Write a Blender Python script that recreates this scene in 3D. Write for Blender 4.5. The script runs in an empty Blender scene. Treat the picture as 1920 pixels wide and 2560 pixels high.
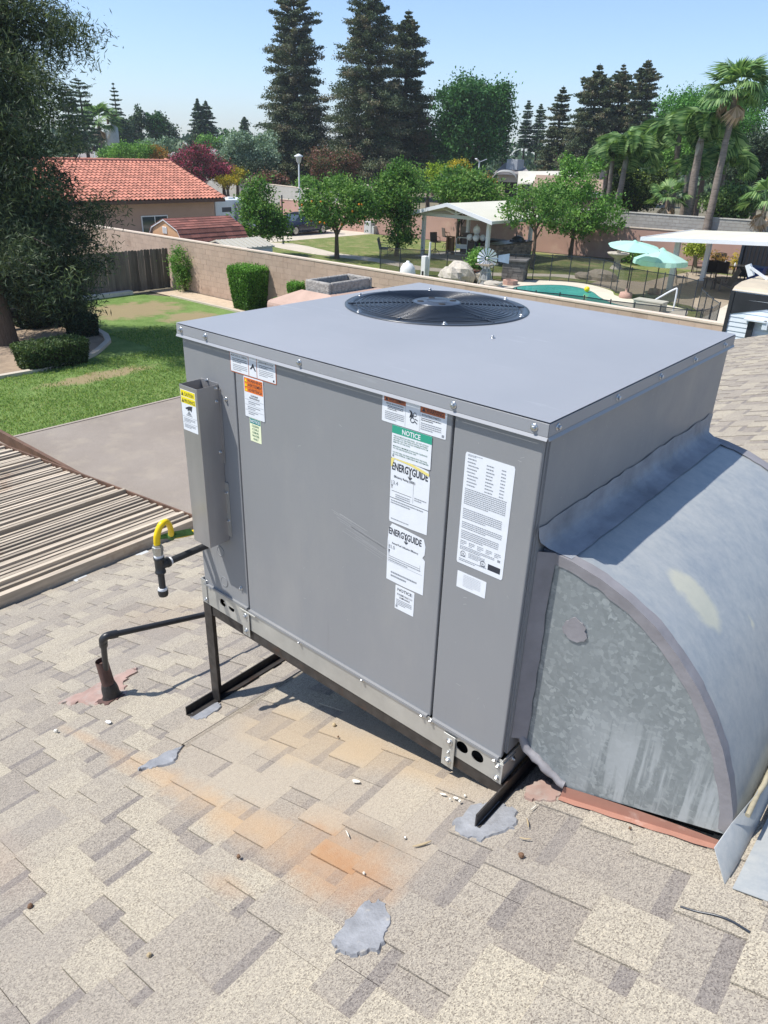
import bpy, bmesh, math, random
import numpy as np
from math import sin, cos, pi, radians, sqrt
from mathutils import Matrix, Vector, Euler
random.seed(7); RNG = np.random.default_rng(7)
S = bpy.context.scene
COL = S.collection

# ------------------------------------------------------------------ camera
FPX = 1807.3
CAM = np.array([1.9712, -1.3398, 1.5404]); EUL = (1.1102, -0.0301, 0.7083)
cd = bpy.data.cameras.new('camera'); cam = bpy.data.objects.new('camera', cd); COL.objects.link(cam)
cam.location = CAM; cam.rotation_euler = EUL
cd.sensor_fit = 'VERTICAL'; cd.sensor_height = 36.0; cd.lens = FPX / 2560 * 36
cd.clip_start = 0.05; cd.clip_end = 3000
S.camera = cam
# ------------------------------------------------------------------ sky, sun, exposure
SUN = Vector((-0.069, -0.075, 0.172)).normalized()          # direction towards the sun
w = bpy.data.worlds.new('World'); S.world = w; w.use_nodes = True
nt = w.node_tree; bg = nt.nodes['Background']; sky = nt.nodes.new('ShaderNodeTexSky')
sky.sky_type = 'NISHITA'; sky.sun_disc = False
sky.sun_elevation = math.asin(SUN.z); sky.sun_rotation = math.atan2(SUN.x, SUN.y)
sky.air_density = 1.0; sky.dust_density = 0.6; sky.ozone_density = 4.0; sky.altitude = 100
_tc = nt.nodes.new('ShaderNodeTexCoord'); _sp = nt.nodes.new('ShaderNodeSeparateXYZ'); nt.links.new(_tc.outputs['Generated'], _sp.inputs[0])
_rp = nt.nodes.new('ShaderNodeValToRGB'); _cr = _rp.color_ramp; _cr.elements.new(.25)                 # summer valley haze: a bluer horizon all round
for _e, (_p, _c) in zip(_cr.elements, ((0, (.84, .88, 1.02)), (.26, (1.0, .98, .98)), (1, (.68, .72, .77)))): _e.position = _p; _e.color = (*_c, 1)
_mx = nt.nodes.new('ShaderNodeMix'); _mx.data_type = 'RGBA'; _mx.blend_type = 'MULTIPLY'; _mx.inputs[0].default_value = 1
nt.links.new(_sp.outputs[2], _rp.inputs[0]); nt.links.new(sky.outputs[0], _mx.inputs[6]); nt.links.new(_rp.outputs[0], _mx.inputs[7])
nt.links.new(_mx.outputs[2], bg.inputs[0]); bg.inputs[1].default_value = 0.15
sd = bpy.data.lights.new('sun', 'SUN'); sd.energy = 4.6; sd.angle = radians(0.53); sd.color = (1.0, 0.955, 0.89)
so = bpy.data.objects.new('sun', sd); COL.objects.link(so); so.rotation_euler = SUN.to_track_quat('Z', 'Y').to_euler()
so.location = (0, 0, 60)
S.view_settings.view_transform = 'Standard'; S.view_settings.look = 'None'
S.view_settings.exposure = 0.36; S.view_settings.gamma = 1.0; S.view_settings.use_curve_mapping = False
S.render.engine = 'CYCLES'; S.cycles.max_bounces = 8; S.cycles.transparent_max_bounces = 24

# ------------------------------------------------------------------ sight-line helpers (used to measure where things stand)
RM = np.array(Euler(EUL, 'XYZ').to_matrix())
def ray(u, v):
    d = RM @ np.array([(u - 960) / FPX, -(v - 1280) / FPX, -1.0]); return d / np.linalg.norm(d)
ZG = -3.9
def PZ(u, v, z=ZG): d = ray(u, v); return CAM + d * (z - CAM[2]) / d[2]
def PY(u, v, y): d = ray(u, v); return CAM + d * (y - CAM[1]) / d[1]
def PX(u, v, x): d = ray(u, v); return CAM + d * (x - CAM[0]) / d[0]
def PD(u, v, dist):
    d = ray(u, v); return CAM + d * dist / math.hypot(d[0], d[1])

# ------------------------------------------------------------------ materials
def M_(name):
    m = bpy.data.materials.new(name); m.use_nodes = True
    return m, m.node_tree, m.node_tree.nodes['Principled BSDF']
def N(t, typ, **k):
    n = t.nodes.new(typ)
    for a, b in k.items(): setattr(n, a, b)
    return n
def ramp(t, fac, stops):
    r = N(t, 'ShaderNodeValToRGB'); cr = r.color_ramp
    while len(cr.elements) < len(stops): cr.elements.new(0.5)
    for e, (p, c) in zip(cr.elements, stops): e.position = p; e.color = (*c, 1) if len(c) == 3 else c
    if fac is not None: t.links.new(fac, r.inputs[0])
    return r.outputs[0]
def noise(t, scale, detail=4, rough=.55, co=None, stretch=None, dist=0):
    n = N(t, 'ShaderNodeTexNoise'); n.inputs['Scale'].default_value = scale; n.inputs['Detail'].default_value = detail
    n.inputs['Roughness'].default_value = rough; n.inputs['Distortion'].default_value = dist
    if co is None:
        g = N(t, 'ShaderNodeNewGeometry'); co = g.outputs['Position']
    if stretch:
        mp = N(t, 'ShaderNodeMapping'); mp.inputs['Scale'].default_value = stretch; t.links.new(co, mp.inputs[0]); co = mp.outputs[0]
    t.links.new(co, n.inputs['Vector']); return n.outputs[0]
def mix(t, fac, a, b, mode='MIX'):
    n = N(t, 'ShaderNodeMix', data_type='RGBA', blend_type=mode)
    for i, x in ((0, fac), (6, a), (7, b)):
        if isinstance(x, (int, float)): n.inputs[i].default_value = x
        elif isinstance(x, tuple): n.inputs[i].default_value = (*x, 1)
        else: t.links.new(x, n.inputs[i])
    return n.outputs[2]
def math_(t, op, a, b=0.0):
    n = N(t, 'ShaderNodeMath', operation=op)
    for i, x in ((0, a), (1, b)):
        if isinstance(x, (int, float)): n.inputs[i].default_value = x
        else: t.links.new(x, n.inputs[i])
    return n.outputs[0]
def bump(t, bs, h, strength=.3, dist=.01):
    b = N(t, 'ShaderNodeBump'); b.inputs['Strength'].default_value = strength; b.inputs['Distance'].default_value = dist
    t.links.new(h, b.inputs['Height']); t.links.new(b.outputs[0], bs.inputs['Normal'])
def plain(name, c, rough=.6, metal=0., var=.12, scale=3., bmp=0., bscale=40., bdist=.005, stretch=None, tint=False, spec=.5, dirt=None):
    """base colour with low-contrast procedural variation; optional per-face tint attribute"""
    m, t, b = M_(name)
    f = noise(t, scale, 5, .6, stretch=stretch)
    lo = tuple(x * (1 - var) for x in c); hi = tuple(min(1, x * (1 + var)) for x in c)
    col = ramp(t, f, [(.3, lo), (.7, hi)])
    if dirt:
        f2 = noise(t, dirt[1], 6, .65); col = mix(t, ramp(t, f2, [(dirt[2], (0, 0, 0)), (dirt[2] + .18, (1, 1, 1))]), col, dirt[0])
    if tint:
        a = N(t, 'ShaderNodeAttribute', attribute_name='tint')
        k = ramp(t, a.outputs['Fac'], [(0, (1 - tint,) * 3), (1, (1 + tint,) * 3)])
        col = mix(t, 1.0, col, k, 'MULTIPLY')
    t.links.new(col, b.inputs['Base Color']); b.inputs['Roughness'].default_value = rough; b.inputs['Metallic'].default_value = metal
    b.inputs['Specular IOR Level'].default_value = spec
    if bmp: bump(t, b, noise(t, bscale, 4, .6, stretch=stretch), bmp, bdist)
    return m
def leafmat(name, cols, trans=.22, rough=.55, k=1.45):
    cols = [tuple(min(.85, x * k) for x in c) for c in cols]
    m, t, b = M_(name); a = N(t, 'ShaderNodeAttribute', attribute_name='tint')
    n = len(cols); col = ramp(t, a.outputs['Fac'], [((i + .5) / n, c) for i, c in enumerate(cols)])
    b.inputs['Roughness'].default_value = rough; t.links.new(col, b.inputs['Base Color']); b.inputs['Specular IOR Level'].default_value = .25
    tr = N(t, 'ShaderNodeBsdfTranslucent'); t.links.new(mix(t, 1., col, (1.25, 1.3, .75), 'MULTIPLY'), tr.inputs[0])
    ms = N(t, 'ShaderNodeMixShader'); ms.inputs[0].default_value = trans
    t.links.new(b.outputs[0], ms.inputs[1]); t.links.new(tr.outputs[0], ms.inputs[2])
    t.links.new(ms.outputs[0], t.nodes['Material Output'].inputs[0]); return m

# ------------------------------------------------------------------ object helpers
def tag(o, label=None, cat=None, group=None, kind=None):
    if label: o['label'] = label
    if cat: o['category'] = cat
    if group: o['group'] = group
    if kind: o['kind'] = kind
    return o
WM = {}
def thing(name, label, cat, loc=(0, 0, 0), rz=0, group=None):
    o = bpy.data.objects.new(name, None); COL.objects.link(o); o.location = loc; o.rotation_euler = (0, 0, rz)
    o.empty_display_size = .1; WM[o.name] = Matrix.Translation(Vector(loc)) @ Matrix.Rotation(rz, 4, 'Z')
    return tag(o, label, cat, group)
def link(name, me, parent=None, local=None):
    o = bpy.data.objects.new(name, me); COL.objects.link(o)
    if parent is not None: o.parent = parent; WM[o.name] = WM.get(parent.name, Matrix.Identity(4))
    else: WM[o.name] = Matrix.Identity(4)
    if local is not None: o.matrix_local = local; WM[o.name] = WM[o.name] @ local
    return o
def copy_tree(o, parent=None, loc=None, rz=None, label=None):
    c = o.copy(); COL.objects.link(c)
    if parent is not None: c.parent = parent
    if loc is not None: c.location = loc
    if rz is not None: c.rotation_euler = (0, 0, rz)
    if label: c['label'] = label
    for ch in [x for x in KIDS.get(o.name, [])]:
        k = copy_tree(ch, c); KIDS.setdefault(c.name, []).append(k)
    return c
KIDS = {}
class MB:
    def __init__(s): s.v = []; s.f = []; s.m = []; s.sm = []; s.t = []
    def add(s, vs, fs, mi=0, smooth=False, tint=.5):
        n = len(s.v); s.v += [tuple(map(float, p)) for p in vs]
        for f in fs: s.f.append([i + n for i in f]); s.m.append(mi); s.sm.append(smooth); s.t.append(tint)
        return s
    def box(s, x0, x1, y0, y1, z0, z1, mi=0, tint=.5):
        return s.add([(x0, y0, z0), (x1, y0, z0), (x1, y1, z0), (x0, y1, z0), (x0, y0, z1), (x1, y0, z1), (x1, y1, z1), (x0, y1, z1)],
                     [(0, 3, 2, 1), (4, 5, 6, 7), (0, 1, 5, 4), (1, 2, 6, 5), (2, 3, 7, 6), (3, 0, 4, 7)], mi, tint=tint)
    def bar(s, a, b, wd, ht, mi=0, up=(0, 0, 1), tint=.5):
        a = Vector(a); b = Vector(b); d = (b - a).normalized(); upv = Vector(up)
        if abs(d.dot(upv)) > .98: upv = Vector((1, 0, 0))
        sd_ = d.cross(upv).normalized() * wd / 2; u = sd_.cross(d).normalized() * ht / 2
        return s.add([a - sd_ - u, a + sd_ - u, a + sd_ + u, a - sd_ + u, b - sd_ - u, b + sd_ - u, b + sd_ + u, b - sd_ + u],
                     [(0, 1, 2, 3), (7, 6, 5, 4), (0, 4, 5, 1), (1, 5, 6, 2), (2, 6, 7, 3), (3, 7, 4, 0)], mi, tint=tint)
    def prism(s, poly, axis, a0, a1, mi=0, tint=.5):
        """poly: 2-D outline in the two other axes (in xyz order)"""
        def P(p, a): q = list(p); q.insert(axis, a); return q
        n = len(poly); vs = [P(p, a0) for p in poly] + [P(p, a1) for p in poly]
        fs = [tuple(range(n)), tuple(range(2 * n - 1, n - 1, -1))] + [(i, i + n, (i + 1) % n + n, (i + 1) % n) for i in range(n)]
        return s.add(vs, fs, mi, tint=tint)
    def tube(s, pts, r, n=10, mi=0, caps=True, tint=.5, smooth=True):
        pts = [Vector(p) for p in pts]; k = len(pts)
        rs = [r] * k if isinstance(r, (int, float)) else list(r)
        vs = []; nrm = None
        for i, p in enumerate(pts):
            d = (pts[min(i + 1, k - 1)] - pts[max(i - 1, 0)]).normalized()
            if nrm is None: nrm = d.orthogonal().normalized()
            nrm = (nrm - d * nrm.dot(d)).normalized(); bn = d.cross(nrm)
            for j in range(n):
                a = 2 * pi * j / n; vs.append(p + (nrm * cos(a) + bn * sin(a)) * rs[i])
        fs = [(i * n + j, i * n + (j + 1) % n, (i + 1) * n + (j + 1) % n, (i + 1) * n + j) for i in range(k - 1) for j in range(n)]
        s.add(vs, fs, mi, smooth, tint)
        if caps:
            s.add(vs[:n], [tuple(range(n))[::-1]], mi, False, tint); s.add(vs[-n:], [tuple(range(n))], mi, False, tint)
        return s
    def lathe(s, prof, c=(0, 0, 0), n=20, mi=0, axis='z', smooth=True, tint=.5):
        c = Vector(c); vs = []
        for r, h in prof:
            for j in range(n):
                a = 2 * pi * j / n; x, y, z = r * cos(a), r * sin(a), h
                if axis == 'y': x, y, z = x, h, y
                if axis == 'x': x, y, z = h, x, y
                vs.append(c + Vector((x, y, z)))
        k = len(prof)
        fs = [(i * n + j, i * n + (j + 1) % n, (i + 1) * n + (j + 1) % n, (i + 1) * n + j) for i in range(k - 1) for j in range(n)]
        s.add(vs, fs, mi, smooth, tint)
        s.add(vs[:n], [tuple(range(n))[::-1]], mi, False, tint); s.add(vs[-n:], [tuple(range(n))], mi, False, tint); return s
    def ball(s, c, r, mi=0, n=12, sq=(1, 1, 1), jit=0, tint=.5, seed=0):
        rr = random.Random(seed); vs = []; fs = []; m = n // 2
        vs.append((c[0], c[1], c[2] + r * sq[2]))
        for i in range(1, m):
            for j in range(n):
                th = pi * i / m; ph = 2 * pi * j / n; k = r * (1 + (rr.random() - .5) * jit)
                vs.append((c[0] + k * sq[0] * sin(th) * cos(ph), c[1] + k * sq[1] * sin(th) * sin(ph), c[2] + k * sq[2] * cos(th)))
        vs.append((c[0], c[1], c[2] - r * sq[2])); L = len(vs) - 1
        for j in range(n): fs.append((0, 1 + j, 1 + (j + 1) % n)); fs.append((L, L - n + (j + 1) % n, L - n + j))
        for i in range(m - 2):
            for j in range(n): a = 1 + i * n; fs.append((a + j, a + n + j, a + n + (j + 1) % n, a + (j + 1) % n))
        return s.add(vs, fs, mi, jit == 0 or jit < .12, tint)
    def mesh(s, name, mats, inv=None):
        me = bpy.data.meshes.new(name); vs = s.v
        if inv is not None: vs = [tuple(inv @ Vector(p)) for p in vs]
        me.from_pydata(vs, [], s.f); me.polygons.foreach_set('material_index', s.m); me.polygons.foreach_set('use_smooth', s.sm)
        a = me.attributes.new('tint', 'FLOAT', 'FACE'); a.data.foreach_set('value', s.t)
        for m in (mats if isinstance(mats, (list, tuple)) else [mats]): me.materials.append(m)
        me.update(); return me
    def build(s, name, mats, parent=None, label=None, cat=None, group=None, kind=None, world=True):
        inv = WM[parent.name].inverted() if (parent is not None and world) else None
        o = link(name, s.mesh(name, mats, inv), parent)
        if parent is not None: KIDS.setdefault(parent.name, []).append(o)
        return tag(o, label, cat, group, kind)
def bevel(o, wd=.004, seg=2):
    b = o.modifiers.new('bevel', 'BEVEL'); b.width = wd; b.segments = seg; b.limit_method = 'ANGLE'; b.angle_limit = radians(40); return o
def quads(name, V, mat, parent=None, tints=None, kind=None, label=None, world=True, mats=None, mi=None):
    """V: (n,4,3) array of quads -> one mesh"""
    V = np.asarray(V, float)
    if parent is not None and world:
        I = np.array(WM[parent.name].inverted()); V = V @ I[:3, :3].T + I[:3, 3]
    n = len(V); me = bpy.data.meshes.new(name); me.vertices.add(4 * n); me.vertices.foreach_set('co', V.reshape(-1).astype('f4'))
    me.loops.add(4 * n); me.loops.foreach_set('vertex_index', np.arange(4 * n, dtype='i4'))
    me.polygons.add(n); me.polygons.foreach_set('loop_start', np.arange(0, 4 * n, 4, dtype='i4')); me.polygons.foreach_set('loop_total', np.full(n, 4, 'i4'))
    if mi is not None: me.polygons.foreach_set('material_index', np.asarray(mi, 'i4'))
    a = me.attributes.new('tint', 'FLOAT', 'FACE'); a.data.foreach_set('value', (RNG.random(n) if tints is None else tints).astype('f4'))
    for m in (mats or [mat]): me.materials.append(m)
    me.update(calc_edges=True); o = link(name, me, parent)
    if parent is not None: KIDS.setdefault(parent.name, []).append(o)
    return tag(o, label, kind=kind)
def leafq(c, L, W, bias=None, bw=.6, rng=RNG):
    """rhombic leaves at centres c; bias (n,3) pulls the leaf axis"""
    n = len(c); d = rng.normal(size=(n, 3)); d /= np.linalg.norm(d, axis=1)[:, None]
    if bias is not None: d = d * (1 - bw) + bias * bw; d /= np.linalg.norm(d, axis=1)[:, None] + 1e-9
    s = np.cross(d, rng.normal(size=(n, 3))); s /= np.linalg.norm(s, axis=1)[:, None] + 1e-9
    k = (.7 + .6 * rng.random(n))[:, None]; a = d * L / 2 * k; b = s * W / 2 * k
    return np.stack([c - a, c + b, c + a, c - b], 1)
def clumpy(ells, ncl, per, rc, rng=RNG, shell=.55):
    """points in small clumps spread near the surface of a set of ellipsoids -> (pts, clump tint, outward dir)"""
    vol = np.array([e[3] * e[4] * e[5] for e in ells]) ** (2 / 3); vol = vol / vol.sum(); out = []; tn = []; dr = []
    idx = rng.choice(len(ells), ncl, p=vol)
    for i in idx:
        e = ells[i]; d = rng.normal(size=3); d /= np.linalg.norm(d)
        r = shell + (1 - shell) * rng.random() ** .6
        c = np.array(e[:3]) + d * r * np.array(e[3:6]); q = rng.normal(size=(per, 3)) * rc * (.6 + .8 * rng.random())
        out.append(c + q * np.array([1, 1, .75])); t0 = rng.random() * .55; tn.append(np.clip(t0 + rng.random(per) * .45, 0, 1)); dr.append(np.tile(d, (per, 1)))
    return np.concatenate(out), np.concatenate(tn), np.concatenate(dr)

# ------------------------------------------------------------------ material library
def paintmat():
    m, t, b = M_('grey_cabinet_paint'); c = ramp(t, noise(t, .9, 4, .6), [(.3, (.235, .242, .250)), (.7, (.258, .264, .271))])
    c = mix(t, ramp(t, noise(t, 3.5, 6, .7, stretch=(1, 1, .35)), [(.50, (0, 0, 0)), (.78, (.55, .55, .55))]), c, (.315, .31, .30))          # dry dust film
    c = mix(t, ramp(t, noise(t, 22, 5, .7, stretch=(1.6, 1.6, .10)), [(.60, (0, 0, 0)), (.72, (.35, .35, .35))]), c, (.20, .20, .205))       # faint run marks
    c = mix(t, ramp(t, noise(t, 130, 2, .5), [(.71, (0, 0, 0)), (.76, (.5, .5, .5))]), c, (.40, .40, .39))
    t.links.new(c, b.inputs['Base Color']); t.links.new(ramp(t, noise(t, 4, 5, .7), [(.3, (.34,) * 3), (.7, (.55,) * 3)]), b.inputs['Roughness'])
    bump(t, b, noise(t, 1.5, 2, .4), .22, .02); return m
m_paint = paintmat()
m_galv = plain('galvanised_rail', (.50, .50, .47), .42, .55, .12, 9, .05, 60, .001)
m_zinc = plain('zinc_screw', (.55, .56, .56), .28, .9, .1, 50)
m_steel = plain('raw_angle_steel', (.060, .055, .052), .50, .45, .4, 22, .15, 90, .001, dirt=((.10, .055, .035), 14, .58))
m_black = plain('black_coated_wire', (.024, .032, .046), .30, .0, .2, 8, spec=.6)
m_dark = plain('dark_cavity', (.012, .012, .013), .8, 0, .2, 5)
m_hood = plain('flue_hood_steel', (.40, .39, .385), .38, .55, .14, 7, .05, 90, .0006, stretch=(1, 1, .25), dirt=((.19, .185, .19), 9, .62))
m_seal = plain('grey_mastic_sealant', (.235, .228, .24), .6, 0, .14, 14, .6, 30, .003)
m_patch = plain('roof_cement_patch', (.25, .258, .275), .6, 0, .20, 22, .9, 30, .008, dirt=((.42, .39, .34), 30, .60))
m_iron = plain('black_iron_pipe', (.035, .037, .040), .42, .2, .3, 30, .25, 160, .001)
m_abs = plain('black_plastic_pipe', (.022, .023, .026), .38, 0, .2, 20)
m_yellow = plain('yellow_coating', (.86, .60, .005), .35, 0, .08, 30)
m_fit = plain('flare_nut_steel', (.44, .45, .43), .35, .8, .15, 60)
m_tape = plain('white_thread_tape', (.75, .77, .79), .6)
m_green = plain('green_tape', (.06, .16, .035), .5, 0, .3, 60)
m_terra = plain('terracotta_flashing', (.33, .165, .12), .6, 0, .14, 8, .1, 50, .001, dirt=((.50, .36, .30), 11, .6))
m_salmon = plain('salmon_flashing', (.35, .235, .195), .75, 0, .2, 14, .3, 60, .003, dirt=((.36, .32, .28), 12, .5))
m_rust = plain('rusty_vent_stack', (.10, .055, .045), .75, 0, .35, 16, .5, 50, .003, dirt=((.20, .10, .085), 9, .55))
m_mastic = plain('black_mastic', (.03, .027, .026), .55, 0, .3, 30, 1.0, 30, .01)
m_white = plain('white_plastic', (.78, .78, .76), .5, 0, .05)

def galv_spangle():
    m, t, b = M_('spangled_galvanised_sheet'); g = N(t, 'ShaderNodeNewGeometry')
    v = N(t, 'ShaderNodeTexVoronoi'); v.inputs['Scale'].default_value = 95; v.inputs['Randomness'].default_value = 1
    wn = N(t, 'ShaderNodeTexNoise'); wn.inputs['Scale'].default_value = 60; t.links.new(g.outputs['Position'], wn.inputs['Vector'])
    ad = N(t, 'ShaderNodeVectorMath', operation='MULTIPLY_ADD'); t.links.new(wn.outputs[1], ad.inputs[0]); ad.inputs[1].default_value = (.025,) * 3; t.links.new(g.outputs['Position'], ad.inputs[2])
    t.links.new(ad.outputs[0], v.inputs['Vector'])
    bw = N(t, 'ShaderNodeRGBToBW'); t.links.new(v.outputs['Color'], bw.inputs[0])
    c1 = ramp(t, bw.outputs[0], [(.2, (.215, .245, .255)), (.6, (.255, .288, .298)), (.88, (.36, .40, .41))])
    c2 = mix(t, ramp(t, noise(t, 4, 4), [(.35, (0, 0, 0)), (.65, (.7, .7, .7))]), c1, (.265, .298, .31))
    # milky water runs on the lower half
    st = noise(t, 30, 5, .6, stretch=(1, 1, .07)); sx = N(t, 'ShaderNodeSeparateXYZ'); t.links.new(g.outputs['Position'], sx.inputs[0])
    mr = N(t, 'ShaderNodeMapRange'); mr.inputs[1].default_value = .40; mr.inputs[2].default_value = .27; t.links.new(sx.outputs[2], mr.inputs[0])
    mx = N(t, 'ShaderNodeMapRange'); mx.inputs[1].default_value = 1.42; mx.inputs[2].default_value = 1.60; t.links.new(sx.outputs[0], mx.inputs[0])
    k = math_(t, 'MULTIPLY', math_(t, 'MULTIPLY', mr.outputs[0], mx.outputs[0]), ramp(t, st, [(.47, (0, 0, 0)), (.56, (.75, .75, .75))]))
    c3 = mix(t, k, c2, (.47, .51, .53)); t.links.new(c3, b.inputs['Base Color'])
    b.inputs['Metallic'].default_value = .35; b.inputs['Roughness'].default_value = .48
    bump(t, b, noise(t, 60, 3), .06, .002); return m
m_span = galv_spangle()
def duct_skin():
    m, t, b = M_('weathered_galvanised_duct')
    f = noise(t, 6, 9, .75, stretch=(1, 1, 1.2)); c = ramp(t, f, [(.3, (.30, .335, .365)), (.44, (.365, .39, .40)), (.56, (.43, .445, .435)), (.72, (.39, .415, .425))])
    f2 = noise(t, 34, 6, .75, stretch=(.8, 1.2, .8)); c = mix(t, .28, c, ramp(t, f2, [(.35, (.27, .32, .36)), (.6, (.52, .53, .51))]))
    # dried yellow paint patch
    g = N(t, 'ShaderNodeNewGeometry'); out = c
    for (px, py, pz, rx, s) in ((1.62, .27, .62, 1.0, .062), (1.70, .43, .50, 1., .018)):
        vm = N(t, 'ShaderNodeVectorMath', operation='SUBTRACT'); t.links.new(g.outputs['Position'], vm.inputs[0]); vm.inputs[1].default_value = (px, py, pz)
        ml = N(t, 'ShaderNodeVectorMath', operation='MULTIPLY'); t.links.new(vm.outputs[0], ml.inputs[0]); ml.inputs[1].default_value = (.75, 1.5, .75)
        ln = N(t, 'ShaderNodeVectorMath', operation='LENGTH'); t.links.new(ml.outputs[0], ln.inputs[0])
        d = math_(t, 'ADD', ln.outputs['Value'], math_(t, 'MULTIPLY', math_(t, 'SUBTRACT', noise(t, 22, 4), .5), .07))
        out = mix(t, ramp(t, d, [(s * .8, (.6, .6, .6)), (s * 1.25, (0, 0, 0))]), out, (.70, .66, .47))
    t.links.new(out, b.inputs['Base Color']); b.inputs['Metallic'].default_value = .3; b.inputs['Roughness'].default_value = .5
    bump(t, b, noise(t, 5, 2), .25, .01); return m
m_duct = duct_skin()

def shingle_mat(name, far=False):
    m, t, b = M_(name); g = N(t, 'ShaderNodeNewGeometry'); P = g.outputs['Position']
    a = N(t, 'ShaderNodeAttribute', attribute_name='tint')       # 0..0.8 field colour of the tab, 1 = dark shadow band
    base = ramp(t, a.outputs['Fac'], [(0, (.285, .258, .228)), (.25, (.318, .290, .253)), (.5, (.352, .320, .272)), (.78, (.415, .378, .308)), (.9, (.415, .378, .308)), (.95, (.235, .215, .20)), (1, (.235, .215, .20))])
    if not far:
        v = N(t, 'ShaderNodeTexVoronoi'); v.inputs['Scale'].default_value = 400; t.links.new(P, v.inputs['Vector'])
        bw = N(t, 'ShaderNodeRGBToBW'); t.links.new(v.outputs['Color'], bw.inputs[0])
        gr = ramp(t, bw.outputs[0], [(.16, (.40, .37, .355)), (.36, (.80, .78, .76)), (.62, (1.08, 1.06, 1.02)), (.9, (1.42, 1.38, 1.27))])
        base = mix(t, .85, base, gr, 'MULTIPLY')
        bump(t, b, v.outputs['Distance'], .55, .0025)
    # dirt of larger scale
    base = mix(t, ramp(t, noise(t, 2.2, 6, .65, P), [(.45, (0, 0, 0)), (.75, (.5, .5, .5))]), base, (.30, .27, .24))
    sx = N(t, 'ShaderNodeSeparateXYZ'); t.links.new(P, sx.inputs[0]); X, Y = sx.outputs[0], sx.outputs[1]
    def blob(cx, cy, rx, ry, lo, hi, nz=.5, ns=6):
        dx = math_(t, 'DIVIDE', math_(t, 'SUBTRACT', X, cx), rx); dy = math_(t, 'DIVIDE', math_(t, 'SUBTRACT', Y, cy), ry)
        d = math_(t, 'SQRT', math_(t, 'ADD', math_(t, 'MULTIPLY', dx, dx), math_(t, 'MULTIPLY', dy, dy)))
        d = math_(t, 'ADD', d, math_(t, 'MULTIPLY', math_(t, 'SUBTRACT', noise(t, ns, 5, .6, P), .5), nz * 2))
        return ramp(t, d, [(lo, (1, 1, 1)), (hi, (0, 0, 0))])
    tk = ramp(t, a.outputs['Fac'], [(0, (.45,) * 3), (.35, (.72,) * 3), (.8, (1,) * 3), (.95, (.4,) * 3)])
    def lay(base, k, fac, c, mode='MIX'): return mix(t, math_(t, 'MULTIPLY', math_(t, 'MULTIPLY', k, fac), tk), base, c, mode)
    # dust of the old cooler pad: pale tan, rusty edge; ends at the old rail line x = 1.3
    dust = blob(.70, -.18, .80, .42, .5, 1.05, .40); lim = ramp(t, X, [(.0, (1, 1, 1)), (1, (1, 1, 1))])
    cut = N(t, 'ShaderNodeMapRange'); cut.inputs[1].default_value = 1.33; cut.inputs[2].default_value = 1.29; t.links.new(math_(t, 'ADD', X, math_(t, 'MULTIPLY', noise(t, 12, 3, .5, P), .04)), cut.inputs[0])
    dust = math_(t, 'MULTIPLY', dust, cut.outputs[0])
    base = lay(base, dust, .66, (.385, .33, .265))
    base = lay(base, blob(.55, -.03, .42, .16, .4, 1.1, .4), .55, (.50, .37, .22))
    base = lay(base, blob(.95, .0, .40, .10, .4, 1.1, .4), .5, (.46, .34, .21))
    base = lay(base, blob(1.12, -.30, .15, .06, .3, 1.1, .5, 9), .45, (.17, .145, .12))
    base = lay(base, math_(t, 'MULTIPLY', blob(1.02, -.40, .42, .17, .25, 1.1, .55, 6), cut.outputs[0]), .55, (.44, .30, .18))
    base = lay(base, math_(t, 'MULTIPLY', blob(1.09, -.42, .30, .115, .1, 1.1, .85, 13), cut.outputs[0]), .95, (.38, .215, .115))
    base = lay(base, blob(.70, -.44, .40, .085, .25, 1.15, .6, 8), .6, (.47, .31, .17))
    base = lay(base, blob(.25, -.42, .45, .07, .2, 1.2, .7, 8), .45, (.47, .30, .16))
    base = lay(base, blob(-.25, -.42, .40, .03, .3, 1.2, .6, 8), .35, (.45, .29, .17))
    base = lay(base, blob(.88, -.62, .12, .04, .3, 1.1, .5, 8), .3, (.45, .28, .15))
    base = lay(base, blob(.95, -1.12, .12, .06, .3, 1.1, .5, 8), .55, (.20, .14, .09))
    base = lay(base, blob(-1.15, .5, .5, .35, .2, 1.1, .6, 5), .35, (.30, .22, .15))
    base = lay(base, blob(.02, -.95, .45, .12, .2, 1.1, .6, 5), .3, (.36, .25, .19))
    t.links.new(base, b.inputs['Base Color']); b.inputs['Roughness'].default_value = .9; b.inputs['Specular IOR Level'].default_value = .2
    return m
m_shin = shingle_mat('asphalt_shingle_granules'); m_shinf = m_shin

# ------------------------------------------------------------------ main roof
SL = 1 / 3.0; ROOF0 = (1.27, -.06)
def rz_(x): return ROOF0[1] + (x - ROOF0[0]) * SL
UPN = Vector((-SL, 0, 1)).normalized()
XB = 1.825; CW = .1376; YMIN, YMAX = -2.4, 10.6; XMIN, XMAX = -2.86, 2.95
roof = MB(); roof.add([(XMIN, YMIN, rz_(XMIN) - .004), (XMAX, YMIN, rz_(XMAX) - .004), (XMAX, YMAX, rz_(XMAX) - .004), (XMIN, YMAX, rz_(XMIN) - .004),
                       (XMIN, YMIN, rz_(XMIN) - .06), (XMAX, YMIN, rz_(XMAX) - .06), (XMAX, YMAX, rz_(XMAX) - .06), (XMIN, YMAX, rz_(XMIN) - .06)],
                      [(0, 1, 2, 3), (7, 6, 5, 4), (0, 4, 5, 1), (1, 5, 6, 2), (2, 6, 7, 3), (3, 7, 4, 0)])
m_deck = plain('roof_underlay', (.05, .047, .045), .9)
roof = roof.build('roof', m_deck, kind='structure')
def pt(x, y, h): p = Vector((x, y, rz_(x))) + UPN * h; return (p.x, p.y, p.z)
rr = random.Random(11); tabs = []
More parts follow.
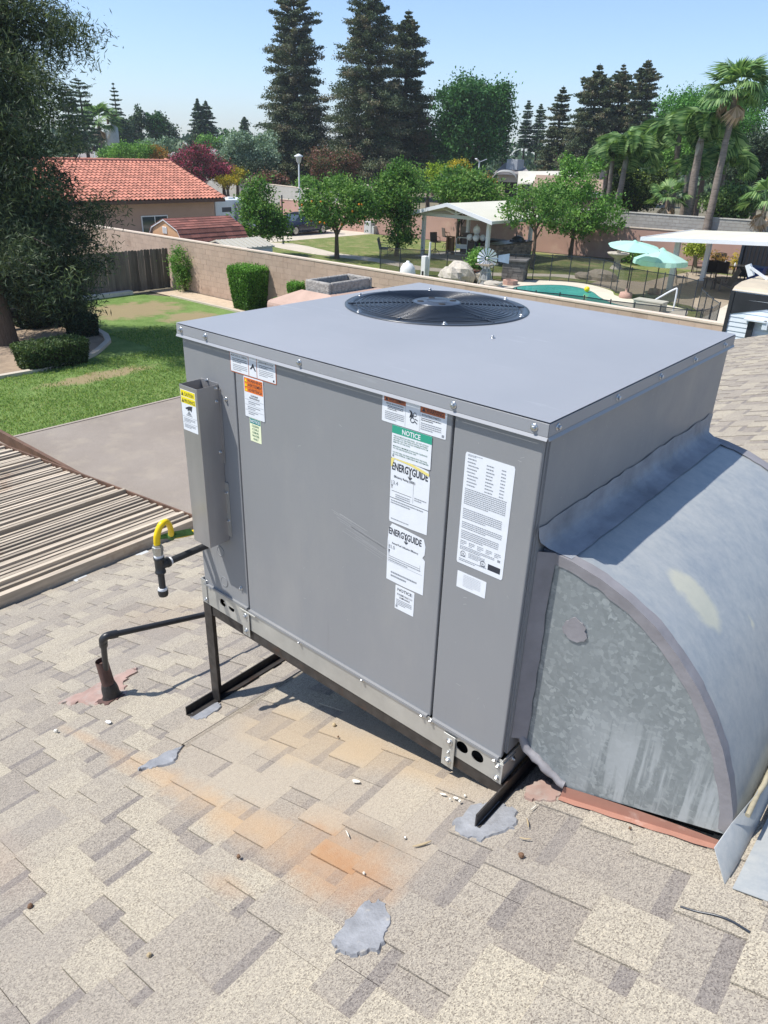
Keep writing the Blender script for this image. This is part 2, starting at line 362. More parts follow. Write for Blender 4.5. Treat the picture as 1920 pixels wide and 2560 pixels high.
k0 = int(math.floor((XMIN - XB) / CW)) + 1; k1 = int((XMAX - XB) / CW)
for k in range(k0, k1 + 1):
    x0 = XB + k * CW; x1 = x0 + CW; y = YMIN + rr.random() * .1; up = rr.random() < .5; tone = rr.random()
    seam = y + rr.random()
    while y < YMAX:
        L = rr.choice([.06, .08, .11, .14, .18, .23]) * (1.0 if up else .8); y1 = min(y + L, YMAX)
        if y > seam: seam += .95; tone = rr.random()
        tt = min(.8, max(0, (.62 if up else .30) + (rr.random() - .5) * .62)); tabs.append((x0, x1, y, y1, up, tt)); y = y1; up = not up if rr.random() < .86 else up
def tab_mb(mb, x0, x1, y0, y1, up, tt):
    h = .0095 if up else .0040; j = (rr.random() - .5) * .002; g = .0006; x0 += j
    y0 += g; y1 -= g; xe = x1 + .012
    A, B, C_, D = pt(x0, y0, h + .001), pt(x0, y1, h + .001), pt(xe, y1, h * .55), pt(xe, y0, h * .55)
    A0, B0, C0, D0 = pt(x0, y0, -.003), pt(x0, y1, -.003), pt(xe, y1, -.003), pt(xe, y0, -.003)
    if up:
        mb.add([A, B, C_, D, A0, B0, C0, D0], [(0, 3, 2, 1), (0, 1, 5, 4), (1, 2, 6, 5), (3, 0, 4, 7)], tint=tt)
    else:
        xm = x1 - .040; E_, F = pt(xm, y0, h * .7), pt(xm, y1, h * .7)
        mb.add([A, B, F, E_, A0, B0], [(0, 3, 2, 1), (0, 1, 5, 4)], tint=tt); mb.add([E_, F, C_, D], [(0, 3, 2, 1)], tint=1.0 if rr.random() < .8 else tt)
def seen(x, y, z):
    q = (np.array([x, y, z]) - CAM) @ RM; 
    if q[2] > -.1: return False, 9
    u = 960 + FPX * q[0] / -q[2]; v = 1280 - FPX * q[1] / -q[2]; return (-60 < u < 1980 and 700 < v < 2620), -q[2]
near = []; rest = MB()
for tb in tabs:
    c = ((tb[0] + tb[1]) / 2, (tb[2] + tb[3]) / 2); s_, d_ = seen(c[0], c[1], rz_(c[0])); near.append(((tb[3] - tb[2]) / d_ ** 2 if s_ and not (0 < c[0] < 1.3 and .25 < c[1] < 1.2) else -1, tb))
near.sort(key=lambda q: -q[0])
for i, (s_, tb) in enumerate(near):
    if i < 300:
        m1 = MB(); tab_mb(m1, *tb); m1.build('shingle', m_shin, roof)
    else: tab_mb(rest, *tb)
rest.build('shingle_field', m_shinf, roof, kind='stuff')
# drip edge under eave + rake
mb = MB(); mb.prism([(YMIN, 0), (YMAX, 0), (YMAX, -.14), (YMIN, -.14)], 0, XMIN - .02, XMIN); o = mb
o = MB().box(XMIN - .03, XMIN, YMIN, YMAX, rz_(XMIN) - .2, rz_(XMIN) - .01).build('fascia', plain('brown_fascia', (.16, .10, .07), .7), roof)
MB().add([(XMIN, YMAX, rz_(XMIN) - .2), (XMAX, YMAX, rz_(XMAX) - .2), (XMAX, YMAX, rz_(XMAX) + .004), (XMIN, YMAX, rz_(XMIN) + .004),
          (XMIN, YMAX + .03, rz_(XMIN) - .2), (XMAX, YMAX + .03, rz_(XMAX) - .2), (XMAX, YMAX + .03, rz_(XMAX) + .004), (XMIN, YMAX + .03, rz_(XMIN) + .004)],
         [(0, 1, 2, 3), (7, 6, 5, 4), (3, 2, 6, 7), (0, 4, 5, 1), (0, 3, 7, 4), (1, 5, 6, 2)]).build('rake_board', m_deck, roof)
# house body under the roofs
m_stucco = plain('salmon_stucco', (.44, .30, .235), .9, 0, .08, 5, .4, 60, .004)
MB().add([(-2.5, YMIN, ZG), (2.9, YMIN, ZG), (2.9, 10.2, ZG), (-2.5, 10.2, ZG), (-2.5, YMIN, rz_(-2.5) - .07), (2.9, YMIN, rz_(2.9) - .07), (2.9, 10.2, rz_(2.9) - .07), (-2.5, 10.2, rz_(-2.5) - .07)],
         [(0, 3, 2, 1), (4, 5, 6, 7), (0, 1, 5, 4), (1, 2, 6, 5), (2, 3, 7, 6), (3, 0, 4, 7)]).build('house_wall', m_stucco, kind='structure')

# roof-lying irregular patches (sealant, flashing)
def blobpoly(pts, n=6, jit=.012, seed=1):
    r = random.Random(seed); out = []
    for i, p in enumerate(pts):
        q = pts[(i + 1) % len(pts)]
        for k in range(n):
            f = k / n; out.append((p[0] + (q[0] - p[0]) * f + (r.random() - .5) * 2 * jit, p[1] + (q[1] - p[1]) * f + (r.random() - .5) * 2 * jit))
    return out
def lay_patch(name, pts, mat, label, cat, h=.0122, jit=.007, seed=1, dome=.0012):
    o = blobpoly(pts, 7, jit, seed); cx = sum(p[0] for p in o) / len(o); cy = sum(p[1] for p in o) / len(o); r = random.Random(seed)
    n = len(o); mb = MB(); o = [(cx + (p[0] - cx) * .90, cy + (p[1] - cy) * .90) for p in o]; tp_ = [pt(cx + (p[0] - cx) * .93, cy + (p[1] - cy) * .93, h) for p in o]; bt = [pt(p[0], p[1], -.002) for p in o]
    mb.add(tp_ + bt, [tuple(range(n))] + [(j, n + j, n + (j + 1) % n, (j + 1) % n) for j in range(n)])
    return mb.build(name, mat, label=label, cat=cat)
lay_patch('sealant_patch', [(-.005, -.135), (.005, -.02), (.045, .0), (.085, -.03), (.095, -.12), (.05, -.15)], m_patch, 'grey roof cement smeared beside the foot of the left steel rail', 'roof patch', seed=2)
lay_patch('sealant_patch', [(.13, -.45), (.135, -.33), (.17, -.26), (.19, -.29), (.235, -.35), (.20, -.41), (.15, -.44)], m_patch, 'ragged grey roof cement patch at the end of the old rail ridge', 'roof patch', seed=3)
lay_patch('sealant_patch', [(1.235, -.60), (1.23, -.47), (1.27, -.44), (1.345, -.49), (1.365, -.56), (1.33, -.61), (1.28, -.63)], m_patch, 'isolated square patch of grey roof cement lowest in the photo, under the orange stain', 'roof patch', seed=5)
lay_patch('sealant_patch', [(1.255, -.17), (1.265, -.07), (1.33, -.02), (1.40, -.03), (1.43, -.10), (1.37, -.19), (1.31, -.20)], m_patch, 'grey roof cement around the right steel rail end near the duct', 'roof patch', seed=8)
lay_patch('flashing_patch', [(-.75, -.36), (-.72, -.05), (-.70, .06), (-.64, .05), (-.60, -.06), (-.44, -.14), (-.47, -.25), (-.62, -.30)], m_salmon, 'faded salmon painted flashing on the shingles around the rusty vent stack', 'flashing', h=.0125, jit=.014, seed=9, dome=.001)
lay_patch('flashing_patch', [(1.375, .10), (1.36, .05), (1.375, .005), (1.42, .01), (1.46, .025), (1.48, .10)], m_salmon, 'pale salmon flashing corner between the steel rail and the duct curb', 'flashing', h=.0135, jit=.006, seed=12, dome=.002)
# buried old rail ridge
mb = MB()
for i in range(24):
    f = i / 23; x = .175 + .03 * f; y = -.27 + 1.0 * f; vs = [pt(x - .022, y, .0), pt(x - .012, y, .014), pt(x + .004, y, .016), pt(x + .02, y, .0)]
    if i: mb.add(prev + vs, [(0, 4, 5, 1), (1, 5, 6, 2), (2, 6, 7, 3)], 0, False, tint=.55)
    prev = vs
mb.build('shingle_ridge', m_shin, roof)
mb = MB(); mb.add([pt(.165, -.27, .0135), pt(.172, -.27, .0175), pt(.203, .72, .0175), pt(.195, .72, .0135)], [(0, 3, 2, 1)]).build('dirt_line', plain('brown_dirt', (.13, .09, .06), .9, 0, .4, 20), roof)

# ------------------------------------------------------------------ packaged rooftop unit
W, D, H = 1.30, 1.2207, 1.045
U = thing('rooftop_unit', 'large grey packaged air conditioning unit with round fan grille on a steel frame', 'air conditioner')
f = .0
_c = MB().box(.0, 1.30, .012, D - .004, .10, H - .036); _c.f.pop(1); _c.m.pop(1); _c.sm.pop(1); _c.t.pop(1)      # open top, the fan well hangs inside
_c.build('cabinet', m_paint, U)
# front panels, slightly proud with dark reveals between
bevel(MB().box(.002, .252, .0, .012, .083, H - .03).build('panel', m_paint, U, 'narrow left corner panel behind the flue hood'), .003)
bevel(MB().box(.258, 1.057, .0, .012, .083, H - .03).build('panel', m_paint, U, 'wide scratched service access panel'), .003)
bevel(MB().box(1.064, 1.298, .0, .012, .083, H - .03).build('panel', m_paint, U, 'control panel with the long data sticker'), .003)
MB().box(.262, 1.05, -.010, -.0002, .080, .089).build('panel_lip', m_paint, U); MB().box(1.068, 1.294, -.010, -.0002, .080, .089).build('panel_lip', m_paint, U); MB().box(.004, .25, -.008, -.0002, .084, .091).build('panel_lip', m_paint, U)
MB().box(1.2965, 1.304, .02, D - .02, .09, H - .036).build('side_panel', m_paint, U)
# lid with hem, turned-down flange and flared drip lip
lid = MB(); o_ = .010
NX = 24
FC = (.372, .845); FR = .335
_n = 96; _hr = FR - .028; _in = []; _ou = []
for _k in range(_n):
    _a = 2 * pi * _k / _n; _ca, _sa = cos(_a), sin(_a); _in.append((FC[0] + _hr * _ca, FC[1] + _hr * _sa))
    _t = min([((W + o_ - FC[0]) / _ca if _ca > 1e-6 else (-o_ - FC[0]) / _ca if _ca < -1e-6 else 9e9), ((D + o_ - FC[1]) / _sa if _sa > 1e-6 else (-o_ - FC[1]) / _sa if _sa < -1e-6 else 9e9)]); _ou.append((FC[0] + _t * _ca, FC[1] + _t * _sa))
_cs = [(W + o_, D + o_), (-o_, D + o_), (-o_, -o_), (W + o_, -o_)]
_V = [(x, y, H) for x, y in _in + _ou + _cs]; _F = []
for _k in range(_n):
    _j = (_k + 1) % _n; _F.append((_k, _n + _k, _n + _j, _j))
    for _q, (cxx, cyy) in enumerate(_cs):
        a_, b_ = _ou[_k], _ou[_j]
        on = lambda p, e: abs(p[0] - cxx) < 1e-6 if e == 0 else abs(p[1] - cyy) < 1e-6
        if (on(a_, 0) and on(b_, 1) and not on(a_, 1)) or (on(a_, 1) and on(b_, 0) and not on(a_, 0)): _F.append((_n + _k, 2 * _n + _q, _n + _j))
lid.add(_V, _F); lid.add([(x, y, z - .0035) for x, y, z in _V], [f[::-1] for f in _F])
for (x0, x1, y0, y1) in ((-o_, W + o_, -o_, -o_ + .002), (-o_, W + o_, D + o_ - .002, D + o_), (-o_, -o_ + .002, -o_, D + o_), (W + o_ - .002, W + o_, -o_, D + o_)):
    lid.box(x0, x1, y0, y1, H - .034, H - .0035)
q = .0045
for a, b in (((-o_, -o_), (W + o_, -o_)), ((W + o_, -o_), (W + o_, D + o_)), ((W + o_, D + o_), (-o_, D + o_)), ((-o_, D + o_), (-o_, -o_))):
    ox = q * (1 if a[0] > 1 and b[0] > 1 else -1 if a[0] < 0 and b[0] < 0 else 0); oy = q * (1 if a[1] > 1 and b[1] > 1 else -1 if a[1] < 0 and b[1] < 0 else 0)
    lid.add([(a[0], a[1], H - .034), (b[0], b[1], H - .034), (b[0] + ox, b[1] + oy, H - .041), (a[0] + ox, a[1] + oy, H - .041),
             (a[0], a[1], H - .0355), (b[0], b[1], H - .0355), (b[0] + ox, b[1] + oy, H - .0425), (a[0] + ox, a[1] + oy, H - .0425)],
            [(0, 1, 2, 3), (7, 6, 5, 4), (3, 2, 6, 7)])
def lid_paint():
    m, t, b = M_('lid_paint'); c = ramp(t, noise(t, 1.1, 5, .6), [(.35, (.28, .292, .312)), (.65, (.32, .33, .348))])
    st = noise(t, 26, 6, .7, stretch=(.16, 1.2, 1)); c = mix(t, ramp(t, st, [(.62, (0, 0, 0)), (.72, (.30, .30, .30))]), c, (.52, .54, .56))
    fl = noise(t, 160, 2, .5); c = mix(t, ramp(t, fl, [(.70, (0, 0, 0)), (.78, (.35, .35, .35))]), c, (.36, .36, .36))
    t.links.new(c, b.inputs['Base Color']); b.inputs['Roughness'].default_value = .42; b.inputs['Specular IOR Level'].default_value = .6
    bump(t, b, noise(t, 1.6, 2), .12, .02); return m
lido = bevel(lid.build('lid', lid_paint(), U), .0012, 1)
# screws: washer + hex head
def screw(parent, p, nrm, r=.0068, name='screw'):
    mb = MB(); mb.lathe([(r * 1.35, 0), (r * 1.35, .0012), (r * .95, .0018)], n=12); mb.lathe([(r * .78, .0018), (r * .78, .006), (r * .6, .0075)], n=6, smooth=False); mb.lathe([(r * .5, .0075), (r * .35, .0080)], n=8)
    rot = Vector(nrm).to_track_quat('Z', 'Y').to_matrix().to_4x4(); loc = WM[parent.name].inverted() @ (Matrix.Translation(Vector(p)) @ rot)
    k = ('screw', r)
    if k not in CACHE: CACHE[k] = mb.mesh('screw', m_zinc)
    o = link(name, CACHE[k], parent); o.matrix_local = loc; KIDS.setdefault(parent.name, []).append(o); return o
CACHE = {}
for x in (.013, .138, .55, 1.063, 1.275): screw(lido, (x, -o_ - .0002, H - .019), (0, -1, 0))
for y in (.03, .33, .60, .86, 1.13): screw(lido, (W + o_ + .0002, y, H - .019), (1, 0, 0))
screw(lido, (.794, .568, H + .0004), (0, 0, 1), .0065)
# base rail (galvanised) with lifting holes
def holed_rail(name, parent, y, x0, x1, z0, z1, holes, mat, th=.003):
    """front plate in the XZ plane with round holes cut as real openings: built as columns"""
    import itertools
    bm = bmesh.new(); outer = [bm.verts.new((x0, y, z0)), bm.verts.new((x1, y, z0)), bm.verts.new((x1, y, z1)), bm.verts.new((x0, y, z1))]
    edges = [bm.edges.new((outer[i], outer[(i + 1) % 4])) for i in range(4)]
    for (cx, cz, r, typ) in holes:
        ring = []
        for k in range(20):
            a = 2 * pi * k / 20; rr_ = r
            px, pz = cx + rr_ * cos(a), cz + rr_ * sin(a)
            if typ == 'bite': 
                if px > cx + .2 * r and pz > cz: px = min(px, cx + .25 * r) if pz < cz + .5 * r else px
            if typ == 'flat' and pz > cz + .1 * r: pz = cz + .1 * r + (pz - cz) * .05
            ring.append(bm.verts.new((px, y, pz)))
        edges += [bm.edges.new((ring[i], ring[(i + 1) % 20])) for i in range(20)]
    bmesh.ops.triangle_fill(bm, edges=edges, use_beauty=True)
    ext = bmesh.ops.extrude_face_region(bm, geom=bm.faces[:]); 
    bmesh.ops.translate(bm, vec=(0, th, 0), verts=[v for v in ext['geom'] if isinstance(v, bmesh.types.BMVert)])
    bmesh.ops.recalc_face_normals(bm, faces=bm.faces[:])
    me = bpy.data.meshes.new(name); bm.to_mesh(me); bm.free(); me.materials.append(mat)
    o = link(name, me, parent); KIDS.setdefault(parent.name, []).append(o); return o
holed_rail('base_rail', U, -.004, -.008, 1.308, .0, .083, [(.107, .046, .0165, 'bite'), (.157, .046, .0165, 'flat'), (1.176, .046, .020, ''), (1.228, .046, .020, '')], m_galv)
MB().box(-.008, -.005, .0, D, .0, .083).box(1.305, 1.308, .0, D, .0, .083).box(-.008, 1.308, D, D + .003, .0, .083).build('side_rail', m_galv, U)
MB().box(.0, 1.3, .03, .035, .002, .10).box(.0, 1.30, .035, D - .01, .085, .095).build('base_pan', m_dark, U)
MB().box(-.011, .018, -.0075, -.0045, .004, .105).box(-.0110, -.0085, -.0045, .03, .004, .105).build('corner_bracket', m_galv, U)
MB().box(1.285, 1.311, -.0075, -.0045, .002, .072).box(1.3085, 1.311, -.0045, .06, .002, .072).add([(1.297, -.003, .0725), (1.3105, -.003, .0725), (1.3105, .06, .0725)], [(0, 1, 2)]).build('corner_bracket', m_galv, U)
bk = bevel(MB().box(.224, .262, -.010, -.0075, -.03, .072).box(.216, .30, -.014, -.0105, .074, .081).build('clamp_bracket', m_galv, U), .002)
for z in (.055, -.008): screw(bk, (.243, -.0102, z), (0, -1, 0), .008)
bk = bevel(MB().box(1.114, 1.156, -.0105, -.0075, -.05, .070).build('clamp_bracket', m_galv, U), .002)
for z in (.045, -.025): screw(bk, (1.137, -.0108, z), (0, -1, 0), .009)
screw(bk, (1.137, -.0108, .008), (0, -1, 0), .0035)
for x, z in ((.014, .095), (.012, .02), (.036, .080), (.217, .156), (.519, .079), (.80, .079), (1.034, .079), (1.066, .078), (1.284, .075), (1.296, .060), (1.296, .018)): screw(U, (x, -.0078 if z < .08 else -.0005, z), (0, -1, 0), .006)
for y, z in ((.045, .06), (.09, .105)): screw(U, (1.3115, y, z), (1, 0, 0), .006)
for x, z in ((.114, .265), (.122, .142)):
    MB().lathe([(.020, 0), (.020, -.0009), (.0175, -.0012), (.0170, -.0002)], (x, -.0004, z), 24, axis='y').build('knockout', m_paint, U)
# flue hood: open-topped rectangular sleeve on the left of the front
hd = MB(); hx0, hx1, hy, hz0, hz1 = .083, .172, -.082, .332, .882
t_ = .0015
hd.box(hx0, hx1, hy, hy + t_, hz0, hz1).box(hx0, hx0 + t_, hy + t_, -.0006, hz0, hz1).box(hx1 - t_, hx1, hy + t_, -.0006, hz0, hz1)
hd.add([(hx0, hy, hz0), (hx1, hy, hz0), (hx1, -.001, hz0 + .012), (hx0, -.001, hz0 + .012)], [(0, 3, 2, 1)])
hd.box(hx0 + t_, hx1 - t_, -.0022, -.0006, hz0, hz1 + .004)
hood = bevel(hd.build('flue_hood', m_hood, U), .002)
MB().box(hx1, hx1 + .016, -.0030, -.0006, .35, .55).build('mounting_flange', m_galv, hood); MB().box(hx1, hx1 + .010, -.0022, -.0006, .62, .87).build('mounting_flange', m_hood, hood)
for p in ((.166, -.0835, .0),): pass
for z in (.872, .83, .66, .515, .41): screw(hood, (hx1 + .0002, -.012 if z > .6 else -.03, z) if z not in (.515, .41) else (hx1 + .008, -.0032, z), (1, 0, 0) if z not in (.515, .41) else (0, -1, 0), .0042)
screw(hood, (.205, -.0006, .842), (0, -1, 0), .006); screw(hood, (.12, -.003, .885), (0, -1, 0), .004)
# fan: orifice ring, wire guard, hub, blades
MB().lathe([(FR, H + .0002), (FR, H + .003), (FR - .012, H + .004), (FR - .030, H + .003), (FR - .030, H + .0006)], (FC[0], FC[1], 0), 72).build('fan_orifice_ring', plain('dark_ring_paint', (.045, .055, .07), .3, 0, .1, 5), U)
MB().tube([(FC[0], FC[1], H + .0005), (FC[0], FC[1], H - .30)], FR - .0295, 64, caps=False).add([(FC[0] + FR * cos(a), FC[1] + FR * sin(a), H - .30) for a in np.linspace(0, 2 * pi, 33)[:-1]], [tuple(range(32))]).build('fan_shroud', m_dark, U)
_fb = plain('fan_blade_metal', (.10, .105, .11), .5, .4)
for _k in range(4):
    _a = .5 + _k * pi / 2; _V = []
    for _i in range(5):
        _r = .05 + .235 * _i / 4
        for _s in (-1, 1): _b = _a + _s * (.30 + .12 * _i / 4); _V.append((FC[0] + _r * cos(_b), FC[1] + _r * sin(_b), H - .10 + _s * .028))
    MB().add(_V, [(2 * i, 2 * i + 2, 2 * i + 3, 2 * i + 1) for i in range(4)], 0, True).build('fan_blade', _fb, U)
MB().tube([(FC[0], FC[1], H - .14), (FC[0], FC[1], H + .013)], .062, 20).build('fan_motor', m_black, U)
fg = thing('fan_guard', None, None); fg.parent = U; WM[fg.name] = Matrix.Identity(4)
KIDS.setdefault(U.name, []).append(fg)
n_r = 14
for i in range(n_r):
    r = .088 + (FR - .042 - .088) * i / (n_r - 1); hgt = H + .016 - .009 * (i / (n_r - 1)) ** 2
    ring = [(FC[0] + r * cos(2 * pi * k / 64), FC[1] + r * sin(2 * pi * k / 64), hgt) for k in range(65)]
    MB().tube(ring, .0018, 6, caps=False).build('guard_ring', m_black, fg)
for k in range(6):
    a = .75 + k * pi / 3; pts = []
    for j in range(9):
        r = .07 + (FR - .012 - .07) * j / 8; pts.append((FC[0] + r * cos(a), FC[1] + r * sin(a), H + (.0125 - .0085 * (j / 8) ** 2)))
    MB().tube(pts, .0030, 6).build('guard_spoke', m_black, fg)
hubm = plain('hub_plate_paint', (.07, .09, .12), .3, .2, .1, 6)
hub = MB().lathe([(.086, H + .0145), (.086, H + .0175), (.083, H + .0195), (.040, H + .020), (.038, H + .0225), (.036, H + .020), (.001, H + .020)], (FC[0], FC[1], 0), 40).build('motor_plate', hubm, fg)
for k in range(4):
    a = .95 + k * pi / 2; MB().lathe([(.013, 0), (.012, .0015), (.006, .002)], (FC[0] + .062 * cos(a), FC[1] + .062 * sin(a), H + .0198), 14).build('plate_dimple', m_dark, hub)
for k in range(6):
    a = .2 + k * pi / 3; screw(fg, (FC[0] + (FR - .011) * cos(a), FC[1] + (FR - .011) * sin(a), H + .004), (0, 0, 1), .0075)
# ------------------------------------------------------------------ stickers
def flat(name, c, rough=.45): return plain(name, c, rough, 0, .03, 30)
K_white = flat('sticker_white', (.74, .77, .80)); K_blk = flat('print_black', (.03, .035, .05)); K_org = flat('print_orange', (.80, .19, .03)); K_rust = flat('print_rust', (.42, .12, .05))
K_yel = flat('print_yellow', (.86, .72, .01)); K_grn = flat('print_green', (.03, .33, .22)); K_teal = flat('print_teal', (.01, .22, .22)); K_pale = flat('sticker_pale_yellow', (.80, .84, .58)); K_egy = flat('faded_yellow', (.78, .67, .22))
K_grey = flat('print_grey', (.25, .27, .30))
K_tgrn = flat('print_dark_green', (.03, .15, .09))
def text_mesh(body, size, bold=0, width=None, align='LEFT'):
    cu = bpy.data.curves.new('t', 'FONT'); cu.body = body; cu.size = size * 1.38; cu.offset = bold * size; cu.align_x = align; cu.resolution_u = 2
    o = bpy.data.objects.new('t', cu); me = bpy.data.meshes.new_from_object(o)
    co = np.zeros(len(me.vertices) * 3); me.vertices.foreach_get('co', co); co = co.reshape(-1, 3)
    fs = [list(p.vertices) for p in me.polygons]; bpy.data.objects.remove(o); bpy.data.curves.remove(cu); bpy.data.meshes.remove(me)
    if len(co) and width:
        w_ = co[:, 0].max() - co[:, 0].min()
        if w_ > 0: co[:, 0] *= width / w_
    return co, fs
def sticker(name, label, x0, x1, z1, z0, base, items, y=-.0008, parent=None, outline=None, frame=None, bow=None):
    parent = parent or U; w_, h_ = x1 - x0, z1 - z0; dx = .0002
    mb = MB(); ol = outline or [(.02, 0), (.98, 0), (1, .02), (1, .98), (.98, 1), (.02, 1), (0, .98), (0, .02)]
    mb.prism([(x0 + a * w_, z1 - b * h_) for a, b in ol], 1, y, y + .0004)
    so_ = mb.build(name, base, parent, label)
    cols = {}
    for it in items:
        k = it[0]
        if k == 'rect':
            _, a, b, ww, hh, mt = it; m = cols.setdefault(mt.name, (MB(), mt, 'printed_block'))[0]; yy = y - .00025
            m.add([(x0 + a * w_, yy, z1 - b * h_), (x0 + (a + ww) * w_, yy, z1 - b * h_), (x0 + (a + ww) * w_, yy, z1 - (b + hh) * h_), (x0 + a * w_, yy, z1 - (b + hh) * h_)], [(0, 3, 2, 1)])
        elif k == 'poly':
            _, pts, mt = it; m = cols.setdefault('pic' + mt.name, (MB(), mt, 'pictogram'))[0]; yy = y - .0006
            m.add([(x0 + a * w_, yy, z1 - b * h_) for a, b in pts], [tuple(range(len(pts)))])
        elif k == 'text':
            _, s_, a, b, hh, ww, mt, bold = it; co, fs = text_mesh(s_, hh * h_, bold, ww * w_ if ww else None)
            if not len(co): continue
            m = cols.setdefault('tx' + mt.name, (MB(), mt, 'lettering'))[0]; yy = y - .0005
            co[:, 0] -= co[:, 0].min(); m.add([(x0 + a * w_ + c[0], yy, z1 - (b + hh) * h_ + c[1]) for c in co], fs)
        elif k == 'dash':
            _, a, b, ww, hh, n, mt = it; m = cols.setdefault('ds' + mt.name, (MB(), mt, 'small_print'))[0]; yy = y - .0004; r = random.Random(int(a * 999 + b * 7777))
            for i in range(n):
                zz = z1 - (b + hh * (i + .5) / n) * h_; th = hh * h_ / n * .24; x = x0 + a * w_; xe = x0 + (a + ww * (1 if i < n - 1 else .6)) * w_
                while x < xe:
                    l = (.4 + r.random()) * .0035; m.add([(x, yy, zz - th), (min(x + l, xe), yy, zz - th), (min(x + l, xe), yy, zz + th), (x, yy, zz + th)], [(0, 1, 2, 3)]); x += l + .0012
    for m, mt, nm in cols.values(): m.build(nm, mt, so_)
    return so_
def tri(a, b, s, asp, mt): return ('poly', [(a, b + s), (a + s * asp, b + s), (a + s * asp / 2, b)], mt)
sticker('warning_sticker', 'wide carbon monoxide warning sticker at the top left under the lid', .239, .444, 1.010, .938, K_rust, [
    ('rect', .012, .18, .395, .78, K_white), ('rect', .42, .02, .165, .94, K_white), ('rect', .598, .16, .39, .80, K_white),
    tri(.03, .04, .12, .35, K_blk), ('text', 'AVERTISSEMENT', .09, .04, .12, .30, K_blk, .02), tri(.62, .03, .12, .35, K_blk), ('text', 'WARNING', .68, .03, .12, .28, K_blk, .02),
    ('text', 'MONOXYDE DE CARBONE', .03, .24, .07, .35, K_blk, .015), ('dash', .06, .37, .32, .2, 3, K_blk), ('dash', .06, .62, .32, .28, 4, K_grey),
    ('text', 'CARBON MONOXIDE !', .62, .22, .075, .34, K_blk, .015), ('dash', .64, .36, .30, .13, 2, K_blk), ('dash', .64, .55, .30, .28, 4, K_grey), ('rect', .93, .84, .03, .08, K_grey),
    ('poly', [(.44, .66), (.49, .50), (.50, .42), (.52, .42), (.53, .50), (.575, .70), (.55, .70), (.51, .56), (.47, .66)], K_blk)])
sticker('warning_sticker', 'tall orange and white warning sticker in three languages below the wide one', .298, .386, .937, .812, K_white, [
    ('rect', .03, .03, .94, .345, K_org), ('text', 'WARNING', .20, .045, .075, .74, K_blk, .02), ('text', 'AVERTISSEMENT', .20, .155, .075, .76, K_blk, .02), ('text', 'ADVERTENCIA', .23, .27, .075, .70, K_blk, .02),
    tri(.06, .045, .085, .12 / .085, K_yel), tri(.06, .155, .085, .12 / .085, K_yel), tri(.06, .27, .085, .12 / .085, K_yel), ('rect', .03, .138, .94, .006, K_blk), ('rect', .03, .25, .94, .006, K_blk),
    ('text', 'CALIFORNIA', .33, .42, .045, .38, K_blk, .015), ('text', 'PROPOSITION 65', .26, .48, .045, .52, K_blk, .015), ('rect', .03, .555, .94, .006, K_grey), ('dash', .2, .58, .6, .09, 2, K_grey), ('rect', .03, .69, .94, .006, K_grey), ('dash', .15, .715, .65, .09, 2, K_grey), ('rect', .03, .82, .94, .006, K_grey), ('dash', .18, .84, .5, .09, 2, K_grey)], y=-.0016)
sticker('notice_sticker', 'small green topped pale yellow notice about cleaning coils', .315, .366, .811, .736, K_pale, [
    ('rect', .03, .02, .94, .21, K_teal), ('text', 'NOTICE', .08, .06, .12, .84, K_white, .03)] + [('text', s_, .5 - w2 / 2, .27 + i * .14, .09, w2, K_tgrn, .012) for i, (s_, w2) in enumerate((('CLEAN', .62), ('COILS', .56), ('USING', .56), ('WATER', .64), ('ONLY', .46)))], y=-.0008)
sticker('warning_sticker', 'wide rotating parts warning sticker beside the right panel seam', .841, 1.042, 1.004, .932, K_white, [
    ('rect', .03, .05, .345, .20, K_rust), ('rect', .605, .05, .365, .24, K_rust), tri(.05, .08, .13, .35, K_blk), ('text', 'AVERTISSEMENT', .11, .09, .11, .25, K_blk, .02), tri(.63, .09, .15, .35, K_blk), ('text', 'WARNING', .69, .10, .14, .26, K_blk, .02),
    ('text', 'PIECES EN ROTATION !', .07, .28, .06, .28, K_blk, .015), ('dash', .09, .37, .25, .16, 3, K_blk), ('dash', .05, .58, .31, .32, 5, K_grey),
    ('text', 'ROTATING PARTS !', .63, .33, .07, .28, K_blk, .015), ('dash', .62, .45, .30, .13, 2, K_blk), ('dash', .62, .62, .31, .28, 4, K_grey), ('rect', .94, .86, .035, .09, K_grey), ('rect', .375, .03, .003, .94, K_grey), ('rect', .60, .03, .003, .94, K_grey),
    ('poly', [(.43, .33), (.47, .35), (.49, .44), (.51, .52), (.49, .56), (.46, .57), (.44, .60), (.45, .50), (.46, .42)], K_blk)] + [('poly', [(cx + r * cos(a) * .36, cy + r * sin(a)) for a in np.linspace(0, 2 * pi, 14)[:-1]] + [(cx + r * .7 * cos(a) * .36, cy + r * .7 * sin(a)) for a in np.linspace(2 * pi, 0, 14)[:-1]], K_blk) for cx, cy, r in ((.525, .44, .075), (.49, .66, .10))] +
    [('poly', [(.53, .58), (.575, .62), (.57, .64), (.525, .61)], K_blk), ('poly', [(.525, .66), (.57, .74), (.56, .76), (.52, .69)], K_blk)])
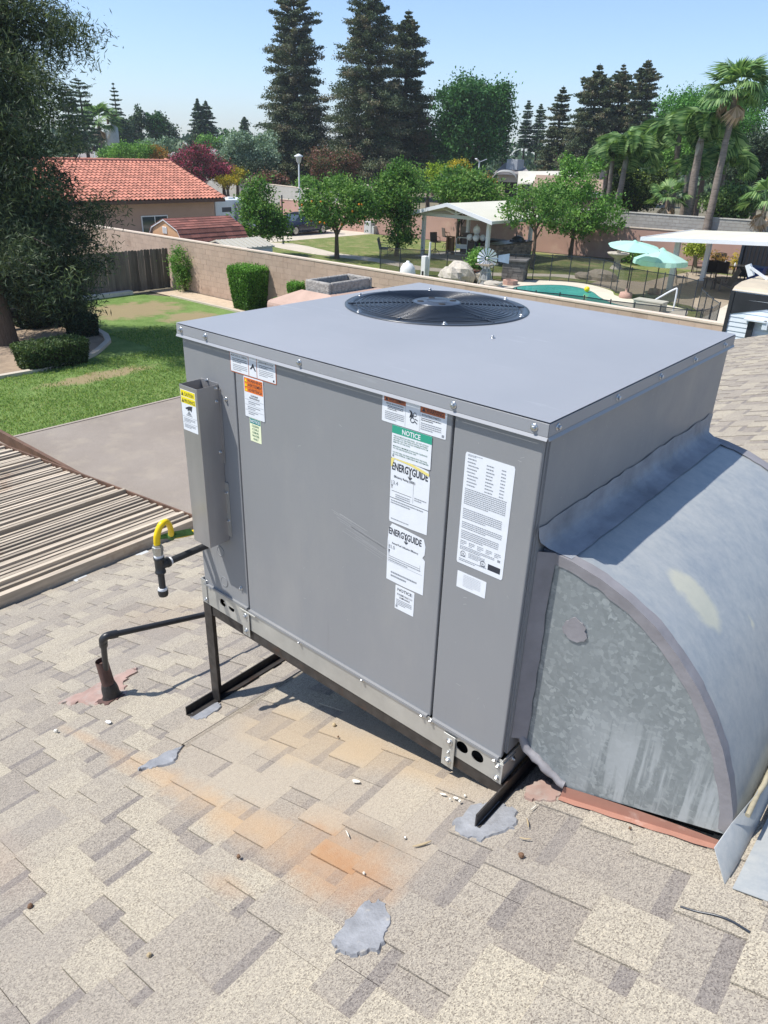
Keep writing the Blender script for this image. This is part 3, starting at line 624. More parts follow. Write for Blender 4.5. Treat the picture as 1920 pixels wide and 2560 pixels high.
sticker('notice_sticker', 'green headed white service access notice above the energy labels', .877, 1.003, .930, .842, K_white, [
    ('rect', 0, 0, 1, .24, K_grn), ('text', 'NOTICE', .26, .05, .15, .46, K_white, .03)] + [('text', s_, .04, .29 + i * .062, .042, w2, K_tgrn, .008) for i, (s_, w2) in enumerate((
        ('THIS IS A SERVICE ACCESS PANEL.  DO NOT ATTACH', .88), ('ANYTHING TO THIS PANEL OR INSTALL ANYTHING', .86), ('AROUND UNIT THAT WOULD INTERFERE WITH THE', .88), ('REMOVAL OF THIS PANEL.', .44), ('', 1),
        ('MAINTAIN A MINIMUM OF 24 INCHES CLEARANCE', .87), ('ON THIS SIDE FOR SERVICING UNIT.', .60), ('', 1), ('DO NOT DRILL OR DRIVE SCREWS INTO THIS PANEL', .88), ('AS VITAL INTERNAL COMPONENTS MAY BE DAMAGED.', .92)))] + [('rect', .03, .90, .045, .06, K_grey)], y=-.0016)
arrow = lambda x, b, s: [('poly', [(x - .012, b), (x + .012, b), (x + .012, b + s), (x + .05, b + s * .72), (x + .05, b + s * .95), (x, b + s * 1.35), (x - .05, b + s * .95), (x - .05, b + s * .72), (x - .012, b + s)], K_blk)]
sticker('energy_sticker', 'upper torn energy label with yellow corner and rating 13.4', .877, 1.004, .850, .658, K_white, [
    ('poly', [(0, .06), (.06, .01), (.55, .045), (.97, .10), (.97, .14), (.5, .075), (.08, .055), (.03, .17), (0, .17)], K_egy), ('text', 'ENERGYGUIDE', .03, .10, .11, .92, K_blk, .035)] + arrow(.5, .17, .085) + [
    ('text', 'Efficiency Rating (SEER)', .09, .285, .035, .55, K_blk, .01), ('text', '13.4', .03, .365, .06, .17, K_grey, 0), ('rect', .6, .30, .006, .30, K_grey), ('rect', .04, .52, .52, .006, K_blk), ('poly', [(.03, .43), (.06, .43), (.045, .50)], K_blk),
    ('dash', .15, .55, .38, .09, 3, K_grey), ('dash', .64, .50, .3, .06, 2, K_grey), ('rect', .0, .625, 1, .008, K_blk), ('dash', .03, .65, .85, .07, 2, K_grey), ('dash', .05, .93, .8, .03, 1, K_grey)], y=-.0008,
    outline=[(.0, .07), (.07, 0), (.5, .03), (.95, .07), (1, .18), (1, .99), (.6, 1), (.02, 1), (0, .97)])
sticker('energy_sticker', 'lower torn energy label with value 81.0', .875, 1.004, .653, .474, K_white, [
    ('text', 'ENERGYGUIDE', .03, .07, .11, .86, K_blk, .03)] + arrow(.49, .14, .085) + [('text', 'Annual Fuel Utilization Efficiency', .12, .30, .035, .70, K_blk, .01), ('text', '81.0', .03, .36, .065, .17, K_grey, 0),
    ('poly', [(.03, .45), (.07, .45), (.05, .52)], K_blk), ('rect', .05, .56, .83, .006, K_blk), ('rect', .05, .50, .006, .07, K_grey), ('rect', .88, .50, .006, .10, K_grey), ('dash', .05, .58, .85, .07, 2, K_grey), ('dash', .12, .80, .7, .12, 2, K_grey), ('rect', .03, .30, .004, .36, K_grey), ('rect', .03, .655, .92, .004, K_grey)], y=-.0008,
    outline=[(.02, .10), (.10, 0), (.5, .02), (.94, .05), (.99, .16), (.98, .30), (.93, .36), (1, .40), (1, .99), (.5, 1), (0, .99), (0, .3)])
sticker('notice_sticker', 'small white compliance notice under the energy labels', .909, .976, .470, .393, K_white, [
    ('text', 'NOTICE:', .12, .08, .12, .78, K_blk, .015), ('text', 'SCAQMD RULE 1111', .10, .30, .075, .80, K_blk, .006), ('text', 'COMPLIANCE', .22, .42, .075, .56, K_blk, .006), ('dash', .08, .55, .82, .26, 4, K_grey), ('rect', .05, .82, .10, .10, K_grey)])
dd_ = []
rr2 = random.Random(4)
for i in range(9):
    dd_.append(('dash', .05 + .03 * rr2.random(), .04 + i * .028, .28 + .1 * rr2.random(), .02, 1, K_grey)); dd_.append(('dash', .45, .05 + i * .028, .2 + .1 * rr2.random(), .02, 1, K_grey)); dd_.append(('dash', .75, .05 + i * .028, .15, .02, 1, K_grey))
for b_, n_, w_ in ((.30, 9, .86), (.48, 6, .82), (.60, 4, .85), (.68, 5, .80)): dd_.append(('dash', .05, b_, w_, n_ * .0165, n_, K_grey))
for i in range(5): dd_.append(('dash', .05 + i * .185, .775, .13, .045, 3, K_grey))
dd_ += [('dash', .05, .825, .75, .04, 3, K_grey), ('text', 'UL', .105, .892, .018, .05, K_blk, .01), ('text', 'LISTED', .07, .918, .010, .12, K_blk, .01), ('text', 'UL', .545, .912, .018, .05, K_blk, .01), ('text', 'LISTED', .51, .938, .010, .12, K_blk, .01), ('dash', .25, .87, .35, .05, 4, K_grey), ('dash', .05, .945, .6, .03, 2, K_grey), ('rect', .68, .90, .26, .055, K_blk), ('rect', .86, .83, .06, .022, K_grey),
        ('dash', .05, .01, .3, .02, 2, K_grey)]
for cx, cy in ((.13, .90), (.57, .92)): dd_.append(('poly', [(cx + .055 * cos(a), cy + .026 * sin(a)) for a in np.linspace(0, 2 * pi, 18)[:-1]] + [(cx + .047 * cos(a), cy + .022 * sin(a)) for a in np.linspace(2 * pi, 0, 18)[:-1]], K_blk))
sticker('data_sticker', 'long white rating plate sticker covered in small print', 1.102, 1.237, .920, .622, K_white, dd_)
sticker('data_sticker', 'small blank looking white sticker below the rating plate', 1.108, 1.195, .599, .551, K_white, [('dash', .22, .08, .6, .75, 8, flat('print_faint', (.55, .57, .60)))])
sticker('caution_sticker', 'yellow headed caution sticker on the flue hood', hx0 + .004, hx1 - .010, .868, .735, K_white, [
    ('rect', .02, .01, .96, .15, K_yel), ('rect', .02, .175, .96, .15, K_yel), tri(.06, .04, .10, 1.5, K_blk), ('text', 'CAUTION', .26, .05, .085, .62, K_blk, .02), tri(.06, .205, .10, 1.5, K_blk), ('text', 'PRUDENCE', .24, .215, .085, .70, K_blk, .02),
    ('poly', [(.27, .43), (.52, .37), (.75, .35), (.66, .50), (.60, .47), (.56, .46), (.40, .49), (.42, .45), (.28, .46)], K_blk), ('rect', .28, .60, .42, .012, K_blk), ('poly', [(.35, .58), (.50, .48), (.65, .58)], K_grey), ('rect', .02, .65, .96, .006, K_grey), ('dash', .1, .68, .75, .10, 3, K_grey), ('rect', .02, .80, .96, .006, K_grey), ('dash', .1, .83, .75, .10, 3, K_grey)], y=hy - .0006, parent=hood)
# paint scratches on the service panel (bare primer streaks, slightly raised burr)
mb = MB(); r = random.Random(3)
for i in range(16):
    x = .66 + r.random() * .15; z = .60 - (x - .66) * .30 + (r.random() - .5) * .05; L = .05 + .12 * r.random(); mb.add([(x, -.0003, z), (x + L, -.0003, z - L * .17), (x + L, -.0003, z - L * .17 + .0009), (x, -.0003, z + .0012)], [(0, 1, 2, 3)])
for i in range(26):
    x = 1.10 + r.random() * .17 if i % 3 else .35 + r.random() * .6; z = .2 + r.random() * .75; L = .003 + .012 * r.random(); a = r.random() * 3; mb.add([(x, -.0003, z), (x + L * cos(a), -.0003, z + L * sin(a)), (x + L * cos(a), -.0003, z + L * sin(a) + .0011), (x, -.0003, z + .0011)], [(0, 1, 2, 3)])
mb.build('scratch_marks', plain('scratched_primer', (.42, .42, .42), .6), U)

# ------------------------------------------------------------------ steel stand
ST = thing('steel_stand', 'dark angle iron stand holding the unit level above the sloping shingles', 'metal stand')
rb = lambda: MB()
rb().box(-.012, W + .012, .0, .004, -.045, -.002).box(-.012, W + .012, .004, .045, -.006, -.002).build('front_beam', m_steel, ST)
rb().box(-.012, W + .012, D - .004, D, -.045, -.002).box(-.012, W + .012, D - .045, D - .004, -.006, -.002).build('rear_beam', m_steel, ST)
def post(x, y, z1, sx=1, sy=1):
    z0 = rz_(x) + .012; m = MB(); m.box(min(x, x + sx * .045), max(x, x + sx * .045), min(y, y + sy * .004), max(y, y + sy * .004), z0, z1)
    m.box(min(x, x + sx * .004), max(x, x + sx * .004), min(y + sy * .004, y + sy * .045), max(y + sy * .004, y + sy * .045), z0, z1); return m.build('post', m_steel, ST)
post(-.014, -.0045, -.001); post(-.014, D + .0045, -.001, 1, -1)
def railb(x, y0, y1, hgt=.042, side=1, fw=.045):
    m = MB(); z = rz_(x) + .008; m.box(min(x, x + side * .004), max(x, x + side * .004), y0, y1, z, z + hgt)
    m.add([(x, y0, z), (x + side * fw, y0, rz_(x + side * fw) + .010), (x + side * fw, y1, rz_(x + side * fw) + .010), (x, y1, z), (x, y0, z + .004), (x + side * fw, y0, rz_(x + side * fw) + .014), (x + side * fw, y1, rz_(x + side * fw) + .014), (x, y1, z + .004)],
          [(0, 3, 2, 1), (4, 5, 6, 7), (0, 1, 5, 4), (1, 2, 6, 5), (2, 3, 7, 6)] if side > 0 else [(0, 1, 2, 3), (7, 6, 5, 4), (4, 5, 1, 0), (5, 6, 2, 1), (6, 7, 3, 2)]); return m.build('roof_rail', m_steel, ST)
railb(-.020, -.13, 1.30); railb(1.322, -.145, 1.30, .048, 1, .016)
screw(ST, (-.018, -.03, rz_(0) + .03), (-1, 0, 0), .006)
# ------------------------------------------------------------------ duct
DU = thing('duct_elbow', 'weathered galvanised quarter round duct running from the unit down into the roof', 'air duct', (1.6, .06, rz_(1.6)))
YD0, YD1 = .06, 1.16
arc = [(1.306, .712), (1.38, .706), (1.455, .690), (1.525, .664), (1.592, .628), (1.652, .580), (1.708, .522), (1.752, .462), (1.788, .400), (1.820, .325), (1.844, .250), (1.856, .190), (1.858, rz_(1.858) + .015)]
prof = arc
def dense_(a, n=4):
    out = []; c = [a[0]] + list(a) + [a[-1]]
    for i in range(1, len(c) - 2):
        for k in range(n):
            t = k / n; out.append(tuple(.5 * ((2 * c[i][m]) + (-c[i - 1][m] + c[i + 1][m]) * t + (2 * c[i - 1][m] - 5 * c[i][m] + 4 * c[i + 1][m] - c[i + 2][m]) * t * t + (-c[i - 1][m] + 3 * c[i][m] - 3 * c[i + 1][m] + c[i + 2][m]) * t ** 3) for m in (0, 1)))
    return out + [a[-1]]
mb = MB()
_A = dense_(arc, 3); _ny = 9
mb.add([(a[0], YD0 - .002 + (YD1 - YD0) * j / (_ny - 1), a[1] + .003 * sin(3.1 * j + a[0] * 9)) for a in _A for j in range(_ny)], [(i * _ny + j, (i + 1) * _ny + j, (i + 1) * _ny + j + 1, i * _ny + j + 1) for i in range(len(_A) - 1) for j in range(_ny - 1)], 0, True)
mb.build('curved_skin', m_duct, DU)
side = arc[:-1] + [(1.852, rz_(1.852) + .048), (1.465, rz_(1.465) + .045), (1.338, .115), (1.306, .14)]
MB().prism([(a, b) for a, b in side], 1, YD0, YD0 + .002).build('cheek_panel', m_span, DU)
MB().prism([(a, b) for a, b in side], 1, YD1 - .002, YD1).build('cheek_panel', m_span, DU)
# flared collar against the cabinet, tucked up to z = .79
mb = MB(); prof2 = [(1.3050, .782, .012), (1.3056, .760, .018), (1.3075, .742, .03), (1.318, .723, .05), (1.345, .7125, .060), (1.375, .709, .062)]
r = random.Random(6); rows = []
for (x, z, yy) in prof2:
    rows.append([(x + .002 + (r.random() - .5) * .003, yy + (YD1 + .05 - yy * 1.0 - yy + .0) * k / 30, z + .0015 + (r.random() - .5) * (.012 if z > .77 else .003)) for k in range(31)])
vs = sum(rows, []); mb.add(vs, [(i * 31 + j, i * 31 + j + 1, (i + 1) * 31 + j + 1, (i + 1) * 31 + j) for i in range(5) for j in range(30)], 0, True)
mb.build('flared_collar', plain('collar_sealant_coat', (.27, .285, .31), .55, .0, .25, 9, .8, 30, .006), DU)
# sealant bands
def seal_strip(pts_in, pts_out, name='sealant_seam', hgt=.003, seed=1, mat=None):
    r = random.Random(seed); n = len(pts_in); vs = []
    for i in range(n):
        a, b = Vector(pts_in[i]), Vector(pts_out[i]); d = (b - a)
        for k, f_ in enumerate((0, .33, .66, 1)):
            p = a + d * f_ * (1 + (r.random() - .5) * .14 if k == 3 else 1); vs.append(p)
    fs = [(i * 4 + k, i * 4 + k + 1, (i + 1) * 4 + k + 1, (i + 1) * 4 + k) for i in range(n - 1) for k in range(3)]
    return MB().add(vs, fs, 0, True).build(name, mat or m_seal, DU)
def dense(a, n=4):
    out = []
    for i in range(len(a) - 1):
        for k in range(n): f_ = k / n; out.append((a[i][0] * (1 - f_) + a[i + 1][0] * f_, a[i][1] * (1 - f_) + a[i + 1][1] * f_))
    return out + [a[-1]]
da = dense(arc[:-1]); off = lambda p, q: (p[0] * q, p[1])
cx_, cz_ = 1.31, .13
inn = [(cx_ + (p[0] - cx_) * (.953 - .003 * sin(i_ * .9)), cz_ + (p[1] - cz_) * (.957 - .003 * sin(i_ * 1.3))) for i_, p in enumerate(da)]; outp = [(cx_ + (p[0] - cx_) * 1.007, cz_ + (p[1] - cz_) * 1.007) for p in da]
seal_strip([(p[0], YD0 - .005, p[1]) for p in outp], [(p[0], YD0 - .003, p[1]) for p in inn], seed=3)
seal_strip([(p[0], YD0 - .005, p[1]) for p in outp], [(p[0] + (q[0] - p[0]) * .3, YD0 + .026, p[1] + (q[1] - p[1]) * .3 + .001) for p, q in zip(outp, outp)], seed=4)
seal_strip([(p[0], YD1 + .001, p[1]) for p in outp], [(p[0], YD1 - .05, p[1]) for p in outp], seed=5)
vl = [(z) for z in np.linspace(.715, .14, 14)]
seal_strip([(1.3045, YD0 - .03, z + .002) for z in vl], [(1.338, YD0 - .004, z) for z in vl], seed=6)
bl = [(1.345 + .12 * k / 8, .105 - (.105 - rz_(1.465) - .045) * k / 8) for k in range(9)]
r = random.Random(7); MB().tube([(1.318, YD0 - .004, .150)] + [(p[0] - .004, YD0 - .002 + (r.random() - .5) * .004, p[1] + .004 + (r.random() - .5) * .006) for p in bl], [.012] + [.010 + .006 * r.random() for p in bl], 9).build('sealant_seam', m_seal, DU)
mb = MB(); r = random.Random(2); blob = [(1.415 + .028 * cos(a) * (1 + .22 * (r.random() - .5)) * (1.25 if sin(a) < 0 else 1), .535 + .030 * sin(a) * (1 + .25 * (r.random() - .5))) for a in np.linspace(0, 2 * pi, 27)[:-1]]
mb.prism(blob, 1, YD0 - .0045, YD0 - .0005).build('sealant_dab', m_seal, DU)
# side flashing plate with a bead along its top, loose front corner
plate = [(1.886, -.05), (1.846, .035), (1.862, .07), (1.866, .3), (1.868, .7), (1.868, 1.2)]
mb = MB(); _A0 = PY(1785, 2119, -.03); top = [tuple(_A0), (1.852, .045, .235), (1.870, .14, .258), (1.872, .35, .264), (1.872, .7, .268), (1.872, 1.2, .27)]
bot = [(1.884, -.048, rz_(1.884) + .011), (1.889, .02, rz_(1.889) + .012), (1.892, .15, rz_(1.892) + .012), (1.892, .35, rz_(1.892) + .012), (1.892, .7, rz_(1.892) + .012), (1.892, 1.2, rz_(1.892) + .012)]
n = 6; vs = top + bot + [(x + .0015, y, z) for x, y, z in top] + [(x + .0015, y, z) for x, y, z in bot]
mb.add(vs, [(i, i + 1, n + i + 1, n + i) for i in range(n - 1)] + [(2 * n + i, 3 * n + i, 3 * n + i + 1, 2 * n + i + 1) for i in range(n - 1)] + [(i, 2 * n + i, 2 * n + i + 1, i + 1) for i in range(n - 1)] + [(0, n, 3 * n, 2 * n)], 0, True)
mb.build('side_flashing', m_duct, DU)
r = random.Random(8); MB().tube([(1.8745 + (r.random() - .5) * .003, .075 + (1.12) * k / 30, .247 + .022 * min(1, k / 6) + (r.random() - .5) * .003) for k in range(31)], [(.0065 if k in (0, 1, 2, 3, 4) else .0035) * (.8 + .5 * r.random()) for k in range(31)], 8).build('sealant_bead', plain('old_tan_sealant', (.36, .32, .22), .8, 0, .25, 40, .5, 60, .002), DU)
AP = thing('apron_flashing', 'flat bluish galvanised apron flashing lying on the shingles at the right edge', 'flashing', (2.0, .3, rz_(2.0)))
mb = MB(); hh = .013
mb.add([pt(1.905, -.055, hh), pt(2.28, -.065, hh), pt(2.28, 1.3, hh), pt(1.93, 1.3, hh), pt(1.905, -.055, hh - .002), pt(2.28, -.065, hh - .002), pt(2.28, 1.3, hh - .002), pt(1.93, 1.3, hh - .002)],
       [(0, 1, 2, 3), (7, 6, 5, 4), (0, 4, 5, 1), (1, 5, 6, 2), (2, 6, 7, 3), (3, 7, 4, 0)]).build('sheet', m_duct, AP)
# terracotta curb under the cheek
CU = thing('curb_flashing', 'terracotta painted metal flashing along the bottom of the duct cheek', 'flashing', (1.65, .07, rz_(1.65)))
xs = np.linspace(1.462, 1.845, 9)
mb = MB(); topv = [(x, YD0 - .003, rz_(x) + .049 - .022 * ((x - 1.462) / .383) ** 2) for x in xs]; b1 = [pt(x, YD0 - .005, .0135) for x in xs]; b2 = [pt(x, YD0 - .020 - .003 * (i % 2), .013) for i, x in enumerate(xs)]
mb.add(topv + b1 + b2, [(i, i + 9, i + 10, i + 1) for i in range(8)] + [(i + 9, i + 18, i + 19, i + 10) for i in range(8)])
mb.build('flange', m_terra, CU)
MB().box(1.47, 1.85, YD0 + .03, YD1 - .03, rz_(1.47) - .01, rz_(1.47) + .02).add([(1.47, YD0 + .03, rz_(1.47)), (1.85, YD0 + .03, rz_(1.85)), (1.85, YD0 + .03, rz_(1.85) + .05), (1.47, YD0 + .03, rz_(1.47) + .05)], [(0, 1, 2, 3)]).build('curb', m_dark, CU)

# ------------------------------------------------------------------ pipes
GP = thing('gas_pipe', 'black iron gas pipe with tee, capped drip leg and yellow flexible connector', 'gas pipe', (.033, -.2, .25))
tx, ty = .033, -.195; gz = .257
MB().tube([(tx, .02, gz), (tx, ty + .022, gz)], .0125, 12).build('pipe', m_iron, GP)
MB().lathe([(.0165, -.028), (.0185, -.028), (.0185, -.022), (.0165, -.020), (.0165, .024), (.0185, .026), (.0185, .034), (.016, .034)], (tx, ty, gz), 16).tube([(tx, ty, gz), (tx, ty + .030, gz)], .0165, 14).tube([(tx, ty + .026, gz), (tx, ty + .036, gz)], .0185, 14).build('tee', m_iron, GP)
MB().lathe([(.0155, .034), (.0165, .038), (.014, .043)], (tx, ty, gz), 14).tube([(tx, ty + .036, gz), (tx, ty + .045, gz)], .0145, 12).lathe([(.0150, -.098), (.0175, -.096), (.014, -.088)], (tx, ty, gz), 14).build('thread_tape', m_tape, GP)
MB().tube([(tx, ty, gz - .026), (tx, ty, gz - .094)], .0118, 12).build('drip_leg', m_iron, GP)
MB().lathe([(.0178, -.096), (.0178, -.112), (.016, -.120), (.010, -.122)], (tx, ty, gz), 14).build('cap', m_iron, GP)
MB().lathe([(.0165, .043), (.0165, .054), (.0185, .056), (.0185, .074), (.0145, .076), (.0145, .082)], (tx, ty, gz), 6, smooth=False).build('flare_nut', m_fit, GP)
hp = []; A = Vector((tx, ty, gz + .08)); 
ctrl = [A, A + Vector((.002, .002, .035)), A + Vector((.006, .016, .068)), A + Vector((.003, .038, .075)), A + Vector((-.010, .058, .055)), A + Vector((-.028, .075, .020)), A + Vector((-.045, .085, -.010))]
def cr(ctrl, n=10):
    out = []; c = [ctrl[0]] + list(ctrl) + [ctrl[-1]]
    for i in range(1, len(c) - 2):
        for k in range(n):
            t = k / n; p0, p1, p2, p3 = [Vector(q) for q in c[i - 1:i + 3]]
            out.append(.5 * ((2 * p1) + (-p0 + p2) * t + (2 * p0 - 5 * p1 + 4 * p2 - p3) * t * t + (-p0 + 3 * p1 - 3 * p2 + p3) * t ** 3))
    return out + [Vector(c[-2])]
path = cr(ctrl, 14); MB().tube(path, [.0100 + (.0018 if (i % 2 and i < 36) else 0) for i in range(len(path))], 12).build('flexible_hose', m_yellow, GP)
e = path[-1]; MB().tube([e, e + Vector((-.010, .006, -.016))], [.013, .015], 6).build('coupling', m_green, GP)
q_ = e + Vector((-.010, .006, -.014))
MB().add([q_ + Vector((-.035, -.05, .004)), q_ + Vector((.0, -.012, .02)), q_ + Vector((.045, .05, .030)), q_ + Vector((.055, .06, .006)), q_ + Vector((.01, .01, -.006)), q_ + Vector((-.03, -.04, -.008))], [(0, 1, 2, 3, 4, 5)]).bar(q_ + Vector((-.02, -.03, .0)), q_ + Vector((.03, .035, .008)), .010, .008).build('valve_handle', m_green, GP)
MB().tube(cr([q_, q_ + Vector((-.0, .05, -.012)), q_ + Vector((.0, .12, -.02)), q_ + Vector((.03, .4, -.02))]), .0095, 10).build('yellow_pipe', m_yellow, GP)
# condensate line
VX, VY = -.511, -.182; VZ = rz_(VX)
CP = thing('condensate_pipe', 'black plastic drain pipe with elbow running from the vent stack to the unit', 'drain pipe', (VX, VY, VZ))
def onray_y(u, v, y): return PY(u, v, y)
E0 = Vector(PY(257, 1592, -.215)); Q0 = Vector(PY(513, 1536, .22)); Q1 = E0 + (Q0 - E0) * 2.2
EB = Vector((VX, VY - .008, VZ + .17))
MB().tube([EB, E0 + (EB - E0) * .18], .0125, 12).build('riser', m_abs, CP)
MB().tube(cr([E0 + (EB - E0) * .22, E0 + (EB - E0) * .08, E0 + (Q0 - E0) * .04, E0 + (Q0 - E0) * .12], 6), .0165, 12).tube([E0 + (EB - E0) * .15, E0 + (EB - E0) * .26], .0175, 12).tube([E0 + (Q0 - E0) * .06, E0 + (Q0 - E0) * .13], .0175, 12).build('elbow', m_abs, CP)
MB().tube([E0 + (Q0 - E0) * .1, Q1], .0128, 12).build('run', m_abs, CP)
VS = thing('vent_stack', 'short rusty vent stack with black mastic collar on the left shingles', 'vent pipe', (VX, VY, VZ))
st = Vector((-.012, -.006, .0))
tp = Vector((VX - .020, VY - .012, VZ + .205)); b0 = Vector((VX, VY, VZ))
MB().tube([b0, b0 + (tp - b0) * .5, tp], [.030, .027, .026], 16, caps=False).tube([tp, b0 + (tp - b0) * .5], [.0235, .0235], 16, caps=False).tube([tp - Vector((0, 0, .02)), tp - Vector((0, 0, .03))], .024, 12).build('stack', m_rust, VS)
r = random.Random(4); MB().tube([b0 + (tp - b0) * f_ for f_ in (0, .08, .16, .24, .33, .42)], [.046, .041, .036, .036, .034, .029], 16).build('mastic_collar', m_mastic, VS)
lay_patch('rust_stain', [(VX - .03, VY - .07), (VX - .06, VY), (VX, VY + .06), (VX + .06, VY + .03), (VX + .05, VY - .06)], m_rust, 'dark rusty stain on the shingles around the foot of the vent stack', 'stain', h=.0135, jit=.01, seed=4, dome=.001)
# ================================================================== SURROUNDINGS
def sheet(name, pts, z, mat, label=None, cat=None, kind='structure', parent=None, th=0):
    m = MB(); n = len(pts)
    if th: m.prism([(p[0], p[1]) for p in pts], 2, z - th, z)
    else: m.add([(p[0], p[1], z) for p in pts], [tuple(range(n))])
    return m.build(name, mat, parent, label, cat, kind=kind)
def g2(u, v, z=ZG): return tuple(PZ(u, v, z)[:2])
def smooth(pts, n=8, closed=True):
    c = [Vector((p[0], p[1], 0)) for p in pts]; out = []; k = len(c)
    for i in range(k):
        p0, p1, p2, p3 = c[(i - 1) % k], c[i], c[(i + 1) % k], c[(i + 2) % k]
        for j in range(n):
            t = j / n; q = .5 * ((2 * p1) + (-p0 + p2) * t + (2 * p0 - 5 * p1 + 4 * p2 - p3) * t * t + (-p0 + 3 * p1 - 3 * p2 + p3) * t ** 3); out.append((q.x, q.y))
    return out
def grassmat(name, g1, g3, dry, amt, sc):
    m, t, b = M_(name); c = ramp(t, noise(t, 3, 6, .65), [(.35, g1), (.65, g3)])
    fine = ramp(t, noise(t, 26, 4, .7), [(.3, (.62, .62, .62)), (.7, (1.3, 1.3, 1.3))]); c = mix(t, .9, c, fine, 'MULTIPLY')
    c = mix(t, ramp(t, noise(t, sc, 6, .7), [(amt, (0, 0, 0)), (amt + .16, (1, 1, 1))]), c, dry); t.links.new(c, b.inputs['Base Color']); b.inputs['Roughness'].default_value = .9; b.inputs['Specular IOR Level'].default_value = .15
    bump(t, b, noise(t, 30, 3, .7), .8, .05); return m
m_ground = plain('dry_ground', (.17, .15, .10), .95, 0, .3, .15, .3, 3, .05)
def lawnmat():
    m, t, b = M_('watered_lawn'); P = N(t, 'ShaderNodeNewGeometry').outputs['Position']
    c = ramp(t, noise(t, 1.6, 6, .65), [(.35, (.12, .20, .05)), (.65, (.19, .28, .085))])
    c = mix(t, .8, c, ramp(t, noise(t, 22, 4, .7), [(.3, (.65, .65, .65)), (.7, (1.35, 1.35, 1.35))]), 'MULTIPLY')
    sx = N(t, 'ShaderNodeSeparateXYZ'); t.links.new(P, sx.inputs[0])
    def blob(cx, cy, rx, ry):
        dx = math_(t, 'DIVIDE', math_(t, 'SUBTRACT', sx.outputs[0], cx), rx); dy = math_(t, 'DIVIDE', math_(t, 'SUBTRACT', sx.outputs[1], cy), ry)
        d = math_(t, 'SQRT', math_(t, 'ADD', math_(t, 'MULTIPLY', dx, dx), math_(t, 'MULTIPLY', dy, dy)))
        return math_(t, 'ADD', d, math_(t, 'MULTIPLY', math_(t, 'SUBTRACT', noise(t, 1.8, 5, .65, P), .5), 1.6))
    for bx in ((-22.6, 13.3, 1.6, 2.3), (-20.2, 14.2, .9, 1.2), (-15.6, 8.0, .45, 1.7), (-6.9, 3.0, .55, 2.2)):
        c = mix(t, ramp(t, blob(*bx), [(.65, (.85, .85, .85)), (1.25, (0, 0, 0))]), c, (.33, .25, .15))
    t.links.new(c, b.inputs['Base Color']); b.inputs['Roughness'].default_value = .9; b.inputs['Specular IOR Level'].default_value = .15
    bump(t, b, noise(t, 30, 3, .7), .8, .04); return m
m_lawn = lawnmat()
m_lawn2 = grassmat('patchy_lawn', (.13, .18, .05), (.21, .24, .08), (.33, .28, .14), .50, 1.1)
m_conc = plain('pale_concrete', (.52, .46, .37), .85, 0, .08, 1.2, .2, 20, .01)
m_deck2 = plain('pool_deck_concrete', (.58, .53, .43), .8, 0, .08, 1.5)
m_soil = plain('bare_soil', (.30, .225, .155), .95, 0, .25, 3, .5, 14, .03)
m_gravel = plain('tan_gravel_strip', (.50, .40, .29), .95, 0, .15, 5, .4, 30, .02)
m_block = plain('tan_concrete_block', (.46, .345, .265), .9, 0, .07, 2.5, .5, 40, .006, tint=.06, dirt=((.33, .23, .17), 1.2, .58))
m_mort = plain('block_mortar', (.47, .37, .29), .95, 0, .08, 10)
m_cap = plain('pale_wall_cap', (.62, .52, .42), .9, 0, .06, 5)
m_gblock = plain('grey_concrete_block', (.40, .385, .35), .92, 0, .10, 1.2, .4, 20, .01, tint=.08)
m_pink = plain('pink_stucco_wall', (.46, .285, .23), .92, 0, .08, .8, .3, 20, .01, dirt=((.52, .36, .28), .9, .55))
m_wood = plain('grey_fence_board', (.135, .115, .10), .85, 0, .25, 3, .4, 30, .003, stretch=(4, 4, .35), tint=.35)
m_lat = plain('weathered_lattice_wood', (.46, .39, .30), .85, 0, .22, 6, .4, 60, .002, stretch=(6, .5, 6), tint=.22, dirt=((.26, .15, .09), 1.6, .60))
m_latr = plain('reddish_joist_wood', (.15, .085, .055), .8, 0, .25, 8, tint=.2)
m_wmetal = plain('white_painted_metal', (.72, .74, .76), .4, .0, .04, 3)
m_awn = plain('cream_insulated_roof', (.64, .62, .51), .6, 0, .06, .6)
m_glass = plain('window_glass', (.04, .055, .065), .06, 0, .15, 1, spec=.9)
m_red = plain('red_clay_tile', (.50, .205, .14), .8, 0, .14, 4, tint=.24)
m_brown = plain('dark_brown_trim', (.10, .055, .04), .7)
m_greyroof = plain('grey_shingle_roof', (.27, .25, .24), .9, 0, .10, .9, .4, 4, .03)
m_tanroof = plain('tan_shingle_roof', (.30, .215, .155), .9, 0, .08, 1.2, .3, 5, .03, tint=.1)
m_bark = plain('grey_brown_bark', (.12, .085, .06), .95, 0, .35, 6, .8, 14, .03, stretch=(3, 3, .5))
m_dbark = plain('dark_bark', (.06, .045, .035), .95, 0, .35, 6, .8, 14, .03, stretch=(3, 3, .5))
m_palmt = plain('palm_trunk_bark', (.23, .19, .16), .92, 0, .35, 4, .8, 10, .04, stretch=(.6, .6, 4))

R_ = 900
grd = MB(); grd.add([(-R_, -R_, ZG - .03), (R_, -R_, ZG - .03), (R_, R_, ZG - .03), (-R_, R_, ZG - .03)], [(0, 1, 2, 3)]).build('ground', m_ground, kind='structure')
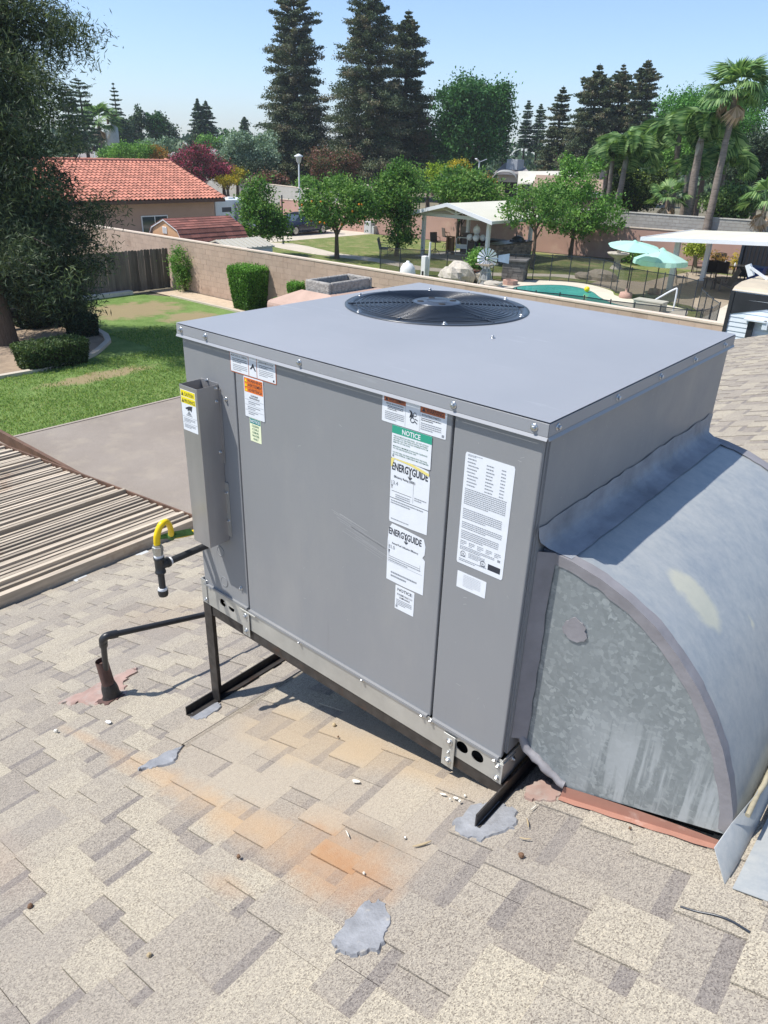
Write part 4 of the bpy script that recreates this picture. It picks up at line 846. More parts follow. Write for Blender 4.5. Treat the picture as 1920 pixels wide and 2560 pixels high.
# our back yard
sheet('lawn', [(-26, -12), (-2.6, -12), (-2.6, 16.0), (-23.9, 16.0), (-25.4, 15.2)], ZG, m_lawn)
_g = np.random.default_rng(9); _n = 170000; _p = np.stack([-6.2 - 13.5 * _g.random(_n) ** 1.35, -2 + 14.5 * _g.random(_n), np.full(_n, ZG + .03)], 1)
_keep = (_p[:, 0] > -17.0) | (_p[:, 1] > 10.6); _bx = (np.hypot((_p[:, 0] + 15.6) / .5, (_p[:, 1] - 8.0) / 1.8) + 1.1 * (_g.random(_n) - .5) + .3 * np.sin(_p[:, 1] * 5) > .95) & (np.hypot((_p[:, 0] + 6.9) / .35, (_p[:, 1] - 3.0) / 2.2) > .8); _p = _p[_keep & (_bx | (_g.random(_n) < .12))]
_go = quads('lawn_grass', leafq(_p, .060, .020, np.tile([0., 0., 1.], (len(_p), 1)), .55, _g), leafmat('grass_blades', [(.12, .20, .05), (.16, .25, .065), (.20, .29, .08), (.28, .31, .12)], .35, .6, 1.25), kind='stuff'); tag(_go, 'short green lawn grass beyond the patio roof', 'grass')
sheet('gravel_strip', [(-25.6, 16.0), (-2.6, 16.0), (-2.6, 17.2), (-25.6, 17.2)], ZG + .004, m_gravel)
MB().box(-24.0, -2.6, 15.95, 16.05, ZG, ZG + .06).build('mow_curb', m_conc, kind='structure')
bedc = [(-17.2, -3.0), (-17.1, 3.0), (-17.1, 5.8), (-17.03, 7.17), (-17.15, 8.22), (-17.6, 8.95), (-18.0, 9.40), (-18.7, 10.08), (-19.45, 10.44), (-20.24, 10.60), (-21.3, 10.76), (-22.6, 10.9)]
sheet('planting_bed', bedc + [(-25.4, 10.9), (-25.4, -3)], ZG + .006, m_soil)
mb = MB()
for i in range(len(bedc) - 1):
    mb.bar((bedc[i][0], bedc[i][1], ZG + .04), (bedc[i + 1][0], bedc[i + 1][1], ZG + .04), .17, .10)
mb.build('bed_curb', m_conc, kind='structure')
MB().box(-25.6, -25.3, 6.0, 15.1, ZG, ZG + .14).build('fence_foot_curb', plain('white_curb', (.72, .68, .62), .8), kind='structure')

# ---- tan block wall: courses of individual blocks, y = 17.3
def block_wall(name, label, x0, x1, y0, y1, z0, z1, face, mat, bl=.40, bh=.20, near=300, gp=.0035, cap=True, capm=None, uv=None):
    """wall along x (face at y = y0, looking towards -y); blocks proud of a mortar core"""
    T = thing(name, label, 'wall', ((x0 + x1) / 2, y0, z0))
    MB().box(x0, x1, y0 + .006, y1 - .006, z0, z1 - .001).build('core', m_mort, T)
    nr = int(round((z1 - z0) / bh)); blocks = []
    for r_ in range(nr):
        x = x0 - (bl / 2 if r_ % 2 else 0)
        while x < x1:
            a, b = max(x + gp, x0), min(x + bl - gp, x1)
            if b - a > .05: blocks.append((a, b, z0 + r_ * bh + gp, z0 + (r_ + 1) * bh - gp, r_))
            x += bl
    def sc(bk):
        s_, d_ = seen((bk[0] + bk[1]) / 2, y0, (bk[2] + bk[3]) / 2); return (1 / d_ if True else 0) * (1 if bk[4] >= 0 else .2) - (0 if inview((bk[0] + bk[1]) / 2, y0, (bk[2] + bk[3]) / 2) else 9)
    blocks.sort(key=lambda k: -sc(k)); base = {}
    rest = MB(); rj = random.Random(5)
    for i, bk in enumerate(blocks):
        t_ = rj.random(); pr = (rj.random() - .5) * .004
        if i < near:
            w_ = round(bk[1] - bk[0], 2); key = (name, w_, int(t_ * 6))
            if key not in base: base[key] = MB().box(0, bk[1] - bk[0], 0, y1 - y0, 0, bh - 2 * gp, tint=int(t_ * 6) / 5).mesh('block', mat)
            o = link('block', base[key], T); o.location = WM[T.name].inverted() @ Vector((bk[0], y0 + pr, bk[2]))
        else: rest.box(bk[0], bk[1], y0 + pr, y1, bk[2], bk[3], tint=t_)
    if rest.v: rest.build('block_field', mat, T, kind='stuff')
    if cap: MB().box(x0 - .02, x1 + .02, y0 - .015, y1 + .015, z1, z1 + .045).build('cap', capm or m_cap, T)
    return T
def inview(x, y, z, v0=0, v1=2560):
    q = (np.array([x, y, z]) - CAM) @ RM
    if q[2] > -.1: return False
    u = 960 + FPX * q[0] / -q[2]; v = 1280 - FPX * q[1] / -q[2]; return -20 < u < 1940 and v0 < v < v1
BW = block_wall('block_wall', 'long tan concrete block wall with a pale cap behind the rooftop unit', -34, -2.2, 17.25, 17.45, ZG, ZG + 2.0, 0, m_block)

# ---- wooden fence (boards are single parts), x = -25.7
F = thing('wooden_fence', 'weathered grey board fence meeting the tan block wall', 'fence', (-25.7, 10, ZG))
bm_ = MB(); 
r = random.Random(3); base = []
for i in range(7):
    h_ = 1.62; m = MB(); m.prism([(0, .02), (.135, .02), (.135, h_ - .03), (.105, h_), (.03, h_), (0, h_ - .03)], 0, 0, .018, tint=i / 6); base.append(m.mesh('board', m_wood))
y = 2.0
while y < 17.1:
    o = link('board', base[r.randrange(7)], F); o.location = (-0.0 + (r.random() - .5) * .012, y - 10, (r.random() - .5) * .03); o.rotation_euler = ((r.random() - .5) * .012, 0, 0); y += .143
MB().box(-25.78, -25.71, 2, 17.2, ZG + .3, ZG + .38).box(-25.78, -25.71, 2, 17.2, ZG + 1.3, ZG + 1.38).build('rail', m_wood, F)
# ---- lattice patio roof
L = thing('lattice_patio_cover', 'wooden lattice patio cover of many parallel slats beside the left eave', 'patio cover', (-2.7, 0, ZG))
r = random.Random(9); lb = [MB().box(-.0125, .0125, -1.0, 1.0, -.014, .014, tint=i / 7).mesh('slat', m_lat) for i in range(8)]
x = -2.80; i = 0; LZ = -1.315
while x > -9.6:
    ye = 1.86 + (x + 2.7) * .135 + (r.random() - .5) * .04; yb = -3.4; o = link('slat', lb[r.randrange(8)], L)
    big = i in (2, 17, 41)
    o.scale = (1.25 if big else .9 + .3 * r.random(), (ye - yb) / 2, 1.6 if big else 1); o.location = (x + 2.7, (ye + yb) / 2, LZ - ZG + (r.random() - .5) * .012 + (.02 if big else 0)); o.rotation_euler = ((r.random() - .5) * .006, 0, (r.random() - .5) * .006); x -= .0515; i += 1
MB().box(-2.785, -2.745, -3.4, 1.88, LZ - .085, LZ + .022, tint=.6).build('edge_beam', m_lat, L)
MB().box(-2.670, -2.632, -3.4, 1.9, LZ - .175, LZ - .075, tint=.5).build('edge_beam', m_lat, L)
for _i in range(3): MB().box(-2.735 + _i * .021, -2.726 + _i * .021, -3.4, 1.88, LZ - .16, LZ - .098 - _i * .006, tint=.4 + .2 * _i).build('lower_batten', plain('reddish_batten', (.36, .19, .12), .8, 0, .2, 6) if _i == 0 else bpy.data.materials['reddish_batten'], L)
for _y in (-1.6, .42, 1.55): MB().box(-2.744, -2.671, _y, _y + .05, LZ - .155, LZ - .08, tint=.5).build('spacer_block', m_latr, L)
for k, yy in enumerate(np.arange(-3.2, 1.9, .61)): MB().box(-9.6, -2.79, yy, yy + .04, LZ - .165, LZ - .021, tint=.3 + .4 * (k % 2)).build('joist', m_latr, L)
MB().bar((-2.66, 1.88, LZ + .005), (-9.6, 1.88 - 6.93 * .135, LZ + .005), .015, .045).build('end_trim', m_latr, L)
MB().box(-9.7, -9.6, -3.4, -3.3, ZG, LZ - .03).box(-9.7, -9.6, .7, .8, ZG, LZ - .03).build('support_post', m_latr, L)
for yy in (.70, 1.22, -.3): MB().box(-2.70, -2.61, yy, yy + .1, rz_(-2.68) + .009, LZ - .177, tint=.9).build('shim_block', plain('pale_shim', (.5, .52, .52), .7), L)
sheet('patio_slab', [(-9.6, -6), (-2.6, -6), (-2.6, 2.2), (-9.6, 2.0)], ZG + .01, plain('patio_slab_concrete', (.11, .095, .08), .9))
# ---- rolled roofing patio roof
def rollmat():
    m, t, b = M_('brown_rolled_roofing'); c = ramp(t, noise(t, 1.0, 6, .6), [(.3, (.245, .212, .18)), (.7, (.305, .268, .23))])
    c = mix(t, .6, c, ramp(t, noise(t, 180, 2, .6), [(.35, (.7, .7, .7)), (.65, (1.3, 1.3, 1.3))]), 'MULTIPLY')
    c = mix(t, ramp(t, noise(t, 3.5, 5, .6), [(.5, (0, 0, 0)), (.8, (.5, .5, .5))]), c, (.40, .35, .27)); t.links.new(c, b.inputs['Base Color']); b.inputs['Roughness'].default_value = .95; b.inputs['Specular IOR Level'].default_value = .2
    bump(t, b, noise(t, 90, 3), .4, .004); return m
PRf = thing('patio_roof', 'low brown rolled roofing patio roof behind the lattice cover', 'roof', (-4.5, 4, ZG))
pr = [(-2.72, 1.93), (-2.72, 9.5), (-6.0, 9.5), (-6.08, 4.0), (-6.15, 1.45), (-9.7, .98), (-9.7, .94)]
pr = [(-2.72, 1.93), (-2.72, 9.5), (-6.0, 9.5), (-6.12, 2.5), (-6.15, 1.50)]
MB().prism(pr, 2, -1.60, -1.46).build('roof_deck', rollmat(), PRf); MB().prism([(-6.04, 9.5), (-6.16, 2.5), (-6.19, 1.5), (-6.15, 1.5), (-6.12, 2.5), (-6.0, 9.5)], 2, -1.66, -1.452).build('drip_edge', plain('tan_drip_edge', (.34, .29, .24), .8), PRf)
for y_ in (2.0, 9.2): MB().box(-6.05, -5.95, y_, y_ + .1, ZG, -1.6).build('support_post', m_latr, PRf)
# ---- chimney
CH = thing('chimney', 'salmon stucco chimney chase with a rough square clay flue cap', 'chimney', (-3.7, 4.6, -1.5))
m_ch = plain('chimney_stucco', (.46, .325, .26), .9, 0, .10, 6, .6, 50, .004); m_cp = plain('rough_grey_cast_cap', (.36, .34, .31), .95, 0, .3, 25, 1.0, 55, .02)
cx0, cx1, cy0, cy1 = -4.28, -3.15, 4.02, 5.6
o = MB().box(cx0, cx1, cy0, cy1, -1.47, .07).build('chase', m_ch, CH); bevel(o, .05, 3)
MB().add([(cx0 + .04, cy0 + .04, .068), (cx1 - .04, cy0 + .04, .068), (cx1 - .04, cy1 - .04, .068), (cx0 + .04, cy1 - .04, .068), (-3.95, 4.26, .19), (-3.52, 4.26, .19), (-3.52, 5.0, .19), (-3.95, 5.0, .19)],
         [(0, 1, 5, 4), (1, 2, 6, 5), (2, 3, 7, 6), (3, 0, 4, 7)]).build('mortar_crown', m_ch, CH)
fx0, fx1, fy0, fy1, fz0, fz1 = -3.92, -3.55, 4.28, 4.97, .15, .30
fl = MB(); tw = .045
fl.box(fx0, fx1, fy0, fy0 + tw, fz0, fz1).box(fx0, fx1, fy1 - tw, fy1, fz0, fz1).box(fx0, fx0 + tw, fy0 + tw, fy1 - tw, fz0, fz1).box(fx1 - tw, fx1, fy0 + tw, fy1 - tw, fz0, fz1)
bevel(fl.build('flue_cap', m_cp, CH), .02, 3); MB().box(fx0 + tw, fx1 - tw, fy0 + tw, fy1 - tw, .152, .17).build('flue_liner', m_dark, CH)

# ---- camper by our wall (right edge)
RVX, RVY, RVT = -2.42, 14.72, -.60
RV = thing('camper_trailer', 'white camper trailer with black top band and dark red swoosh at the right edge', 'camper', (2, 15.8, ZG))
m_rv = plain('camper_white_siding', (.70, .76, .80), .4, 0, .04, 2); m_rvk = plain('camper_black_band', (.03, .032, .036), .35, 0, .2, 3); m_rvr = plain('camper_dark_red', (.20, .015, .02), .3); m_rvroof = plain('beige_rubber_roof', (.50, .43, .32), .7, 0, .12, 2)
RL = 7.2; RB = ZG + .55
MB().box(RVX, RVX + RL, RVY, RVY + 2.4, RB, RVT - .10).build('body', m_rv, RV)
rf = [(RVY - .02, RVT - .12), (RVY + .10, RVT - .05), (RVY + .5, RVT), (RVY + 1.9, RVT), (RVY + 2.3, RVT - .05), (RVY + 2.42, RVT - .12)]
MB().prism(rf, 0, RVX - .01, RVX + RL + .01).build('roof', m_rvroof, RV)
sid = MB(); z = RB + .08
while z < RVT - .2: sid.add([(RVX + .04, RVY - .012, z), (RVX + RL, RVY - .012, z), (RVX + RL, RVY - .001, z + .085), (RVX + .04, RVY - .001, z + .085)], [(0, 1, 2, 3)]).add([(RVX + .04, RVY - .001, z), (RVX + RL, RVY - .001, z), (RVX + RL, RVY - .012, z), (RVX + .04, RVY - .012, z)], [(0, 1, 2, 3)]); z += .093
sid.build('siding', m_rv, RV, kind='stuff')
bd = [(RVX + .04, RVT - .14), (RVX + RL, RVT - .14), (RVX + RL, RVT - .26), (RVX + 3, RVT - .30), (RVX + 1.6, RVT - .33), (RVX + .7, RVT - .40), (RVX + .04, RVT - .58)]
MB().prism(bd, 1, RVY - .018, RVY - .0125).build('black_band', m_rvk, RV)
MB().prism([(RVX + .35, RVT - .27), (RVX + RL, RVT - .19), (RVX + RL, RVT - .23), (RVX + 1.2, RVT - .27)], 1, RVY - .024, RVY - .0185).build('white_swoosh', m_rv, RV)
MB().box(RVX - .02, RVX + .05, RVY - .035, RVY + .0, RB, RVT - .13).build('corner_trim', m_rvk, RV)
MB().tube([(RVX + .82, RVY - .12, RVT - .66), (RVX + RL, RVY - .12, RVT - .56)], .055, 12).build('awning_roll', plain('grey_awning_vinyl', (.22, .22, .22), .5), RV)
MB().box(RVX + .46, RVX + .56, RVY - .12, RVY - .02, RVT - 2.3, RVT - .66).build('awning_arm', m_rvk, RV)
MB().box(RVX + .74, RVX + .84, RVY - .18, RVY - .06, RVT - .76, RVT - .60).box(RVX + .38, RVX + .8, RVY - .20, RVY - .02, RVT - .63, RVT - .60).build('awning_bracket', m_rv, RV)
MB().prism([(RVX + .80, RVT - 1.65), (RVX + .82, RVT - 1.2), (RVX + .92, RVT - .98), (RVX + 1.15, RVT - .86), (RVX + RL, RVT - .74), (RVX + RL, RVT - .95), (RVX + 1.5, RVT - 1.08), (RVX + 1.3, RVT - 1.3), (RVX + 1.25, RVT - 1.65)], 1, RVY - .022, RVY - .014).build('red_swoosh', m_rvr, RV)
for xx in (RVX + 2.6, RVX + 3.6): MB().tube([(xx, RVY + .0, ZG + .36), (xx, RVY + .22, ZG + .36)], .36, 18).build('wheel', m_dark, RV)

# ================================================================== NEIGHBOUR'S YARD
sheet('neighbour_lawn', [(-37.0, 17.6), (-2.2, 17.6), (-2.2, 43.0), (-24.5, 42.9), (-36.9, 42.0)], ZG, m_lawn2)
sheet('driveway', [(-75, 14), (-36.2, 14), (-36.2, 44), (-75, 52)], ZG + .005, m_conc)
sheet('garden_path', [(-36.3, 31.9), (-34.9, 32.8), (-33.2, 32.6), (-29.9, 31.6), (-26, 31.9), (-22.8, 31.2), (-19.5, 32.4), (-16.5, 35.2), (-13.8, 35.6), (-13.6, 34.5), (-16.5, 34.0), (-18.8, 31.4), (-22.6, 30.0), (-25.8, 30.6), (-30.3, 30.1), (-33.4, 30.4), (-36.3, 31.0)], ZG + .006, m_conc)
pave = sheet('patio_paving', [(-14.2, 33.3), (-12.6, 32.4), (-8.5, 31.2), (-7.3, 29.5), (-6.9, 25), (-2.2, 25), (-2.2, 42.5), (-12.4, 42.5), (-12.6, 36.0), (-14.3, 35.8)], ZG + .008, plain('brown_grey_paving', (.33, .27, .20), .85, 0, .12, 1.5))
sheet('pale_walk', [(-6.9, 17.6), (-2.2, 17.6), (-2.2, 33.2), (-7.5, 33.2), (-7.2, 29.2)], ZG + .012, m_deck2)
deck = smooth([(-17.4, 27.2), (-17.6, 29.5), (-16.9, 31.6), (-15.6, 32.75), (-14.1, 33.0), (-12.5, 32.1), (-11.6, 30.9), (-9.4, 30.6), (-8.0, 29.6), (-8.0, 26.0), (-12.5, 24.6), (-16, 25.3)], 5)
sheet('pool_deck', deck, ZG + .016, m_deck2)
poolo = smooth([(-16.1, 29.2), (-15.75, 30.7), (-14.9, 31.75), (-13.9, 31.75), (-12.9, 31.1), (-12.0, 30.0), (-10.9, 29.0), (-9.7, 28.5), (-9.6, 26.9), (-12, 26.0), (-14.8, 26.6)], 5)
def water():
    m, t, b = M_('pool_water'); c = ramp(t, noise(t, .5, 3), [(.35, (.05, .30, .26)), (.65, (.08, .40, .34))]); t.links.new(c, b.inputs['Base Color']); b.inputs['Roughness'].default_value = .08; b.inputs['IOR'].default_value = 1.33
    bump(t, b, noise(t, 3.5, 3), .15, .05); return m
sheet('pool_water', poolo, ZG + .020, water())
mb = MB(); n = len(poolo); vs = [(p[0], p[1], ZG + .03) for p in poolo]; cx = sum(p[0] for p in poolo) / n; cy = sum(p[1] for p in poolo) / n
vs += [(p[0] + (cx - p[0]) * .045, p[1] + (cy - p[1]) * .045, ZG + .03) for p in poolo]; vs += [(p[0] + (cx - p[0]) * .05, p[1] + (cy - p[1]) * .05, ZG + .019) for p in poolo]
mb.add(vs, [(i, (i + 1) % n, n + (i + 1) % n, n + i) for i in range(n)]); mb.build('pool_coping', m_deck2, kind='structure')
mb = MB(); mb.add([(p[0] + (cx - p[0]) * .05, p[1] + (cy - p[1]) * .05, ZG + .03) for p in poolo] + [(p[0] + (cx - p[0]) * .062, p[1] + (cy - p[1]) * .062, ZG + .021) for p in poolo], [(i, (i + 1) % n, n + (i + 1) % n, n + i) for i in range(n)])
mb.build('pool_tile_line', plain('teal_tile_line', (.01, .06, .07), .3), kind='structure')
# far walls
PW = thing('pink_wall', 'long pink stucco garden wall at the far side of the pool yard', 'wall', (-20, 43.4, ZG))
wl = [(-46, 41.9), (-31.4, 42.9), (-23.3, 43.2), (-20.1, 43.7), (-12.8, 45.2), (4, 47.5)]
for i in range(len(wl) - 1):
    a, b = Vector((*wl[i], ZG + .92)), Vector((*wl[i + 1], ZG + .92)); MB().bar(a, b, .2, 1.84).build('wall_panel', m_pink, PW); MB().bar(a + Vector((0, 0, .94)), b + Vector((0, 0, .94)), .26, .05).build('wall_cap', m_cap, PW)
GW = thing('grey_block_wall', 'taller grey concrete block wall behind the pink wall on the right', 'wall', (-8, 47.8, ZG))
ga, gb = Vector((-24.3, 44.8, 0)), Vector((6, 49.6, 0)); gd = (gb - ga); gl = gd.length; gd.normalize(); gn = Vector((gd.y, -gd.x, 0))
MB().bar(ga + Vector((0, 0, ZG + 1.28)), gb + Vector((0, 0, ZG + 1.28)), .16, 2.56).build('core', m_mort, GW)
cand = []
for k in range(13):
    s_ = -(k % 2) * .2
    while s_ < gl: cand.append((k, s_)); s_ += .4
rest = MB(); bmesh_b = {}
cnt = 0; rj = random.Random(2)
for k, s_ in sorted(cand, key=lambda q: (-(q[0] >= 8), q[1] * 1.0)):
    a0, a1 = max(s_ + .008, 0), min(s_ + .392, gl)
    if a1 - a0 < .1: continue
    c = ga + gd * ((a0 + a1) / 2) + Vector((0, 0, ZG + (k + .5) * .197)); ok = inview(c.x, c.y, c.z) and k >= 6 and cnt < 300; m = MB() if ok else rest
    p0 = ga + gd * a0 + gn * .075; p1 = ga + gd * a1 + gn * .075
    m.bar(Vector((p0.x, p0.y, c.z)), Vector((p1.x, p1.y, c.z)), .03 + rj.random() * .006, .182, tint=rj.random())
    if ok: m.build('block', m_gblock, GW); cnt += 1
rest.build('block_field', m_gblock, GW, kind='stuff'); MB().bar(ga + Vector((0, 0, ZG + 2.60)), gb + Vector((0, 0, ZG + 2.60)), .24, .06).build('cap', plain('pale_grey_cap', (.55, .53, .48), .9), GW)
# back-street wall far left
BSW = thing('street_wall', 'long pale block wall along the street beyond the neighbour house', 'wall', (-70, 60, ZG))
pts = [PD(560, 461, 103), PD(775, 482, 82), PD(850, 478, 79)]
pts = [(p[0], p[1]) for p in pts]; pts.insert(0, (pts[0][0] - (pts[1][0] - pts[0][0]) * .8, pts[0][1] - (pts[1][1] - pts[0][1]) * .8))
for i in range(len(pts) - 1): MB().bar((*pts[i], ZG + .95), (*pts[i + 1], ZG + .95), .25, 1.9).build('wall_panel', m_gblock, BSW); MB().bar((*pts[i], ZG + 1.93), (*pts[i + 1], ZG + 1.93), .3, .07).build('wall_cap', m_cap, BSW)
# arched block wall + gate beyond the orange tree
ag = thing('arched_wall', 'curved topped tan block wall behind the orange tree', 'wall', tuple(PD(930, 500, 66)[:2]) + (ZG,))
a, b = PD(905, 500, 66), PD(975, 500, 66); n_ = 14; top = []
for i in range(n_ + 1):
    f_ = i / n_; top.append((a[0] + (b[0] - a[0]) * f_, a[1] + (b[1] - a[1]) * f_, ZG + 2.15 + .75 * math.exp(-((f_ - .12) / .38) ** 2)))
dvec = Vector((b[0] - a[0], b[1] - a[1], 0)).normalized(); nv = Vector((dvec.y, -dvec.x, 0)) * .15
mb = MB(); vs = [(x + s * nv.x, y + s * nv.y, z) for s in (1, -1) for (x, y, z) in top] + [(x + s * nv.x, y + s * nv.y, ZG) for s in (1, -1) for (x, y, z) in top]; n = n_ + 1
mb.add(vs, [(i, i + 1, 2 * n + i + 1, 2 * n + i) for i in range(n_)] + [(n + i, 3 * n + i, 3 * n + i + 1, n + i + 1) for i in range(n_)] + [(i, n + i, n + i + 1, i + 1) for i in range(n_)] + [(0, 2 * n, 3 * n, n)]).build('wall_panel', m_gblock, ag)
mb = MB(); mb.tube([(x, y, z + .05) for x, y, z in top], .16, 6).build('coping', m_cap, ag)
gt = thing('driveway_gate', 'grey boarded double gate at the end of the driveway behind the orange tree', 'gate', (-39, 44.6, ZG))
ga_, gb_ = PD(868, 560, 60), PD(945, 560, 60)
for i in range(2):
    p0 = [ga_[k] + (gb_[k] - ga_[k]) * (i * .5 + .01) for k in (0, 1)]; p1 = [ga_[k] + (gb_[k] - ga_[k]) * (i * .5 + .49) for k in (0, 1)]; lf = MB().bar((*p0, ZG + .95), (*p1, ZG + .95), .05, 1.8).build('gate_leaf', plain('grey_gate_boards', (.16, .16, .165), .7, 0, .2, 3, stretch=(6, 6, .4)), gt)
    MB().bar((*p0, ZG), (*p0, ZG + 2.0), .12, .12).build('gate_post', m_wmetal, gt)

# ---- tiled house
HS = thing('tiled_house', 'pink stucco house with a red clay barrel tile roof on the left', 'house', (-45.6, 24, ZG))
HX, HY1 = -40.15, 30.75; EX, EZ, RX, RZ, RY1 = -39.65, -1.42, -45.6, .57, 31.25; RY0 = 12.0
MB().prism([(HX, ZG), (HX - 10.9, ZG), (HX - 10.9, EZ - .1), (RX, RZ - .28), (HX, EZ - .1)], 1, 12.5, HY1).build('wall', plain('house_pink_stucco', (.40, .275, .21), .92, 0, .06, 1.5, .3, 20, .01), HS)
MB().prism([(EX + .02, EZ - .02), (RX, RZ - .06), (2 * RX - EX, EZ - .02), (2 * RX - EX, EZ - .14), (RX, RZ - .18), (EX + .02, EZ - .14)], 1, RY0, RY1).build('roof_deck', m_brown, HS)
MB().box(EX - .02, EX + .06, RY0, RY1, EZ - .20, EZ - .02).build('eave_board', m_brown, HS)
# barrel tiles
nr, tw_ = 15, .295; run = Vector((RX - EX, 0, RZ - EZ)); rl = run.length; ru = run.normalized(); rn = Vector((-ru.z, 0, ru.x)); rn = rn if rn.z > 0 else -rn
tl = rl / nr
def tile_mesh(t_):
    m = MB(); vs = []; kk = 7
    for e_, (s_, rad, lift) in enumerate(((-.02, .105, .055), (tl + .02, .085, .02))):
        for j in range(kk): a = pi * j / (kk - 1); vs.append(Vector((0, rad * cos(a), 0)) + ru * s_ + rn * (lift + rad * .75 * sin(a) - .03))
    vs += [Vector((0, v_.y * .82, 0)) + ru * -.02 + rn * ((v_ - ru * -.02).dot(rn) - .022) for v_ in vs[:kk]]
    fs = [(j, j + 1, kk + j + 1, kk + j) for j in range(kk - 1)] + [(2 * kk + j, 2 * kk + j + 1, j + 1, j) for j in range(kk - 1)]
    m.add(vs, fs, 0, False, t_); e_ = [Vector((0, .085, 0)) + ru * -.01, Vector((0, tw_ - .085, 0)) + ru * -.01, Vector((0, tw_ - .085, 0)) + ru * tl, Vector((0, .085, 0)) + ru * tl]
    m.add([p + rn * .03 if i < 2 else p + rn * .005 for i, p in enumerate(e_)], [(0, 1, 2, 3)], 0, False, t_ * .7); return m
tms = [tile_mesh((i + .5) / 8) for i in range(8)]; tmesh = [t__.mesh('roof_tile', m_red) for t__ in tms]
cands = []; yc = RY1 - .12; col_ = 0
while yc > RY0:
    for rw in range(nr): cands.append((rw, yc, col_))
    yc -= tw_; col_ += 1
cands.sort(key=lambda q: (0 if q[1] > 21 else 1, q[0] * .6 + q[2] * .2)); rest = MB(); r = random.Random(1); hinv = WM[HS.name].inverted(); nt_ = 0
for i, (rw, yc, c_) in enumerate(cands):
    p = Vector((EX, yc, EZ)) + ru * (rw * tl); k = r.randrange(8)
    if nt_ < 300 and yc > 19: o = link('roof_tile', tmesh[k], HS); o.location = hinv @ p; nt_ += 1
    else:
        for fs in (0,): rest.add([(v[0] + p.x, v[1] + p.y, v[2] + p.z) for v in tms[k].v], tms[k].f, 0, False, (k + .5) / 8)
rest.build('tile_field', m_red, HS, kind='stuff')
y = RY1 - .2
rt = MB().tube([(0, -.2, 0), (0, .2, .01)], [.12, .14], 10).mesh('ridge_tile', m_red)
while y > RY0: o = link('ridge_tile', rt, HS); o.location = hinv @ Vector((RX, y, RZ + .02)); y -= .38
for i in range(nr + 1):
    p = Vector((EX, RY1 + .02, EZ)) + ru * (i * tl); o = link('rake_tile', tmesh[i % 8], HS); o.location = hinv @ (p + rn * .03)
# window
wy0, wy1 = PX(352, 543, HX)[1], PX(418, 540, HX)[1]; wz1 = PX(352, 540, HX)[2]; wz0 = wz1 - 1.25
wn = MB().box(HX, HX + .05, wy0, wy1, wz0, wz1).build('window', m_wmetal, HS); ym = (wy0 + wy1) / 2
MB().box(HX + .051, HX + .055, wy0 + .06, ym - .03, wz0 + .06, wz1 - .06).build('pane', m_glass, wn); MB().box(HX + .051, HX + .055, ym + .03, wy1 - .06, wz0 + .06, wz1 - .06).build('pane', m_glass, wn)
# ---- gambrel shed : ridge along y
gz = -1.28; P0 = PZ(405, 549, gz); P1 = PZ(575, 541.5, gz); sx_ = (P0[0] + P1[0]) / 2; sy0, sy1 = P0[1], P1[1]
SH = thing('gambrel_shed', 'orange wooden shed with a red brown shingled gambrel roof over the block wall', 'shed', (sx_, (sy0 + sy1) / 2, ZG))
hw = 1.45; pg = [(-hw, 1.45), (-hw * .62, 2.25), (0, gz - ZG), (hw * .62, 2.25), (hw, 1.45)]
MB().prism([(sx_ + a * .97, ZG + b - .03) for a, b in pg] + [(sx_ + hw * .97, ZG), (sx_ - hw * .97, ZG)], 1, sy0 + .06, sy1 - .06).build('wall', plain('orange_shed_siding', (.55, .33, .18), .75, 0, .08, 3, .3, 12, .01, stretch=(3, 3, .3)), SH)
rf = MB(); pts = [(sx_ + a * 1.05, ZG + b + (.0 if i in (0, 4) else .03)) for i, (a, b) in enumerate(pg)]
MB().prism(pts + [(x, z - .05) for x, z in reversed(pts)], 1, sy0, sy1).build('roof_deck', m_wmetal, SH)
m_shr = plain('red_brown_shingle', (.22, .085, .065), .9, 0, .12, 3, .3, 30, .005, tint=.28); r = random.Random(5)
for (a, b) in ((pts[4], pts[3]), (pts[3], pts[2]), (pts[0], pts[1]), (pts[1], pts[2])):
    A_, B_ = Vector((a[0], 0, a[1])), Vector((b[0], 0, b[1])); d_ = B_ - A_; nc = max(3, int(d_.length / .17)); nn = Vector((d_.z, 0, -d_.x)).normalized(); nn = nn if nn.z > 0 else -nn
    for k in range(nc):
        yy = sy0 - .02 - r.random() * .3
        while yy < sy1:
            y0_, y1_ = max(yy, sy0 - .01), min(yy + .45, sy1 + .01); yy += .45
            if y1_ - y0_ < .08: continue
            p = A_ + d_ * (k / nc); q = A_ + d_ * ((k + 1.1) / nc); vs = [p + nn * .032, q + nn * .012]
            MB().add([(vs[0].x, y0_, vs[0].z), (vs[0].x, y1_ - .012, vs[0].z), (vs[1].x, y1_ - .012, vs[1].z), (vs[1].x, y0_, vs[1].z), (p.x, y0_, p.z + .002), (p.x, y1_ - .012, p.z + .002)], [(0, 1, 2, 3), (0, 4, 5, 1), (0, 3, 4)], tint=r.random()).build('shingle', m_shr, SH)
gv = MB().box(sx_ - .15 + .0, sx_ + .15, sy0 + .035, sy0 + .058, gz - .55, gz - .28).build('gable_vent', m_white, SH)
for i in range(4): MB().box(sx_ - .12 + i * .065, sx_ - .09 + i * .065, sy0 + .028, sy0 + .034, gz - .52, gz - .31).build('vent_slot', plain('vent_shadow_grey', (.45, .45, .45), .8) if i == 0 else bpy.data.materials['vent_shadow_grey'], gv)
